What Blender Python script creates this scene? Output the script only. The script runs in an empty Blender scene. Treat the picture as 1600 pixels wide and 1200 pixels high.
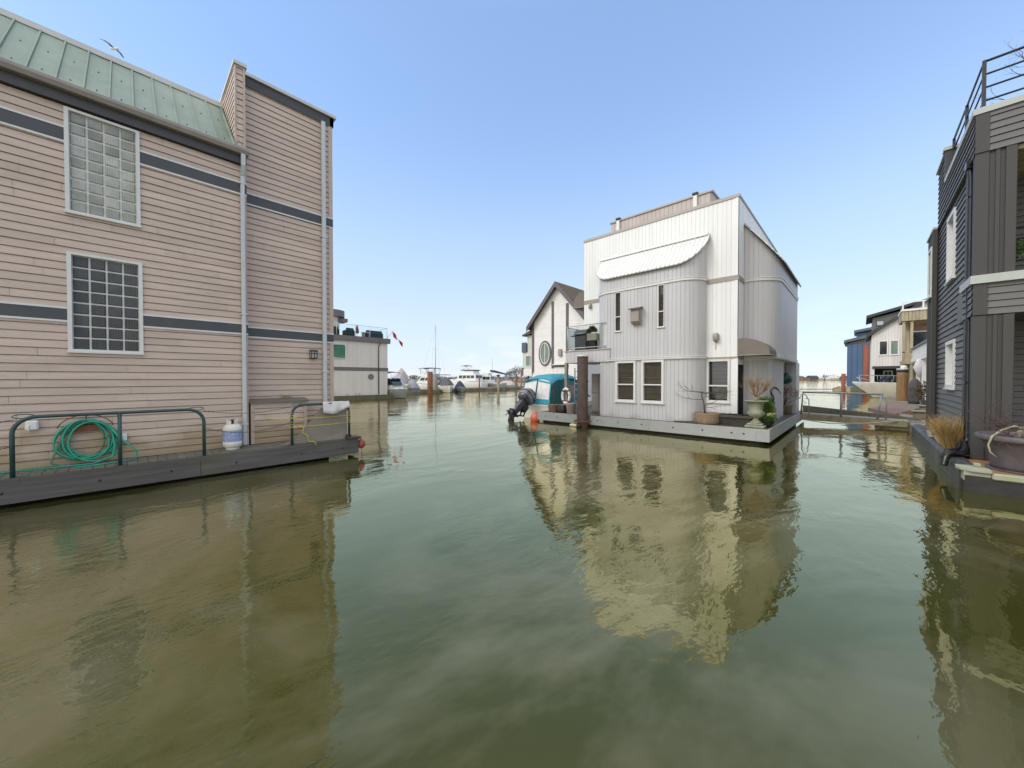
import bpy, math, random
from mathutils import Vector, Matrix
random.seed(7)
SC = bpy.context.scene
COL = SC.collection
R = math.radians
V = Vector

# ------------------------------------------------------------------ camera
EYE = V((0, 0, 2.1)); FPX = 570.0
YAW = math.atan2(.691, .723); PIT = math.atan(8 / 570.0)
cam = bpy.data.objects.new('camera', bpy.data.cameras.new('camera'))
COL.objects.link(cam); SC.camera = cam
cam.location = EYE
cam.rotation_euler = (math.pi / 2 - PIT, 0, YAW)
cam.data.sensor_width = 36; cam.data.lens = FPX / 1600 * 36
cam.data.clip_start = .05; cam.data.clip_end = 9000

def ray(px, py):
    a = (px - 800) / FPX; b = (600 - py) / FPX
    f = math.cos(PIT) + b * math.sin(PIT); z = b * math.cos(PIT) - math.sin(PIT)
    cy, sy = math.cos(YAW), math.sin(YAW)
    return V((cy * a - sy * f, sy * a + cy * f, z))
def on_z(px, py, z=0.0):
    d = ray(px, py); return EYE + d * ((z - EYE.z) / d.z)
def far(px, dep, py=592):                       # a point seen at that column, dep metres ahead
    return EYE + ray(px, py) * dep

# ------------------------------------------------------------------ materials
def _n(nt, t, **k):
    n = nt.nodes.new(t)
    for a, b in k.items(): setattr(n, a, b)
    return n
def mat(name, col, rough=.6, var=.10, scale=2.0, bump=0.0, bscale=30., island=0.0, metal=0.0,
        stretch=(1, 1, 1), stain=None, spec=.5, noise2=0.0, alpha=1.0, coat=0.0):
    m = bpy.data.materials.new(name); m.use_nodes = True
    nt = m.node_tree; nt.nodes.clear()
    out = _n(nt, 'ShaderNodeOutputMaterial'); p = _n(nt, 'ShaderNodeBsdfPrincipled')
    nt.links.new(p.outputs[0], out.inputs[0])
    p.inputs['Roughness'].default_value = rough; p.inputs['Metallic'].default_value = metal
    p.inputs['Specular IOR Level'].default_value = spec
    p.inputs['Coat Weight'].default_value = coat
    tc = _n(nt, 'ShaderNodeTexCoord'); mp = _n(nt, 'ShaderNodeMapping')
    mp.inputs['Scale'].default_value = stretch
    nt.links.new(tc.outputs['Object'], mp.inputs[0])
    nz = _n(nt, 'ShaderNodeTexNoise'); nz.inputs['Scale'].default_value = scale
    nz.inputs['Detail'].default_value = 6; nz.inputs['Roughness'].default_value = .65
    nt.links.new(mp.outputs[0], nz.inputs['Vector'])
    mr = _n(nt, 'ShaderNodeMapRange')
    mr.inputs['From Min'].default_value = .3; mr.inputs['From Max'].default_value = .7
    mr.inputs['To Min'].default_value = 1 - var; mr.inputs['To Max'].default_value = 1 + var
    nt.links.new(nz.outputs['Fac'], mr.inputs['Value'])
    val = mr.outputs[0]
    if island:
        g = _n(nt, 'ShaderNodeNewGeometry'); m2 = _n(nt, 'ShaderNodeMapRange')
        m2.inputs['To Min'].default_value = 1 - island; m2.inputs['To Max'].default_value = 1 + island
        nt.links.new(g.outputs['Random Per Island'], m2.inputs['Value'])
        mu = _n(nt, 'ShaderNodeMath', operation='MULTIPLY')
        nt.links.new(val, mu.inputs[0]); nt.links.new(m2.outputs[0], mu.inputs[1]); val = mu.outputs[0]
    mx = _n(nt, 'ShaderNodeVectorMath', operation='SCALE')
    mx.inputs[0].default_value = col; nt.links.new(val, mx.inputs['Scale'])
    c = mx.outputs[0]
    for st in (stain or []):
        # stain: (colour, amount, scale, stretch, threshold[, ztop])
        mp2 = _n(nt, 'ShaderNodeMapping'); mp2.inputs['Scale'].default_value = st[3]
        nt.links.new(tc.outputs['Object'], mp2.inputs[0])
        n2 = _n(nt, 'ShaderNodeTexNoise'); n2.inputs['Scale'].default_value = st[2]; n2.inputs['Detail'].default_value = 5
        nt.links.new(mp2.outputs[0], n2.inputs['Vector'])
        r2 = _n(nt, 'ShaderNodeMapRange'); r2.inputs['From Min'].default_value = st[4]
        r2.inputs['From Max'].default_value = st[4] + .22; r2.inputs['To Max'].default_value = st[1]
        if len(st) > 5:                     # splash-zone algae: more of it low down, ragged edge
            sp = _n(nt, 'ShaderNodeSeparateXYZ'); nt.links.new(tc.outputs['Object'], sp.inputs[0])
            r3 = _n(nt, 'ShaderNodeMapRange'); r3.inputs['From Min'].default_value = st[5][0]
            r3.inputs['From Max'].default_value = st[5][1]; r3.inputs['To Min'].default_value = .34; r3.inputs['To Max'].default_value = -.2
            nt.links.new(sp.outputs['Z'], r3.inputs['Value'])
            ad = _n(nt, 'ShaderNodeMath', operation='ADD'); nt.links.new(n2.outputs['Fac'], ad.inputs[0]); nt.links.new(r3.outputs[0], ad.inputs[1])
            nt.links.new(ad.outputs[0], r2.inputs['Value'])
        else:
            nt.links.new(n2.outputs['Fac'], r2.inputs['Value'])
        mc = _n(nt, 'ShaderNodeMix', data_type='RGBA')
        nt.links.new(r2.outputs[0], mc.inputs['Factor']); nt.links.new(c, mc.inputs[6]); mc.inputs[7].default_value = (*st[0], 1)
        c = mc.outputs[2]
    nt.links.new(c, p.inputs['Base Color'])
    rr = _n(nt, 'ShaderNodeMapRange'); rr.inputs['To Min'].default_value = max(0, rough - .12); rr.inputs['To Max'].default_value = min(1, rough + .12)
    nt.links.new(nz.outputs['Fac'], rr.inputs['Value']); nt.links.new(rr.outputs[0], p.inputs['Roughness'])
    if bump:
        b = _n(nt, 'ShaderNodeBump'); b.inputs['Strength'].default_value = 1; b.inputs['Distance'].default_value = bump
        n3 = _n(nt, 'ShaderNodeTexNoise'); n3.inputs['Scale'].default_value = bscale; n3.inputs['Detail'].default_value = 4
        nt.links.new(mp.outputs[0], n3.inputs['Vector']); nt.links.new(n3.outputs['Fac'], b.inputs['Height'])
        nt.links.new(b.outputs[0], p.inputs['Normal'])
    if alpha < 1: p.inputs['Alpha'].default_value = alpha
    return m

def glass(name, tint, refl=.9, base=.06, ior=1.5):
    m = bpy.data.materials.new(name); m.use_nodes = True; nt = m.node_tree; nt.nodes.clear()
    out = _n(nt, 'ShaderNodeOutputMaterial'); mix = _n(nt, 'ShaderNodeMixShader')
    t = _n(nt, 'ShaderNodeBsdfTransparent'); t.inputs[0].default_value = (*tint, 1)
    g = _n(nt, 'ShaderNodeBsdfGlossy'); g.inputs['Roughness'].default_value = .02; g.inputs[0].default_value = (refl, refl, refl, 1)
    f = _n(nt, 'ShaderNodeFresnel'); f.inputs[0].default_value = ior
    a = _n(nt, 'ShaderNodeMath', operation='ADD'); a.inputs[1].default_value = base; a.use_clamp = True
    nt.links.new(f.outputs[0], a.inputs[0]); nt.links.new(a.outputs[0], mix.inputs[0])
    tc = _n(nt, 'ShaderNodeTexCoord'); nz = _n(nt, 'ShaderNodeTexNoise'); nz.inputs['Scale'].default_value = 1.3
    nt.links.new(tc.outputs['Object'], nz.inputs['Vector'])
    b = _n(nt, 'ShaderNodeBump'); b.inputs['Distance'].default_value = .01; nt.links.new(nz.outputs['Fac'], b.inputs['Height'])
    nt.links.new(b.outputs[0], g.inputs['Normal'])
    nt.links.new(t.outputs[0], mix.inputs[1]); nt.links.new(g.outputs[0], mix.inputs[2]); nt.links.new(mix.outputs[0], out.inputs[0])
    return m

def block_glass(name, col, rough=.12):
    m = mat(name, col, rough, var=.25, scale=4, island=.28)
    nt = m.node_tree; p = [n for n in nt.nodes if n.type == 'BSDF_PRINCIPLED'][0]
    tc = _n(nt, 'ShaderNodeTexCoord'); w = _n(nt, 'ShaderNodeTexWave', wave_type='BANDS', bands_direction='Y')
    w.inputs['Scale'].default_value = 14; w.inputs['Distortion'].default_value = .6
    nt.links.new(tc.outputs['Object'], w.inputs[0])
    b = _n(nt, 'ShaderNodeBump'); b.inputs['Distance'].default_value = .006; nt.links.new(w.outputs['Fac'], b.inputs['Height'])
    nt.links.new(b.outputs[0], p.inputs['Normal'])
    return m

ALGAE = (.17, .15, .06)
M = {}
M['tan'] = mat('tan_vinyl', (.525, .412, .34), .55, var=.13, scale=1.6, island=.06, bump=.004, bscale=7, stretch=(1, .5, 3),
               stain=[((.30, .22, .11), .75, 2.2, (1, .6, 1.4), .50, (.4, 1.6)), ((.30, .21, .16), .35, 1.1, (1, .6, 1.2), .60), ((.22, .17, .12), .45, 3.0, (1, 3.0, .25), .66)])
M['tan_trim'] = mat('tan_trim', (.505, .385, .305), .5, var=.08, scale=3, stain=[((.2, .16, .09), .5, 3, (1, 1, .4), .6)])
M['white_trim'] = mat('white_trim', (.64, .63, .60), .45, var=.06, scale=4, stain=[((.35, .32, .25), .35, 6, (1, 1, .5), .62)])
M['band'] = mat('dark_grey_band', (.062, .062, .066), .5, var=.15, scale=3)
M['fascia_dark'] = mat('charcoal_fascia', (.058, .055, .056), .5, var=.12, scale=3)
M['gutter'] = mat('taupe_gutter', (.30, .26, .235), .4, var=.1, scale=4)
M['pipe_grey'] = mat('pale_grey_pipe', (.52, .53, .55), .4, var=.06, scale=4, stain=[((.3, .3, .27), .4, 5, (2, 2, .6), .6)])
M['green_roof'] = mat('green_metal_roof', (.14, .20, .15), .45, var=.26, scale=2.5, stretch=(1, 1, .5), island=.07, stain=[((.25, .31, .25), .5, 1.4, (1, .6, .5), .52), ((.10, .16, .11), .4, 5, (1, 2, .3), .6)])
M['pale_cap'] = mat('pale_ridge_cap', (.55, .53, .50), .4, var=.08)
M['deck_wood'] = mat('weathered_deck', (.155, .14, .11), .75, var=.22, scale=5, island=.12, stretch=(1, 6, 1), bump=.002, bscale=14, stain=[((.10, .12, .045), .6, 2.5, (1, 1, 1), .5)])
M['dock_fascia'] = mat('dark_stained_plank', (.088, .08, .076), .65, var=.34, scale=2.5, stretch=(3, .35, 6), bump=.002, bscale=8, island=.08, stain=[((.085, .09, .035), .7, 1.9, (1, .6, 1), .50), ((.15, .14, .12), .35, 3, (1, .4, 3), .6)])
M['float_black'] = mat('black_float', (.014, .014, .013), .6, var=.3, scale=4, bump=.006, bscale=9)
M['green_rail'] = mat('dark_green_pipe', (.022, .062, .058), .38, var=.25, scale=6, stain=[((.15, .12, .10), .5, 9, (1, 1, 1), .6)])
M['hose'] = mat('green_hose', (.018, .31, .20), .35, var=.15, scale=5)
M['hose_dull'] = mat('dull_green_hose', (.05, .16, .09), .5, var=.2, scale=5)
M['black_metal'] = mat('black_metal', (.02, .02, .022), .4, var=.2, scale=8)
M['rust'] = mat('rusty_steel', (.19, .075, .035), .8, var=.35, scale=4, bump=.004, bscale=25, stain=[((.07, .035, .02), .7, 3, (1, 1, .5), .5)])
M['rust_dark'] = mat('dark_rusty_steel', (.060, .036, .026), .7, var=.35, scale=5, bump=.006, bscale=22, stain=[((.13, .055, .03), .5, 4, (1, 1, .35), .55), ((.03, .024, .02), .6, 3, (1, 1, .4), .5)])
M['orange_pile'] = mat('orange_red_pile', (.22, .058, .028), .7, var=.25, scale=3, bump=.004, stain=[((.10, .07, .04), .8, 1.5, (1, 1, .8), .55, (-.3, 1.5))])
M['wood_grey'] = mat('silvery_timber', (.26, .235, .185), .8, var=.25, scale=3, stretch=(5, 5, .5), bump=.004, bscale=10, island=.1, stain=[((.13, .13, .06), .5, 2, (1, 1, 1), .56)])
M['wood_pile'] = mat('brown_timber_pile', (.25, .135, .055), .8, var=.4, scale=3, stretch=(6, 6, .45), bump=.01, bscale=9, stain=[((.12, .09, .055), .7, 3, (2, 2, .4), .5)])
M['wood_brown'] = mat('brown_plank', (.20, .115, .07), .6, var=.25, scale=4, stretch=(1, 5, 1), island=.12, bump=.002)
M['dock_old'] = mat('old_dock_timber', (.24, .205, .15), .8, var=.3, scale=1.2, island=.1, bump=.01, bscale=4, stain=[((.10, .085, .035), .7, .7, (1, 1, 1), .5)])
M['white_panel'] = mat('white_metal_panel', (.735, .728, .712), .48, var=.035, scale=1.2, island=.03, stretch=(1, 1, .4), stain=[((.48, .45, .40), .35, 1.2, (2.2, 2.2, .22), .60), ((.35, .33, .27), .5, 3, (1, 1, .5), .62, (.3, 1.0))])
M['grey_panel'] = mat('pale_grey_panel', (.50, .487, .492), .48, var=.045, scale=1.3, island=.035, stretch=(1, 1, .4), stain=[((.36, .33, .30), .4, 1.3, (2.2, 2.2, .2), .6), ((.25, .24, .17), .5, 3, (1, 1, .5), .6, (.3, 1.0))])
M['taupe_panel'] = mat('taupe_metal_panel', (.43, .375, .34), .5, var=.06, scale=2, island=.06)
M['coping'] = mat('taupe_coping', (.36, .32, .28), .45, var=.08, scale=3)
M['corrug'] = mat('white_corrugated', (.67, .66, .635), .42, var=.04, scale=2, stain=[((.5, .46, .4), .3, 3, (1, .5, .5), .6)])
M['awning'] = mat('brown_canvas', (.175, .150, .130), .85, var=.10, scale=2.5, bump=.002, bscale=80)
M['float_grey'] = mat('grey_painted_plank', (.31, .318, .302), .65, var=.10, scale=2, stretch=(1, .6, 3), bump=.0015, bscale=16, island=.04, stain=[((.20, .20, .12), .45, 2.2, (1.2, 1, .7), .58)])
M['deck_dark'] = mat('wet_dark_deck', (.085, .07, .058), .55, var=.3, scale=5, island=.15, bump=.002, stain=[((.075, .085, .03), .5, 2, (1, 1, 1), .5)])
M['dark_inside'] = mat('dark_interior', (.02, .018, .016), .9, var=.2)
M['blind'] = mat('timber_blind', (.52, .42, .32), .55, var=.15, scale=3, island=.14)
M['blind_grey'] = mat('grey_blind', (.38, .38, .37), .55, var=.12, scale=3, island=.1)
M['pane'] = glass('window_glass', (.86, .87, .86), .9, .0)
M['pane_dark'] = mat('dark_window_glass', (.022, .026, .028), .05, var=.3, scale=1.5, spec=.8)
M['pane_green'] = mat('green_tinted_glass', (.035, .19, .12), .06, var=.3, scale=.9, spec=.8)
M['pane_sage'] = mat('sage_blind_glass', (.17, .22, .18), .1, var=.15, scale=1.5)
M['pane_pale'] = mat('pale_reflective_glass', (.38, .41, .43), .06, var=.1, scale=1.5, spec=.9)
M['rail_glass'] = glass('railing_glass', (.94, .97, .96), .8, .0, 1.22)
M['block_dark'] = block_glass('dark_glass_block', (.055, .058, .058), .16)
M['block_lit'] = block_glass('lit_glass_block', (.38, .375, .33), .2)  # lighter copy of the same glass block, window light put into its colour
M['mortar'] = mat('pale_mortar', (.60, .58, .54), .7, var=.1, scale=8)
M['steel'] = mat('galvanised_steel', (.36, .375, .38), .42, var=.1, scale=6, metal=.45)
M['grey_paint'] = mat('grey_painted_metal', (.23, .235, .24), .45, var=.1, scale=5)
M['brown_board'] = mat('dark_brown_board', (.046, .043, .041), .62, var=.10, scale=2.5, stretch=(3, 3, .5), island=.05, bump=.001, bscale=40)
M['brown_lap'] = mat('dark_grey_brown_lap', (.118, .115, .112), .62, var=.08, scale=2, island=.05, bump=.001, bscale=50)
M['cap_white'] = mat('off_white_cap', (.40, .415, .39), .5, var=.06, scale=4, stain=[((.40, .43, .36), .5, 3, (1, 1, 1), .55)])
M['black_pipe'] = mat('black_plastic_pipe', (.014, .014, .015), .3, var=.2, scale=4)
M['concrete_cap'] = mat('mossy_pale_cap', (.31, .31, .235), .8, var=.12, scale=5, stain=[((.24, .27, .13), .7, 3, (1, 1, 1), .5)])
M['tar'] = mat('tarred_float', (.020, .0195, .018), .55, var=.5, scale=3, bump=.008, bscale=8, stain=[((.12, .115, .10), .5, 4, (1, 1, .4), .63)])
M['tar_side'] = mat('scuffed_black_float', (.034, .033, .033), .5, var=.35, scale=3, bump=.006, bscale=8, stain=[((.15, .15, .14), .7, 3.5, (1, .7, .6), .53), ((.09, .10, .05), .5, 1.5, (1, .7, .8), .55)])
M['tile'] = mat('terracotta_board', (.29, .15, .075), .6, var=.18, scale=4, island=.16, bump=.002)
M['pot_grey'] = mat('grey_plastic_pot', (.100, .086, .088), .6, var=.25, scale=5, bump=.003, bscale=30)
M['soil'] = mat('dark_soil', (.03, .022, .015), .95, var=.4, scale=20, bump=.02, bscale=30)
M['bark_red'] = mat('purple_brown_bark', (.085, .048, .042), .7, var=.3, scale=10)
M['bark_pale'] = mat('pale_lichen_bark', (.30, .275, .19), .8, var=.3, scale=12)
M['bark_gold'] = mat('golden_brown_bark', (.27, .165, .075), .75, var=.3, scale=10)
M['bark_dark'] = mat('dark_bark', (.07, .055, .045), .8, var=.3, scale=10)
M['straw'] = mat('golden_straw', (.38, .25, .095), .7, var=.2, scale=6, island=.35)
M['leaf_green'] = mat('bright_conifer_green', (.085, .165, .022), .6, var=.25, scale=6, island=.5)
M['leaf_dark'] = mat('dark_green_leaf', (.045, .075, .022), .6, var=.25, scale=6, island=.5)
M['leaf_red'] = mat('crimson_leaf', (.16, .018, .03), .6, var=.25, scale=6, island=.4)
M['leaf_brown'] = mat('brown_dry_leaf', (.12, .085, .045), .8, var=.25, scale=4, island=.5)
M['petal'] = mat('pale_yellow_petal', (.62, .58, .28), .6, var=.15, island=.2)
M['stone_pot'] = mat('pebbled_pot', (.235, .165, .10), .9, var=.45, scale=24, bump=.012, bscale=45)
M['trough'] = mat('dark_trough', (.045, .038, .032), .6, var=.35, scale=4, stain=[((.11, .075, .04), .5, 3, (1, 1, 2), .52)])
M['urn'] = mat('mossy_stone_urn', (.25, .255, .18), .85, var=.38, scale=6, bump=.004, bscale=30, stain=[((.13, .17, .07), .75, 3.2, (1, 1, 1), .5), ((.52, .51, .44), .5, 5, (1, 1, 1), .6)])
M['bronze'] = mat('black_bronze', (.012, .013, .016), .28, var=.3, scale=9, spec=.7)
M['ball_green'] = mat('dark_green_ball', (.012, .07, .055), .35, var=.4, scale=8, bump=.01, bscale=25)
M['black_plastic'] = mat('black_plastic', (.018, .018, .02), .4, var=.2, scale=6)
M['clay'] = mat('clay_pot', (.20, .145, .095), .8, var=.25, scale=6, bump=.003, bscale=30)
M['clay_brown'] = mat('glazed_dark_pot', (.055, .032, .024), .3, var=.3, scale=6)
M['pot_pale'] = mat('pale_mauve_pot', (.36, .31, .30), .7, var=.12, scale=5)
M['tank_white'] = mat('white_tank_paint', (.68, .65, .58), .5, var=.08, scale=5, stain=[((.38, .30, .2), .5, 5, (1, 1, 1), .62)])
M['tank_blue'] = mat('faded_blue_label', (.25, .31, .52), .5, var=.25, scale=14, stain=[((.62, .64, .70), .85, 26, (1, 1, 1.6), .53)])
M['plywood'] = mat('weathered_plywood', (.245, .215, .175), .8, var=.12, scale=2.5, stretch=(1, 1, 3), bump=.001, stain=[((.15, .135, .085), .5, 2, (1, 1, 1), .55)])
M['cloth'] = mat('pale_cloth', (.60, .56, .56), .9, var=.10, scale=4, bump=.004, bscale=16)
M['rope_yellow'] = mat('yellow_rope', (.58, .46, .06), .7, var=.2, scale=20)
M['rope_pale'] = mat('pale_rope', (.45, .43, .36), .8, var=.2, scale=20)
M['chain'] = mat('dull_chain', (.09, .088, .085), .5, var=.2, metal=.5)
M['buoy'] = mat('orange_buoy', (.62, .12, .065), .4, var=.12, scale=4, stain=[((.7, .62, .56), .6, 3, (1, 1, 1), .58)])
M['buoy_dull'] = mat('dull_red_buoy', (.30, .06, .045), .5, var=.2, scale=5)
M['fender'] = mat('cream_fender', (.62, .54, .36), .6, var=.15, scale=5)
M['gelcoat'] = mat('white_gelcoat', (.76, .745, .71), .22, var=.04, scale=2, coat=.3, stain=[((.45, .42, .34), .35, 1.6, (1, 1, .6), .6)])
M['gelcoat_cream'] = mat('cream_gelcoat', (.66, .625, .54), .28, var=.05, scale=2, stain=[((.36, .33, .25), .4, 1.5, (1, 1, .6), .58)])
M['hull_grey'] = mat('grey_hull', (.27, .265, .25), .35, var=.12, scale=2)
M['antifoul'] = mat('dark_waterline_paint', (.025, .028, .03), .6, var=.3)
M['teal'] = mat('teal_canvas', (.03, .25, .335), .7, var=.16, scale=3, bump=.006, bscale=7)
M['teal_dark'] = mat('dark_teal_canvas', (.008, .15, .17), .7, var=.16, scale=3, bump=.004, bscale=9)
M['vinyl'] = mat('clear_vinyl', (.66, .62, .60), .18, var=.12, scale=5, bump=.004, bscale=10, spec=.8)
M['vinyl_dark'] = mat('smoky_vinyl', (.20, .175, .165), .15, var=.35, scale=7, spec=.8)
M['cowl'] = mat('slate_engine_paint', (.055, .055, .070), .28, var=.12, scale=4, coat=.4)
M['stripe'] = mat('silver_stripe', (.42, .42, .45), .35, var=.08)
M['navy'] = mat('navy_canvas', (.016, .02, .045), .7, var=.2, scale=2)
M['tarp_grey'] = mat('grey_tarp', (.085, .080, .082), .75, var=.22, scale=1.5, bump=.03, bscale=2)
M['tarp_beige'] = mat('beige_boat_cover', (.42, .365, .34), .8, var=.14, scale=1, bump=.05, bscale=1.5)
M['tarp_mauve'] = mat('mauve_grey_cover', (.28, .26, .275), .8, var=.14, scale=1, bump=.04, bscale=1.5)
M['cream_panel'] = mat('cream_panel', (.70, .63, .56), .55, var=.04, scale=.8, island=.04, stretch=(1, 1, .4), stain=[((.36, .31, .22), .35, .8, (2, 2, .2), .6), ((.22, .2, .1), .6, 2, (1, 1, .6), .6, (0, 1.2))])
M['brown_fascia'] = mat('brown_grey_fascia', (.165, .14, .128), .6, var=.1)
M['mossy_float'] = mat('mossy_float', (.13, .12, .07), .8, var=.3, scale=1.5, bump=.02, stain=[((.08, .09, .03), .7, 1.5, (1, 1, 1), .5)])
M['teal_cushion'] = mat('dark_teal_cushion', (.022, .05, .055), .8, var=.2)
M['maroon'] = mat('maroon_canvas', (.19, .05, .055), .8, var=.15)
M['white_plastic'] = mat('white_plastic', (.72, .72, .70), .45, var=.05)
M['flag_red'] = mat('flag_red', (.55, .018, .022), .75, var=.1)
M['flag_white'] = mat('flag_white', (.75, .74, .73), .75, var=.06)
M['white_lap'] = mat('white_lap', (.72, .69, .665), .5, var=.04, scale=1.5, island=.03, stain=[((.45, .42, .34), .4, 1.2, (1.4, 1.4, .5), .6)])
M['plum_trim'] = mat('plum_grey_trim', (.105, .088, .092), .55, var=.1)
M['moss_shingle'] = mat('mossy_shingle', (.105, .078, .05), .9, var=.35, scale=3, bump=.02, bscale=6, stain=[((.10, .11, .03), .7, 1.3, (1, 1, 1), .5)])
M['pale_bump'] = mat('pale_sage_wall', (.52, .53, .48), .6, var=.05)
M['blue_metal'] = mat('blue_metal_panel', (.055, .105, .185), .4, var=.12, scale=.6, island=.10, stretch=(1, 1, .4))
M['blue_roof'] = mat('blue_grey_roof', (.075, .10, .14), .42, var=.1)
M['char_roof'] = mat('charcoal_roof', (.035, .034, .036), .55, var=.15)
M['white_vert'] = mat('white_vertical_board', (.60, .57, .535), .55, var=.05, scale=.6, island=.05, stretch=(1, 1, .4), stain=[((.33, .3, .24), .4, .7, (2, 2, .25), .6)])
M['aged_wood'] = mat('lichened_timber', (.34, .285, .19), .85, var=.28, scale=1.3, stretch=(3, 3, .5), island=.12, bump=.02, bscale=5, stain=[((.20, .20, .085), .6, .9, (1, 1, .7), .52)])
M['brown_cover'] = mat('charcoal_cover', (.075, .066, .072), .8, var=.15, scale=2, bump=.02, bscale=3)
M['shore'] = mat('brown_bank', (.16, .12, .075), .9, var=.35, scale=.02)
M['shore_tree'] = mat('bare_winter_wood', (.115, .095, .072), .9, var=.3, scale=.05, island=.45)
M['house_warm'] = mat('terracotta_wall', (.32, .17, .10), .8, var=.1)
M['house_white'] = mat('white_wall', (.62, .60, .55), .8, var=.06)
M['house_dark'] = mat('dark_wall', (.09, .085, .09), .8, var=.1)
M['lamp_glass'] = mat('frosted_lamp_glass', (.45, .44, .41), .3, var=.1)
M['bbq'] = mat('dark_grey_grill', (.07, .068, .07), .4, var=.15, scale=4)
M['beige_pot'] = mat('beige_box', (.36, .32, .25), .7, var=.12)
M['vent'] = mat('taupe_vent', (.30, .265, .23), .5, var=.12)

# ------------------------------------------------------------------ mesh builder
class MB:
    def __init__(s, M4=None):
        s.v = []; s.f = []; s.mi = []; s.sm = []; s.m = 0; s.smooth = False; s.T = M4
    def pt(s, p):
        p = V(p)
        s.v.append(s.T @ p if s.T is not None else p); return len(s.v) - 1
    def face(s, idx):
        s.f.append(tuple(idx)); s.mi.append(s.m); s.sm.append(s.smooth)
    def poly(s, pts): s.face([s.pt(p) for p in pts])
    def hexa(s, p):                                   # p: 4 bottom (ccw) + 4 top
        i = [s.pt(q) for q in p]
        for a in ((3, 2, 1, 0), (4, 5, 6, 7), (0, 1, 5, 4), (1, 2, 6, 5), (2, 3, 7, 6), (3, 0, 4, 7)):
            s.face([i[k] for k in a])
    def box(s, x0, x1, y0, y1, z0, z1):
        s.hexa([(x0, y0, z0), (x1, y0, z0), (x1, y1, z0), (x0, y1, z0), (x0, y0, z1), (x1, y0, z1), (x1, y1, z1), (x0, y1, z1)])
    def obox(s, F, u0, u1, d0, d1, z0, z1):           # box in a wall frame F = (origin, udir, normal)
        O, U, N = F
        q = lambda u, d, z: (O[0] + U[0] * u + N[0] * d, O[1] + U[1] * u + N[1] * d, z)
        b = [q(u0, d0, z0), q(u1, d0, z0), q(u1, d1, z0), q(u0, d1, z0)]
        t = [q(u0, d0, z1), q(u1, d0, z1), q(u1, d1, z1), q(u0, d1, z1)]
        if U[0] * N[1] - U[1] * N[0] < 0: b.reverse(); t.reverse()
        s.hexa(b + t)
    def bbox(s, x0, x1, y0, y1, z0, z1, r=.02):       # bevelled box
        xs = (x0, x0 + r, x1 - r, x1); ys = (y0, y0 + r, y1 - r, y1)
        ring = [(xs[1], ys[0]), (xs[2], ys[0]), (xs[3], ys[1]), (xs[3], ys[2]), (xs[2], ys[3]), (xs[1], ys[3]), (xs[0], ys[2]), (xs[0], ys[1])]
        cx, cy = (x0 + x1) / 2, (y0 + y1) / 2
        ins = [(cx + (x - cx) * (1 - 2 * r / max(1e-6, x1 - x0)), cy + (y - cy) * (1 - 2 * r / max(1e-6, y1 - y0))) for x, y in ring]
        s.loft([[(x, y, z0) for x, y in ins], [(x, y, z0 + r) for x, y in ring], [(x, y, z1 - r) for x, y in ring], [(x, y, z1) for x, y in ins]])
    def loft(s, secs, caps=True, closed=True):
        n = len(secs[0]); ids = [[s.pt(p) for p in sec] for sec in secs]
        for a, b in zip(ids, ids[1:]):
            for k in range(n if closed else n - 1):
                k2 = (k + 1) % n
                s.face((a[k], a[k2], b[k2], b[k]))
        if caps and closed:
            s.face(ids[0][::-1]); s.face(ids[-1])
        return ids
    def prism(s, pts2, a, b, axis='z'):               # extrude a 2-D outline between a and b
        g = {'z': lambda p, t: (p[0], p[1], t), 'y': lambda p, t: (p[0], t, p[1]), 'x': lambda p, t: (t, p[0], p[1])}[axis]
        s.loft([[g(p, a) for p in pts2], [g(p, b) for p in pts2]])
    def tube(s, path, r, n=8, caps=True):
        path = [V(p) for p in path]; k = len(path)
        rs = r if isinstance(r, (list, tuple)) else [r] * k
        up = None; secs = []
        for i, p in enumerate(path):
            t = (path[min(i + 1, k - 1)] - path[max(i - 1, 0)])
            if t.length < 1e-9: t = V((0, 0, 1))
            t.normalize()
            if up is None: up = t.orthogonal().normalized()
            up = (up - t * up.dot(t))
            up = up.normalized() if up.length > 1e-6 else t.orthogonal().normalized()
            w = t.cross(up)
            secs.append([p + (up * math.cos(2 * math.pi * j / n) + w * math.sin(2 * math.pi * j / n)) * rs[i] for j in range(n)])
        o = s.smooth; s.smooth = True; s.loft(secs, caps); s.smooth = o
    def cyl(s, c, r, z0, z1, n=20, r1=None):
        r1 = r if r1 is None else r1
        secs = [[(c[0] + q * math.cos(2 * math.pi * j / n), c[1] + q * math.sin(2 * math.pi * j / n), z) for j in range(n)] for q, z in ((r, z0), (r1, z1))]
        o = s.smooth; s.smooth = True
        ids = s.loft(secs, False); s.smooth = False
        s.face(ids[0][::-1]); s.face(ids[1]); s.smooth = o
    def lathe(s, prof, c, n=32, flute=None, cap=True):
        secs = []
        for i, (r, z) in enumerate(prof):
            sec = []
            for j in range(n):
                a = 2 * math.pi * j / n
                q = r * (1 + (flute(i, a) if flute else 0))
                sec.append((c[0] + q * math.cos(a), c[1] + q * math.sin(a), c[2] + z))
            secs.append(sec)
        o = s.smooth; s.smooth = True; s.loft(secs, cap); s.smooth = o
    def ball(s, c, r, n=14, m=8, sq=(1, 1, 1)):
        secs = []
        for i in range(m + 1):
            t = math.pi * (i + .02) / (m + .04)
            secs.append([(c[0] + sq[0] * r * math.sin(t) * math.cos(2 * math.pi * j / n), c[1] + sq[1] * r * math.sin(t) * math.sin(2 * math.pi * j / n), c[2] - sq[2] * r * math.cos(t)) for j in range(n)])
        o = s.smooth; s.smooth = True; s.loft(secs); s.smooth = o
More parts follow.
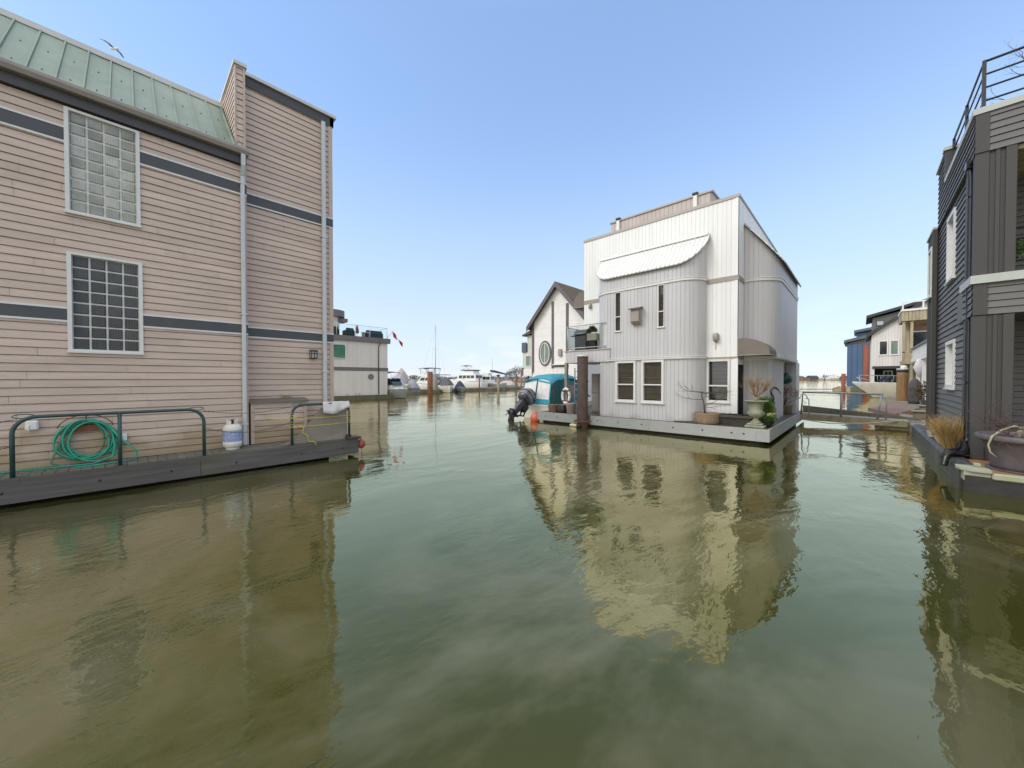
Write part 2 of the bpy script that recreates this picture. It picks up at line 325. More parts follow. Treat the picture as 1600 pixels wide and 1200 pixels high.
    def leaf(s, p, d, L, w):                          # one small bent leaf
        d = V(d).normalized(); q = d.orthogonal().normalized(); q.rotate(Matrix.Rotation(random.random() * 6.28, 3, d))
        p = V(p); nrm = d.cross(q) * L * .12
        s.poly([p, p + d * L * .5 + q * w + nrm, p + d * L, p + d * L * .5 - q * w + nrm])
    def build(s, name, mats, parent=None):
        if not isinstance(mats, (list, tuple)): mats = [mats]
        me = bpy.data.meshes.new(name)
        if parent is None:
            xs = [v.x for v in s.v]; ys = [v.y for v in s.v]; zs = [v.z for v in s.v]
            off = V(((min(xs) + max(xs)) / 2, (min(ys) + max(ys)) / 2, min(zs)))
        else:
            off = origin(parent)
        me.from_pydata([v - off for v in s.v], [], s.f)
        for m in mats: me.materials.append(m)
        me.polygons.foreach_set('material_index', s.mi); me.polygons.foreach_set('use_smooth', s.sm)
        me.update()
        o = bpy.data.objects.new(name, me); COL.objects.link(o)
        if parent is None: o.location = off
        else: o.parent = parent
        return o

def origin(o):
    p = V((0, 0, 0))
    while o is not None: p = p + o.location; o = o.parent
    return p
def thing(name, label, cat, loc, group=None):
    o = bpy.data.objects.new(name, None); COL.objects.link(o); o.location = loc
    o.empty_display_size = .2
    return tag(o, label, cat, group)
def tag(o, label, cat, group=None):
    o['label'] = label; o['category'] = cat
    if group: o['group'] = group
    return o
def structure(o): o['kind'] = 'structure'; return o

# wall frames: (origin xy, along, outward normal)
def FX(x, s=1): return ((x, 0), (0, 1), (s, 0))       # wall on a plane x = const, u = y
def FY(y, s=-1): return ((0, y), (1, 0), (0, s))      # wall on a plane y = const, u = x
def fp(F, u, d, z):
    O, U, N = F
    return (O[0] + U[0] * u + N[0] * d, O[1] + U[1] * u + N[1] * d, z)
def spans(u0, u1, cuts):
    out = [(u0, u1)]
    for a, b in cuts:
        nw = []
        for p, q in out:
            if b <= p or a >= q: nw.append((p, q)); continue
            if a > p: nw.append((p, a))
            if b < q: nw.append((b, q))
        out = nw
    return [(p, q) for p, q in out if q - p > 1e-4]
def lap(mb, F, u0, u1, z0, z1, h=.145, d=.022, holes=(), panel=3.7, dutch=True):
    k = 0; z = z0
    flip = F[1][0] * F[2][1] - F[1][1] * F[2][0] > 0
    while z < z1 - 1e-4:
        t = min(z + h, z1); ds = lambda q: d * (1 - (q - z) / h) if not dutch else (d if q - z < h * .62 else d * (1 - (q - z - h * .62) / (h * .38) * 1.0))
        zs = {z, t}
        if dutch: zs |= {q for q in (z + h * .60, z + h * .65, z + h * .87) if q < t}
        else: zs |= {q for q in (z + h * .90,) if q < t}
        for (a, b, c, e) in holes:
            for q in (c, e):
                if z < q < t: zs.add(q)
        zs = sorted(zs)
        def dep(q):
            r = (q - z) / h
            if not dutch: return d * (1 - r) if r < .901 else -.010
            return d * (1 - .25 * r / .60) if r <= .601 else d * .45 if r < .66 else d * .40 if r < .871 else -.016
        off = random.random() * panel
        cutsu = [u0] + [u for u in [u0 + off + panel * i for i in range(int((u1 - u0) / panel) + 1)] if u < u1 - .1] + [u1]
        for a, b in zip(cutsu, cutsu[1:]):
            cache = {}
            def gp(u, q, dd):
                key = (round(u, 5), round(q, 5), round(dd, 5))
                if key not in cache: cache[key] = mb.pt(fp(F, u, dd, q))
                return cache[key]
            def quad(l): mb.face(l[::-1] if flip else l)
            for q0, q1 in zip(zs, zs[1:]):
                cuts = [(x, y) for (x, y, c, e) in holes if c < (q0 + q1) / 2 < e]
                for p, r in spans(a, b - .004 if b < u1 else b, cuts):
                    quad([gp(p, q0, dep(q0)), gp(p, q1, dep(q1)), gp(r, q1, dep(q1)), gp(r, q0, dep(q0))])
                    if q0 == z: quad([gp(p, z, -.016), gp(p, z, dep(z)), gp(r, z, dep(z)), gp(r, z, -.016)])
        z += h
def vert(mb, path, z0, z1, board=.15, g=.024, d=.013, holes=(), ztop=None):
    """grooved vertical boards along a plan polyline (outside on its right-hand side); holes are (s0, s1, z0, z1)"""
    P = [V((p[0], p[1])) for p in path]; L = [0]
    for a, b in zip(P, P[1:]): L.append(L[-1] + (b - a).length)
    def at(s_):
        for i in range(len(P) - 1):
            if s_ <= L[i + 1] + 1e-9 or i == len(P) - 2:
                t = (P[i + 1] - P[i]); q = P[i] + t * ((s_ - L[i]) / max(1e-9, L[i + 1] - L[i])); t.normalize()
                return q, V((t.y, -t.x))
    def zt(s_): return z1 if ztop is None else ztop(s_, at(s_)[0])
    s0 = 0; tot = L[-1]; k = 0
    while s0 < tot - 1e-4:
        s1 = min(s0 + board, tot)
        segs = [(s0, s1 - g, 0, 0), (s1 - g, s1 - g * .65, 0, d), (s1 - g * .65, s1 - g * .35, d, d), (s1 - g * .35, s1, d, 0)] if s1 - s0 > g * 2 else [(s0, s1, 0, 0)]
        brk = sorted({q for h in holes for q in h[:2] if s0 < q < s1})
        cache = {}
        def gp(q, z, dd):
            key = (round(q, 5), round(z, 5), round(dd, 5))
            if key not in cache:
                c, n = at(q); c = c - n * dd; cache[key] = mb.pt((c.x, c.y, z))
            return cache[key]
        for a, b, da, db in segs:
            cs = [a] + [q for q in brk if a < q < b] + [b]
            for p, q in zip(cs, cs[1:]):
                fa = lambda x: da + (db - da) * (x - a) / (b - a)
                cuts = [(c, e) for (x, y, c, e) in holes if x < (p + q) / 2 < y]
                top = min(zt(p), zt(q)) if ztop is None else None
                if ztop is None:
                    for c, e in spans(z0, z1, cuts):
                        mb.face((gp(p, c, fa(p)), gp(q, c, fa(q)), gp(q, e, fa(q)), gp(p, e, fa(p))))
                else:
                    for c, e in spans(z0, 99, cuts):
                        ep, eq = (zt(p), zt(q)) if e > 98 else (e, e)
                        if ep <= c and eq <= c: continue
                        mb.face((gp(p, c, fa(p)), gp(q, c, fa(q)), gp(q, max(c, eq), fa(q)), gp(p, max(c, ep), fa(p))))
        s0 = s1
def arc(cx, cy, r, a0, a1, n=10):
    return [(cx + r * math.cos(R(a0 + (a1 - a0) * i / n)), cy + r * math.sin(R(a0 + (a1 - a0) * i / n))) for i in range(n + 1)]
def ribbon(mb, path, z0, z1, d0, d1):
    """trim strip that follows a plan polyline"""
    P = [V((p[0], p[1])) for p in path]; n = len(P); secs = []
    for i, p in enumerate(P):
        t = (P[min(i + 1, n - 1)] - P[max(i - 1, 0)]).normalized(); nn = V((t.y, -t.x))
        a = p + nn * d0; b = p + nn * d1
        secs.append([(a.x, a.y, z0), (b.x, b.y, z0), (b.x, b.y, z1), (a.x, a.y, z1)])
    mb.loft(secs)

def window(parent, F, u0, u1, z0, z1, fw=.055, rails=(), posts=(), blind=None, frame='white_trim', proud=.03, depth=.10,
           pane='pane', sill=True, rail_h=.05, inside=True, flat=False):
    f = MB()
    f.obox(F, u0, u1, -depth, proud, z1 - fw, z1); f.obox(F, u0, u1, -depth, proud, z0, z0 + fw)
    f.obox(F, u0, u0 + fw, -depth, proud - .001, z0 + fw, z1 - fw); f.obox(F, u1 - fw, u1, -depth, proud - .001, z0 + fw, z1 - fw)
    for r in rails: f.obox(F, u0 + fw, u1 - fw, -depth * .6, proud - .008, r - rail_h / 2, r + rail_h / 2)
    for q in posts: f.obox(F, q - rail_h / 2, q + rail_h / 2, -depth * .6, proud - .01, z0 + fw, z1 - fw)
    w = f.build('window', M[frame], parent)
    g = MB(); pd = .008 if flat else -depth * .75; g.obox(F, u0 + fw, u1 - fw, pd, pd + .006, z0 + fw, z1 - fw)
    g.build('pane', M[pane], w)
    if blind:
        b = MB(); z = z1 - fw - .02
        while z > z0 + fw + .02:
            b.poly([fp(F, u0 + fw + .01, -depth - .03, z), fp(F, u1 - fw - .01, -depth - .03, z), fp(F, u1 - fw - .01, -depth - .055, z + .032), fp(F, u0 + fw + .01, -depth - .055, z + .032)])
            z -= .05
        b.build('blind', M[blind], w)
    if inside and pane == 'pane':
        b = MB(); b.obox(F, u0, u1, -depth - .16, -depth - .12, z0, z1); b.build('room', M['dark_inside'], w)
    if sill:
        q = MB(); q.obox(F, u0 - .03, u1 + .03, -.01, proud + .03, z0 - .035, z0 - .002); q.build('sill', M[frame], w)
    return w

def branches(mb, p, d, L, r, depth, spread=.6, n=3, up=.15, bend=.25, steps=4, shrink=.68, tips=None, sides=5):
    p = V(p); d = V(d).normalized(); pts = [p.copy()]; rs = [r]
    for i in range(steps):
        d = (d + V((random.gauss(0, bend), random.gauss(0, bend), random.gauss(0, bend) + up * .3))).normalized()
        p = p + d * (L / steps); pts.append(p.copy()); rs.append(r * (1 - .45 * (i + 1) / steps))
    mb.tube(pts, rs, sides if depth > 1 else 4)
    if depth <= 0:
        if tips is not None: tips.append((p, d))
        return
    for k in range(n):
        i = random.randint(max(1, steps - 2), steps) if k else steps
        ax = d.orthogonal().normalized(); ax.rotate(Matrix.Rotation(random.random() * 6.283, 3, d))
        dd = (d + ax * spread * random.uniform(.6, 1.3) + V((0, 0, up))).normalized()
        branches(mb, pts[i], dd, L * shrink * random.uniform(.75, 1.2), rs[i] * .72, depth - 1, spread, n, up, bend, steps, shrink, tips, sides)

# ================================================================== water, far shore
def water_material():
    m = bpy.data.materials.new('silty_river_water'); m.use_nodes = True; nt = m.node_tree; nt.nodes.clear()
    out = _n(nt, 'ShaderNodeOutputMaterial'); p = _n(nt, 'ShaderNodeBsdfDiffuse'); gl = _n(nt, 'ShaderNodeBsdfGlossy'); ms = _n(nt, 'ShaderNodeMixShader')
    gl.inputs['Color'].default_value = (*WATER_TINT, 1); gl.inputs['Roughness'].default_value = .025
    lw = _n(nt, 'ShaderNodeLayerWeight'); lw.inputs['Blend'].default_value = .5
    pw = _n(nt, 'ShaderNodeMath', operation='POWER'); pw.inputs[1].default_value = WATER_POW; nt.links.new(lw.outputs['Facing'], pw.inputs[0])
    fm = _n(nt, 'ShaderNodeMapRange'); fm.inputs['To Min'].default_value = WATER_F0; fm.inputs['To Max'].default_value = .97; nt.links.new(pw.outputs[0], fm.inputs['Value'])
    p6 = _n(nt, 'ShaderNodeMath', operation='POWER'); p6.inputs[1].default_value = 4; nt.links.new(lw.outputs['Facing'], p6.inputs[0])
    gc = _n(nt, 'ShaderNodeMix', data_type='RGBA'); nt.links.new(p6.outputs[0], gc.inputs['Factor']); gc.inputs[6].default_value = (*WATER_TINT, 1); gc.inputs[7].default_value = (1, .915, .77, 1)
    nt.links.new(gc.outputs[2], gl.inputs['Color'])
    nt.links.new(fm.outputs[0], ms.inputs[0]); nt.links.new(p.outputs[0], ms.inputs[1]); nt.links.new(gl.outputs[0], ms.inputs[2]); nt.links.new(ms.outputs[0], out.inputs[0])
    tc = _n(nt, 'ShaderNodeTexCoord')
    def noise(scale, detail, stretch, rot=0.0, dist=0.0, rough=.55):
        mp = _n(nt, 'ShaderNodeMapping'); mp.inputs['Scale'].default_value = stretch; mp.inputs['Rotation'].default_value = (0, 0, rot)
        nt.links.new(tc.outputs['Object'], mp.inputs[0])
        n = _n(nt, 'ShaderNodeTexNoise'); n.inputs['Scale'].default_value = scale; n.inputs['Detail'].default_value = detail
        n.inputs['Distortion'].default_value = dist; n.inputs['Roughness'].default_value = rough
        nt.links.new(mp.outputs[0], n.inputs['Vector']); return n.outputs['Fac']
    def rng(v, a, b, c, d):
        r = _n(nt, 'ShaderNodeMapRange'); r.inputs['From Min'].default_value = a; r.inputs['From Max'].default_value = b
        r.inputs['To Min'].default_value = c; r.inputs['To Max'].default_value = d; nt.links.new(v, r.inputs['Value']); return r.outputs[0]
    def mul(a, b):
        q = _n(nt, 'ShaderNodeMath', operation='MULTIPLY'); nt.links.new(a, q.inputs[0])
        if isinstance(b, float): q.inputs[1].default_value = b
        else: nt.links.new(b, q.inputs[1])
        return q.outputs[0]
    def add(a, b):
        q = _n(nt, 'ShaderNodeMath', operation='ADD'); nt.links.new(a, q.inputs[0]); nt.links.new(b, q.inputs[1]); return q.outputs[0]
    patch = rng(noise(.19, 3, (1, .7, 1), R(-30), 1.0), .40, .62, .18, 1.5)        # calm and ruffled areas
    swell = mul(noise(.55, 2, (1, .55, 1), R(20)), .050)
    wave = mul(mul(noise(1.9, 3, (1, .55, 1), R(-25), .5), patch), .030)
    rip = mul(mul(noise(6.5, 3, (1, .45, 1), R(-32), .3), patch), .0135)
    fine = mul(mul(noise(22, 2, (1, .6, 1), R(-10)), patch), .0021)
    # pale patches in the base colour imitating bright cloud reflections
    cloud_glare = rng(noise(.22, 6, (1, .55, 1), R(-35), 1.4, .62), .45, .70, 0, 1)
    mc = _n(nt, 'ShaderNodeMix', data_type='RGBA'); nt.links.new(cloud_glare, mc.inputs['Factor']); mc.inputs[6].default_value = (*WATER_COL, 1); mc.inputs[7].default_value = (.17, .158, .105, 1)
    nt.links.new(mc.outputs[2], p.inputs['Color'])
    b = _n(nt, 'ShaderNodeBump'); b.inputs['Strength'].default_value = 1; b.inputs['Distance'].default_value = WATER_BUMP
    nt.links.new(add(add(swell, wave), add(rip, fine)), b.inputs['Height'])
    nt.links.new(b.outputs[0], gl.inputs['Normal']); nt.links.new(b.outputs[0], lw.inputs['Normal'])
    return m
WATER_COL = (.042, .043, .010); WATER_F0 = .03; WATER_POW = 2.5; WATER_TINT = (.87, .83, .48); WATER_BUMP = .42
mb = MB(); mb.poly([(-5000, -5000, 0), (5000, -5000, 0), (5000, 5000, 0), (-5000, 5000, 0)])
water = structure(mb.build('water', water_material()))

# ================================================================== tan house on the left
LH = thing('floating_house', 'tan lap-sided floating house with green metal roof, glass-block windows and a dark walkway round it', 'house', (-13.5, -1, 0))
A = FX(-10.7); T = FX(-11.13)
W1 = (-.79, .17, 5.2, 7.13); W2 = (-.785, .185, 2.61, 4.47)
mb = MB()
lap(mb, A, -9, 1.88, .5, 7.2, holes=[W1, W2])
lap(mb, T, 1.96, 4.0, .5, 9.36)
lap(mb, FY(4.08, 1), -18, -11.2, .5, 9.36)
lap(mb, FY(-9, -1), -18, -10.72, .5, 7.2)
mb.box(-18, -11.0, -8.98, 1.97, .45, 7.2); mb.box(-18, -11.15, 1.97, 4.06, .45, 9.5)
mb.build('wall', M['tan'], LH)
mb = MB(); mb.obox(A, 1.87, 1.965, -.44, .03, .5, 7.2); mb.build('corner_trim', M['tan_trim'], LH)
mb = MB(); mb.obox(T, 3.99, 4.10, -.1, .032, .5, 9.36); mb.build('corner_trim', M['tan_trim'], LH)
# parapet fin beside the tower
mb = MB()
lap(mb, FX(-10.74), 1.79, 1.95, 7.3, 9.52); lap(mb, FY(1.785, -1), -12.7, -10.76, 7.3, 9.52)
mb.box(-12.8, -10.75, 1.79, 1.96, 7.2, 9.51); mb.build('parapet_fin', M['tan'], LH)
for a, b, c in ((1.925, 1.97, -.1), (1.765, 1.80, -.06)):
    mb = MB(); mb.obox(FX(-10.74), a, b, c, .03, 7.35, 9.5); mb.build('corner_trim', M['tan_trim'], LH)
mb = MB(); mb.box(-12.85, -10.68, 1.74, 2.0, 9.52, 9.60); mb.build('parapet_cap', M['pale_cap'], LH)
mb = MB(); mb.obox(T, 1.972, 4.13, -.05, .05, 9.36, 9.60); mb.obox(FY(4.08, 1), -18, -11.08, -.05, .05, 9.36, 9.60)
mb.build('parapet_fascia', M['fascia_dark'], LH)
mb = MB(); mb.obox(T, 2.002, 4.19, -.3, .10, 9.602, 9.68); mb.box(-18, -11.44, 2.0, 4.19, 9.602, 9.68); mb.build('parapet_cap', M['pale_cap'], LH)
# two dark bands with pale edging
for z0, z1 in ((3.19, 3.40), (6.50, 6.73)):
    for F_, sp in ((A, [(-9, W1[0] - .002), (W1[1] + .002, 1.97)]), (T, [(1.975, 4.105)])):
        dz = -.02 if F_ is T else 0
        for a, b in sp:
            mb = MB(); mb.obox(F_, a, b, -.01, .034, z0 + dz, z1 + dz); mb.build('trim_band', M['band'], LH)
            mb = MB(); mb.obox(F_, a, b + .002, -.01, .042, z1 + dz, z1 + dz + .035); mb.obox(F_, a, b + .002, -.01, .042, z0 + dz - .035, z0 + dz); mb.build('band_edging', M['white_trim'], LH)
# glass-block windows
def block_window(u0, u1, z0, z1, mt, rows, cols=4):
    f = MB(); fw = .046
    f.obox(A, u0 - .01, u0 + fw, -.1, .05, z0, z1); f.obox(A, u1 - fw, u1 + .01, -.1, .05, z0, z1)
    f.obox(A, u0 + fw, u1 - fw, -.1, .049, z1 - fw, z1); f.obox(A, u0 + fw, u1 - fw, -.1, .049, z0, z0 + fw)
    f.obox(A, u0 - .02, u1 + .02, .03, .075, z0 - .02, z0 + .012)
    w = f.build('window', M['white_trim'], LH)
    g = MB(); g.obox(A, u0 + fw, u1 - fw, -.09, -.016, z0 + fw, z1 - fw); g.build('mortar_grid', M['mortar'], w)
    g = MB(); a, b, c, d = u0 + fw, u1 - fw, z0 + fw, z1 - fw; du = (b - a) / cols; dz = (d - c) / rows
    for i in range(cols):
        for j in range(rows):
            x0, x1, y0, y1 = a + i * du + .011, a + (i + 1) * du - .011, c + j * dz + .011, c + (j + 1) * dz - .011
            e = .016; t = random.uniform(-.004, .004)
            o = [fp(A, x0, -.02, y0), fp(A, x1, -.02, y0), fp(A, x1, -.02, y1), fp(A, x0, -.02, y1)]
            n_ = [fp(A, x0 + e, .006 + t, y0 + e), fp(A, x1 - e, .006 - t, y0 + e), fp(A, x1 - e, .006 + t, y1 - e), fp(A, x0 + e, .006 - t, y1 - e)]
            g.loft([o, n_])
    g.build('glass_blocks', M[mt], w)
    return w
block_window(*W1, 'block_lit', 9); block_window(*W2, 'block_dark', 8)
# roof
mb = MB(); y = -9.0; e0 = V((-10.5, 0, 7.47)); e1 = V((-12.3, 0, 9.27)); nn = V((.712, 0, .702)); w_ = .325
def rp(y, t, h): return tuple(V((0, y, 0)) + e0 + (e1 - e0) * t + nn * h)
while y < 1.78:
    b = min(y + w_, 1.79); ew = random.uniform(-.004, .004)
    mb.loft([[rp(y, 0, ew), rp(b, 0, ew), rp(b, 0, ew - .03), rp(y, 0, ew - .03)], [rp(y, 1, ew), rp(b, 1, ew), rp(b, 1, ew - .03), rp(y, 1, ew - .03)]])
    mb.loft([[rp(y - .022, -.005, ew), rp(y + .022, -.005, ew), rp(y + .012, -.005, .034), rp(y - .012, -.005, .034)], [rp(y - .022, 1, ew), rp(y + .022, 1, ew), rp(y + .012, 1, .034), rp(y - .012, 1, .034)]])
    mb.m = 1
    for t in (.10, .55):
        c = V(rp(y + .16, t + random.uniform(-.01, .01), .006)); mb.ball(c, .013, 6, 3)
    mb.m = 0; y = b
roof = mb.build('roof', [M['green_roof'], M['black_metal']], LH)
mb = MB(); mb.box(-12.8, -12.27, -9, 1.78, 9.262, 9.30); mb.box(-12.9, -12.33, -9, 1.78, 9.301, 9.42); mb.build('ridge_cap', M['pale_cap'], roof)
mb = MB(); mb.box(-18, -12.8, -9, 1.78, 9.1, 9.28); mb.build('roof_deck', M['gutter'], roof)
mb = MB()
mb.loft([[(-10.6, q, 7.36), (-10.49, q, 7.36), (-10.45, q, 7.43), (-10.45, q, 7.485), (-10.475, q, 7.485), (-10.48, q, 7.44), (-10.52, q, 7.40), (-10.6, q, 7.40)] for q in (-9, 1.99)])
mb.build('gutter', M['gutter'], LH)
mb = MB(); mb.box(-10.71, -10.60, -9, 1.96, 7.17, 7.40); mb.box(-10.75, -10.602, -9, 1.96, 7.402, 7.46); mb.build('eave_fascia', M['fascia_dark'], LH)
# downspouts
mb = MB()
mb.box(-10.555, -10.475, 1.84, 1.92, 7.24, 7.358)
mb.hexa([(-10.555, 1.84, 7.1), (-10.475, 1.84, 7.1), (-10.475, 1.92, 7.1), (-10.555, 1.92, 7.1), (-10.555, 1.84, 7.24), (-10.475, 1.84, 7.24), (-10.475, 1.92, 7.24), (-10.555, 1.92, 7.24)])
mb.hexa([(-10.66, 1.84, 6.9), (-10.58, 1.84, 6.9), (-10.58, 1.92, 6.9), (-10.66, 1.92, 6.9), (-10.555, 1.84, 7.1), (-10.475, 1.84, 7.1), (-10.475, 1.92, 7.1), (-10.555, 1.92, 7.1)])
mb.bbox(-10.66, -10.58, 1.84, 1.92, .52, 6.9, .012)
for z in (6.7, 3.62, 1.0): mb.box(-10.665, -10.575, 1.815, 1.945, z, z + .03)
mb.build('downspout', M['pipe_grey'], LH)
mb = MB(); mb.bbox(-11.10, -11.0, 3.785, 3.885, 1.36, 9.36, .012)
for z in (6.1, 2.3): mb.box(-11.11, -10.99, 3.755, 3.915, z, z + .035)
mb.build('downspout', M['pipe_grey'], LH)
# lantern, electrics, side cabinet
mb = MB(); mb.box(-11.11, -11.08, 3.46, 3.61, 2.66, 2.90); mb.bbox(-11.09, -10.93, 3.44, 3.63, 2.86, 2.90, .01); mb.bbox(-11.08, -10.94, 3.455, 3.615, 2.655, 2.69, .01)
for y in (3.46, 3.535, 3.60):
    mb.box(-10.955, -10.938, y - .008, y + .008, 2.69, 2.86)
mb.box(-10.955, -10.938, 3.46, 3.61, 2.80, 2.815)
w = mb.build('wall_lantern', M['black_metal'], LH)
mb = MB(); mb.box(-11.07, -10.957, 3.465, 3.60, 2.69, 2.86); mb.build('lamp_glass', M['lamp_glass'], w)
mb = MB(); mb.bbox(-10.68, -10.56, -1.285, -1.14, 1.19, 1.36, .02); mb.tube([(-10.55, -1.245, 1.27), (-10.54, -1.245, 1.16)], .008, 6); mb.ball((-10.555, -1.245, 1.27), .018, 8, 5); mb.build('junction_box', M['white_plastic'], LH)
mb = MB(); mb.bbox(-10.68, -10.62, -.125, -.055, .86, 1.0, .01); mb.build('outlet_box', M['white_plastic'], LH)
mb = MB(); c0 = FX(-10.76); lap(mb, c0, 2.08, 3.2, .5, 1.5); lap(mb, FY(3.26, 1), -11.12, -10.78, .5, 1.5); mb.box(-11.12, -10.78, 2.03, 3.25, .5, 1.5)
cab = mb.build('side_cabinet', M['tan'], LH)
for a, b in ((2.02, 2.09), (3.19, 3.27)):
    mb = MB(); mb.obox(c0, a, b, -.3, .035, .5, 1.5); mb.build('corner_trim', M['tan_trim'], cab)
mb = MB(); mb.hexa([(-11.13, 1.985, 1.56), (-10.68, 1.985, 1.50), (-10.68, 3.31, 1.50), (-11.13, 3.31, 1.56), (-11.13, 1.985, 1.60), (-10.68, 1.985, 1.54), (-10.68, 3.31, 1.54), (-11.13, 3.31, 1.60)]); mb.build('lid', M['deck_wood'], cab)
mb = MB(); mb.box(-11.1, -11.02, 2.75, 3.0, 1.66, 1.69); mb.ball((-11.07, 2.88, 1.69), .05, 8, 5, (1, 1.6, .8)); mb.build('hook', M['tan_trim'], LH)
# walkway and float
mb = MB(); y = -9
while y < 4.28:
    mb.box(-10.72, -9.99, y, min(y + .135, 4.28), .452, .492 + random.uniform(-.003, .003)); y += .142
mb.build('walkway', M['deck_wood'], LH)
mb = MB()
for a, b in ((-9, -2.9), (-2.894, .995), (1.003, 4.3)):
    mb.box(-9.985, -9.94, a, b, .075, .475)
mb.box(-10.6, -9.986, 4.285, 4.33, .075, .475)
mb.build('fascia', M['dock_fascia'], LH)
for y in (-1.45, -.4, .55, 1.6, 2.9, 3.9):
    mb = MB(); mb.ball((-9.94, y, .26), .022, 8, 5, (.6, 1, 1)); mb.build('fascia_bolt', M['black_metal'], LH)
mb = MB(); mb.box(-18, -10.4, -9, 3.7, -.6, .448); mb.box(-10.4, -10.0, -9, -8.8, -.5, .44)
for y in (-3.5, -1.2, .6, 2.7, 3.6): mb.box(-10.45, -9.99, y, y + .1, .15, .44)
mb.build('float', M['float_black'], LH)
# pipe railings
def railing(y0, y1, z0, zt, mids, x=-9.97, r=.27):
    mb = MB(); pr = .03; n = 6
    path = [(x, y0, z0)] + [(x, y0 + r - r * math.cos(R(90 * i / n)), zt - r + r * math.sin(R(90 * i / n))) for i in range(n + 1)]
    path += [(x, y1 - r + r * math.sin(R(90 * i / n)), zt - r + r * math.cos(R(90 * i / n))) for i in range(n + 1)] + [(x, y1, z0)]
    mb.tube(path, pr, 10)
    for m_ in mids: mb.tube([(x, m_, z0), (x, m_, zt)], pr * .95, 10)
    mb.m = 1
    for m_ in [y0, y1] + mids: mb.box(x - .05, x + .034, m_ - .07, m_ + .07, .38, .487)
    mb.m = 0
    for q in (y0, y1): mb.tube([(x, q + .12 * math.cos(a) * (1 if q == y0 else -1) + (.12 if q == y0 else -.12), zt + .01 + .035 * math.sin(a)) for a in [6.283 * k / 10 for k in range(11)]], .008, 5)
    return mb.build('railing', [M['green_rail'], M['dock_fascia']], LH)
railing(-1.34, 1.06, .48, 1.47, [-.145]); railing(2.70, 4.07, .48, 1.46, [], r=.24)

def chain_mesh(p, q, sag, n=46):
    mb = MB(); p, q = V(p), V(q)
    pts = [p.lerp(q, i / n) - V((0, 0, sag * 4 * (i / n) * (1 - i / n))) for i in range(n + 1)]
    for i in range(n):
        a, b = pts[i], pts[i + 1]; d = b - a
        s = V((.012, 0, 0)) if i % 2 else V((0, 0, .012))
        mb.tube([a - d * .15, a.lerp(b, .5) + s, b + d * .15], .005, 4); mb.tube([a - d * .15, a.lerp(b, .5) - s, b + d * .15], .005, 4)
    return mb
tag(chain_mesh((-9.97, 1.06, 1.43), (-9.97, 2.68, 1.43), .10).build('chain', M['chain']), 'upper dull chain slung between the two green pipe railings', 'chain', 'chains between the pipe railings')
tag(chain_mesh((-9.97, 1.07, 1.06), (-9.97, 2.69, 1.06), .16).build('chain', M['chain']), 'lower dull chain passing in front of the propane tank', 'chain', 'chains between the pipe railings')
tag(chain_mesh((-9.97, -3.4, 1.43), (-9.97, -1.33, 1.43), .13, 56).build('chain', M['chain']), 'upper chain leaving the long green railing at the left edge', 'chain', 'chains between the pipe railings')
tag(chain_mesh((-9.97, -3.4, 1.0), (-9.97, -1.34, 1.0), .15, 56).build('chain', M['chain']), 'lower chain leaving the long green railing at the left edge', 'chain', 'chains between the pipe railings')

# garden hose on its hanger
mb = MB()
pts = [(-10.60, -.585 + .36 * math.cos(R(a)), 1.12 + .30 * math.sin(R(a))) for a in range(15, 166, 10)]
mb.tube(pts, .009, 6); mb.tube([(-10.66, -.585 + .30 * math.cos(R(a)), 1.07 + .18 * math.sin(R(a))) for a in range(15, 166, 10)], .02, 6)
mb.box(-10.68, -10.62, -.79, -.38, 1.10, 1.22); mb.tube([(-10.66, -.585, 1.20), (-10.6, -.585, 1.41)], .012, 6)
mb.build('hose_hanger', M['rust'], LH)
mb = MB()
for k in range(9):
    rx = random.uniform(.27, .37); bot = random.uniform(.50, .66); top = random.uniform(1.26, 1.33); cx = -.585 + random.uniform(-.05, .07)
    lean = random.uniform(-.07, .08); xx = -10.61 + random.uniform(-.03, .05)
    mb.m = 1 if k in (2, 6) else 0
    pts = []
    for i in range(37):
        a = 2 * math.pi * i / 36; z = (top + bot) / 2 + (top - bot) / 2 * math.sin(a)
        pts.append((xx + .05 * (1 - math.sin(a)) * .6, cx + rx * math.cos(a) * (1 - .12 * math.sin(a)) + lean * (1 - math.sin(a)) * .6, z))
    mb.tube(pts, .0145, 7)
mb.m = 0
mb.tube([(-10.56, -.30, 1.2), (-10.5, -.18, .98), (-10.4, -.02, .80), (-10.36, .08, .66), (-10.42, .07, .52), (-10.3, -.1, .508), (-10.22, -.4, .508), (-10.2, -.7, .508)], .0145, 7)
mb.tube([(-10.58, -.26, 1.1), (-10.5, -.22, .8), (-10.44, -.25, .6), (-10.4, -.5, .51), (-10.45, -.9, .508), (-10.5, -1.4, .508), (-10.52, -2.2, .508), (-10.52, -3.2, .508)], .0145, 7)
mb.m = 1
mb.tube([(-10.62, -.88, 1.0), (-10.55, -.97, .7), (-10.5, -1.0, .58), (-10.46, -.88, .52), (-10.42, -.6, .508)], .0145, 7)
tag(mb.build('garden_hose', [M['hose'], M['hose_dull']]), 'bright green garden hose coiled on a hanger on the tan wall', 'hose')

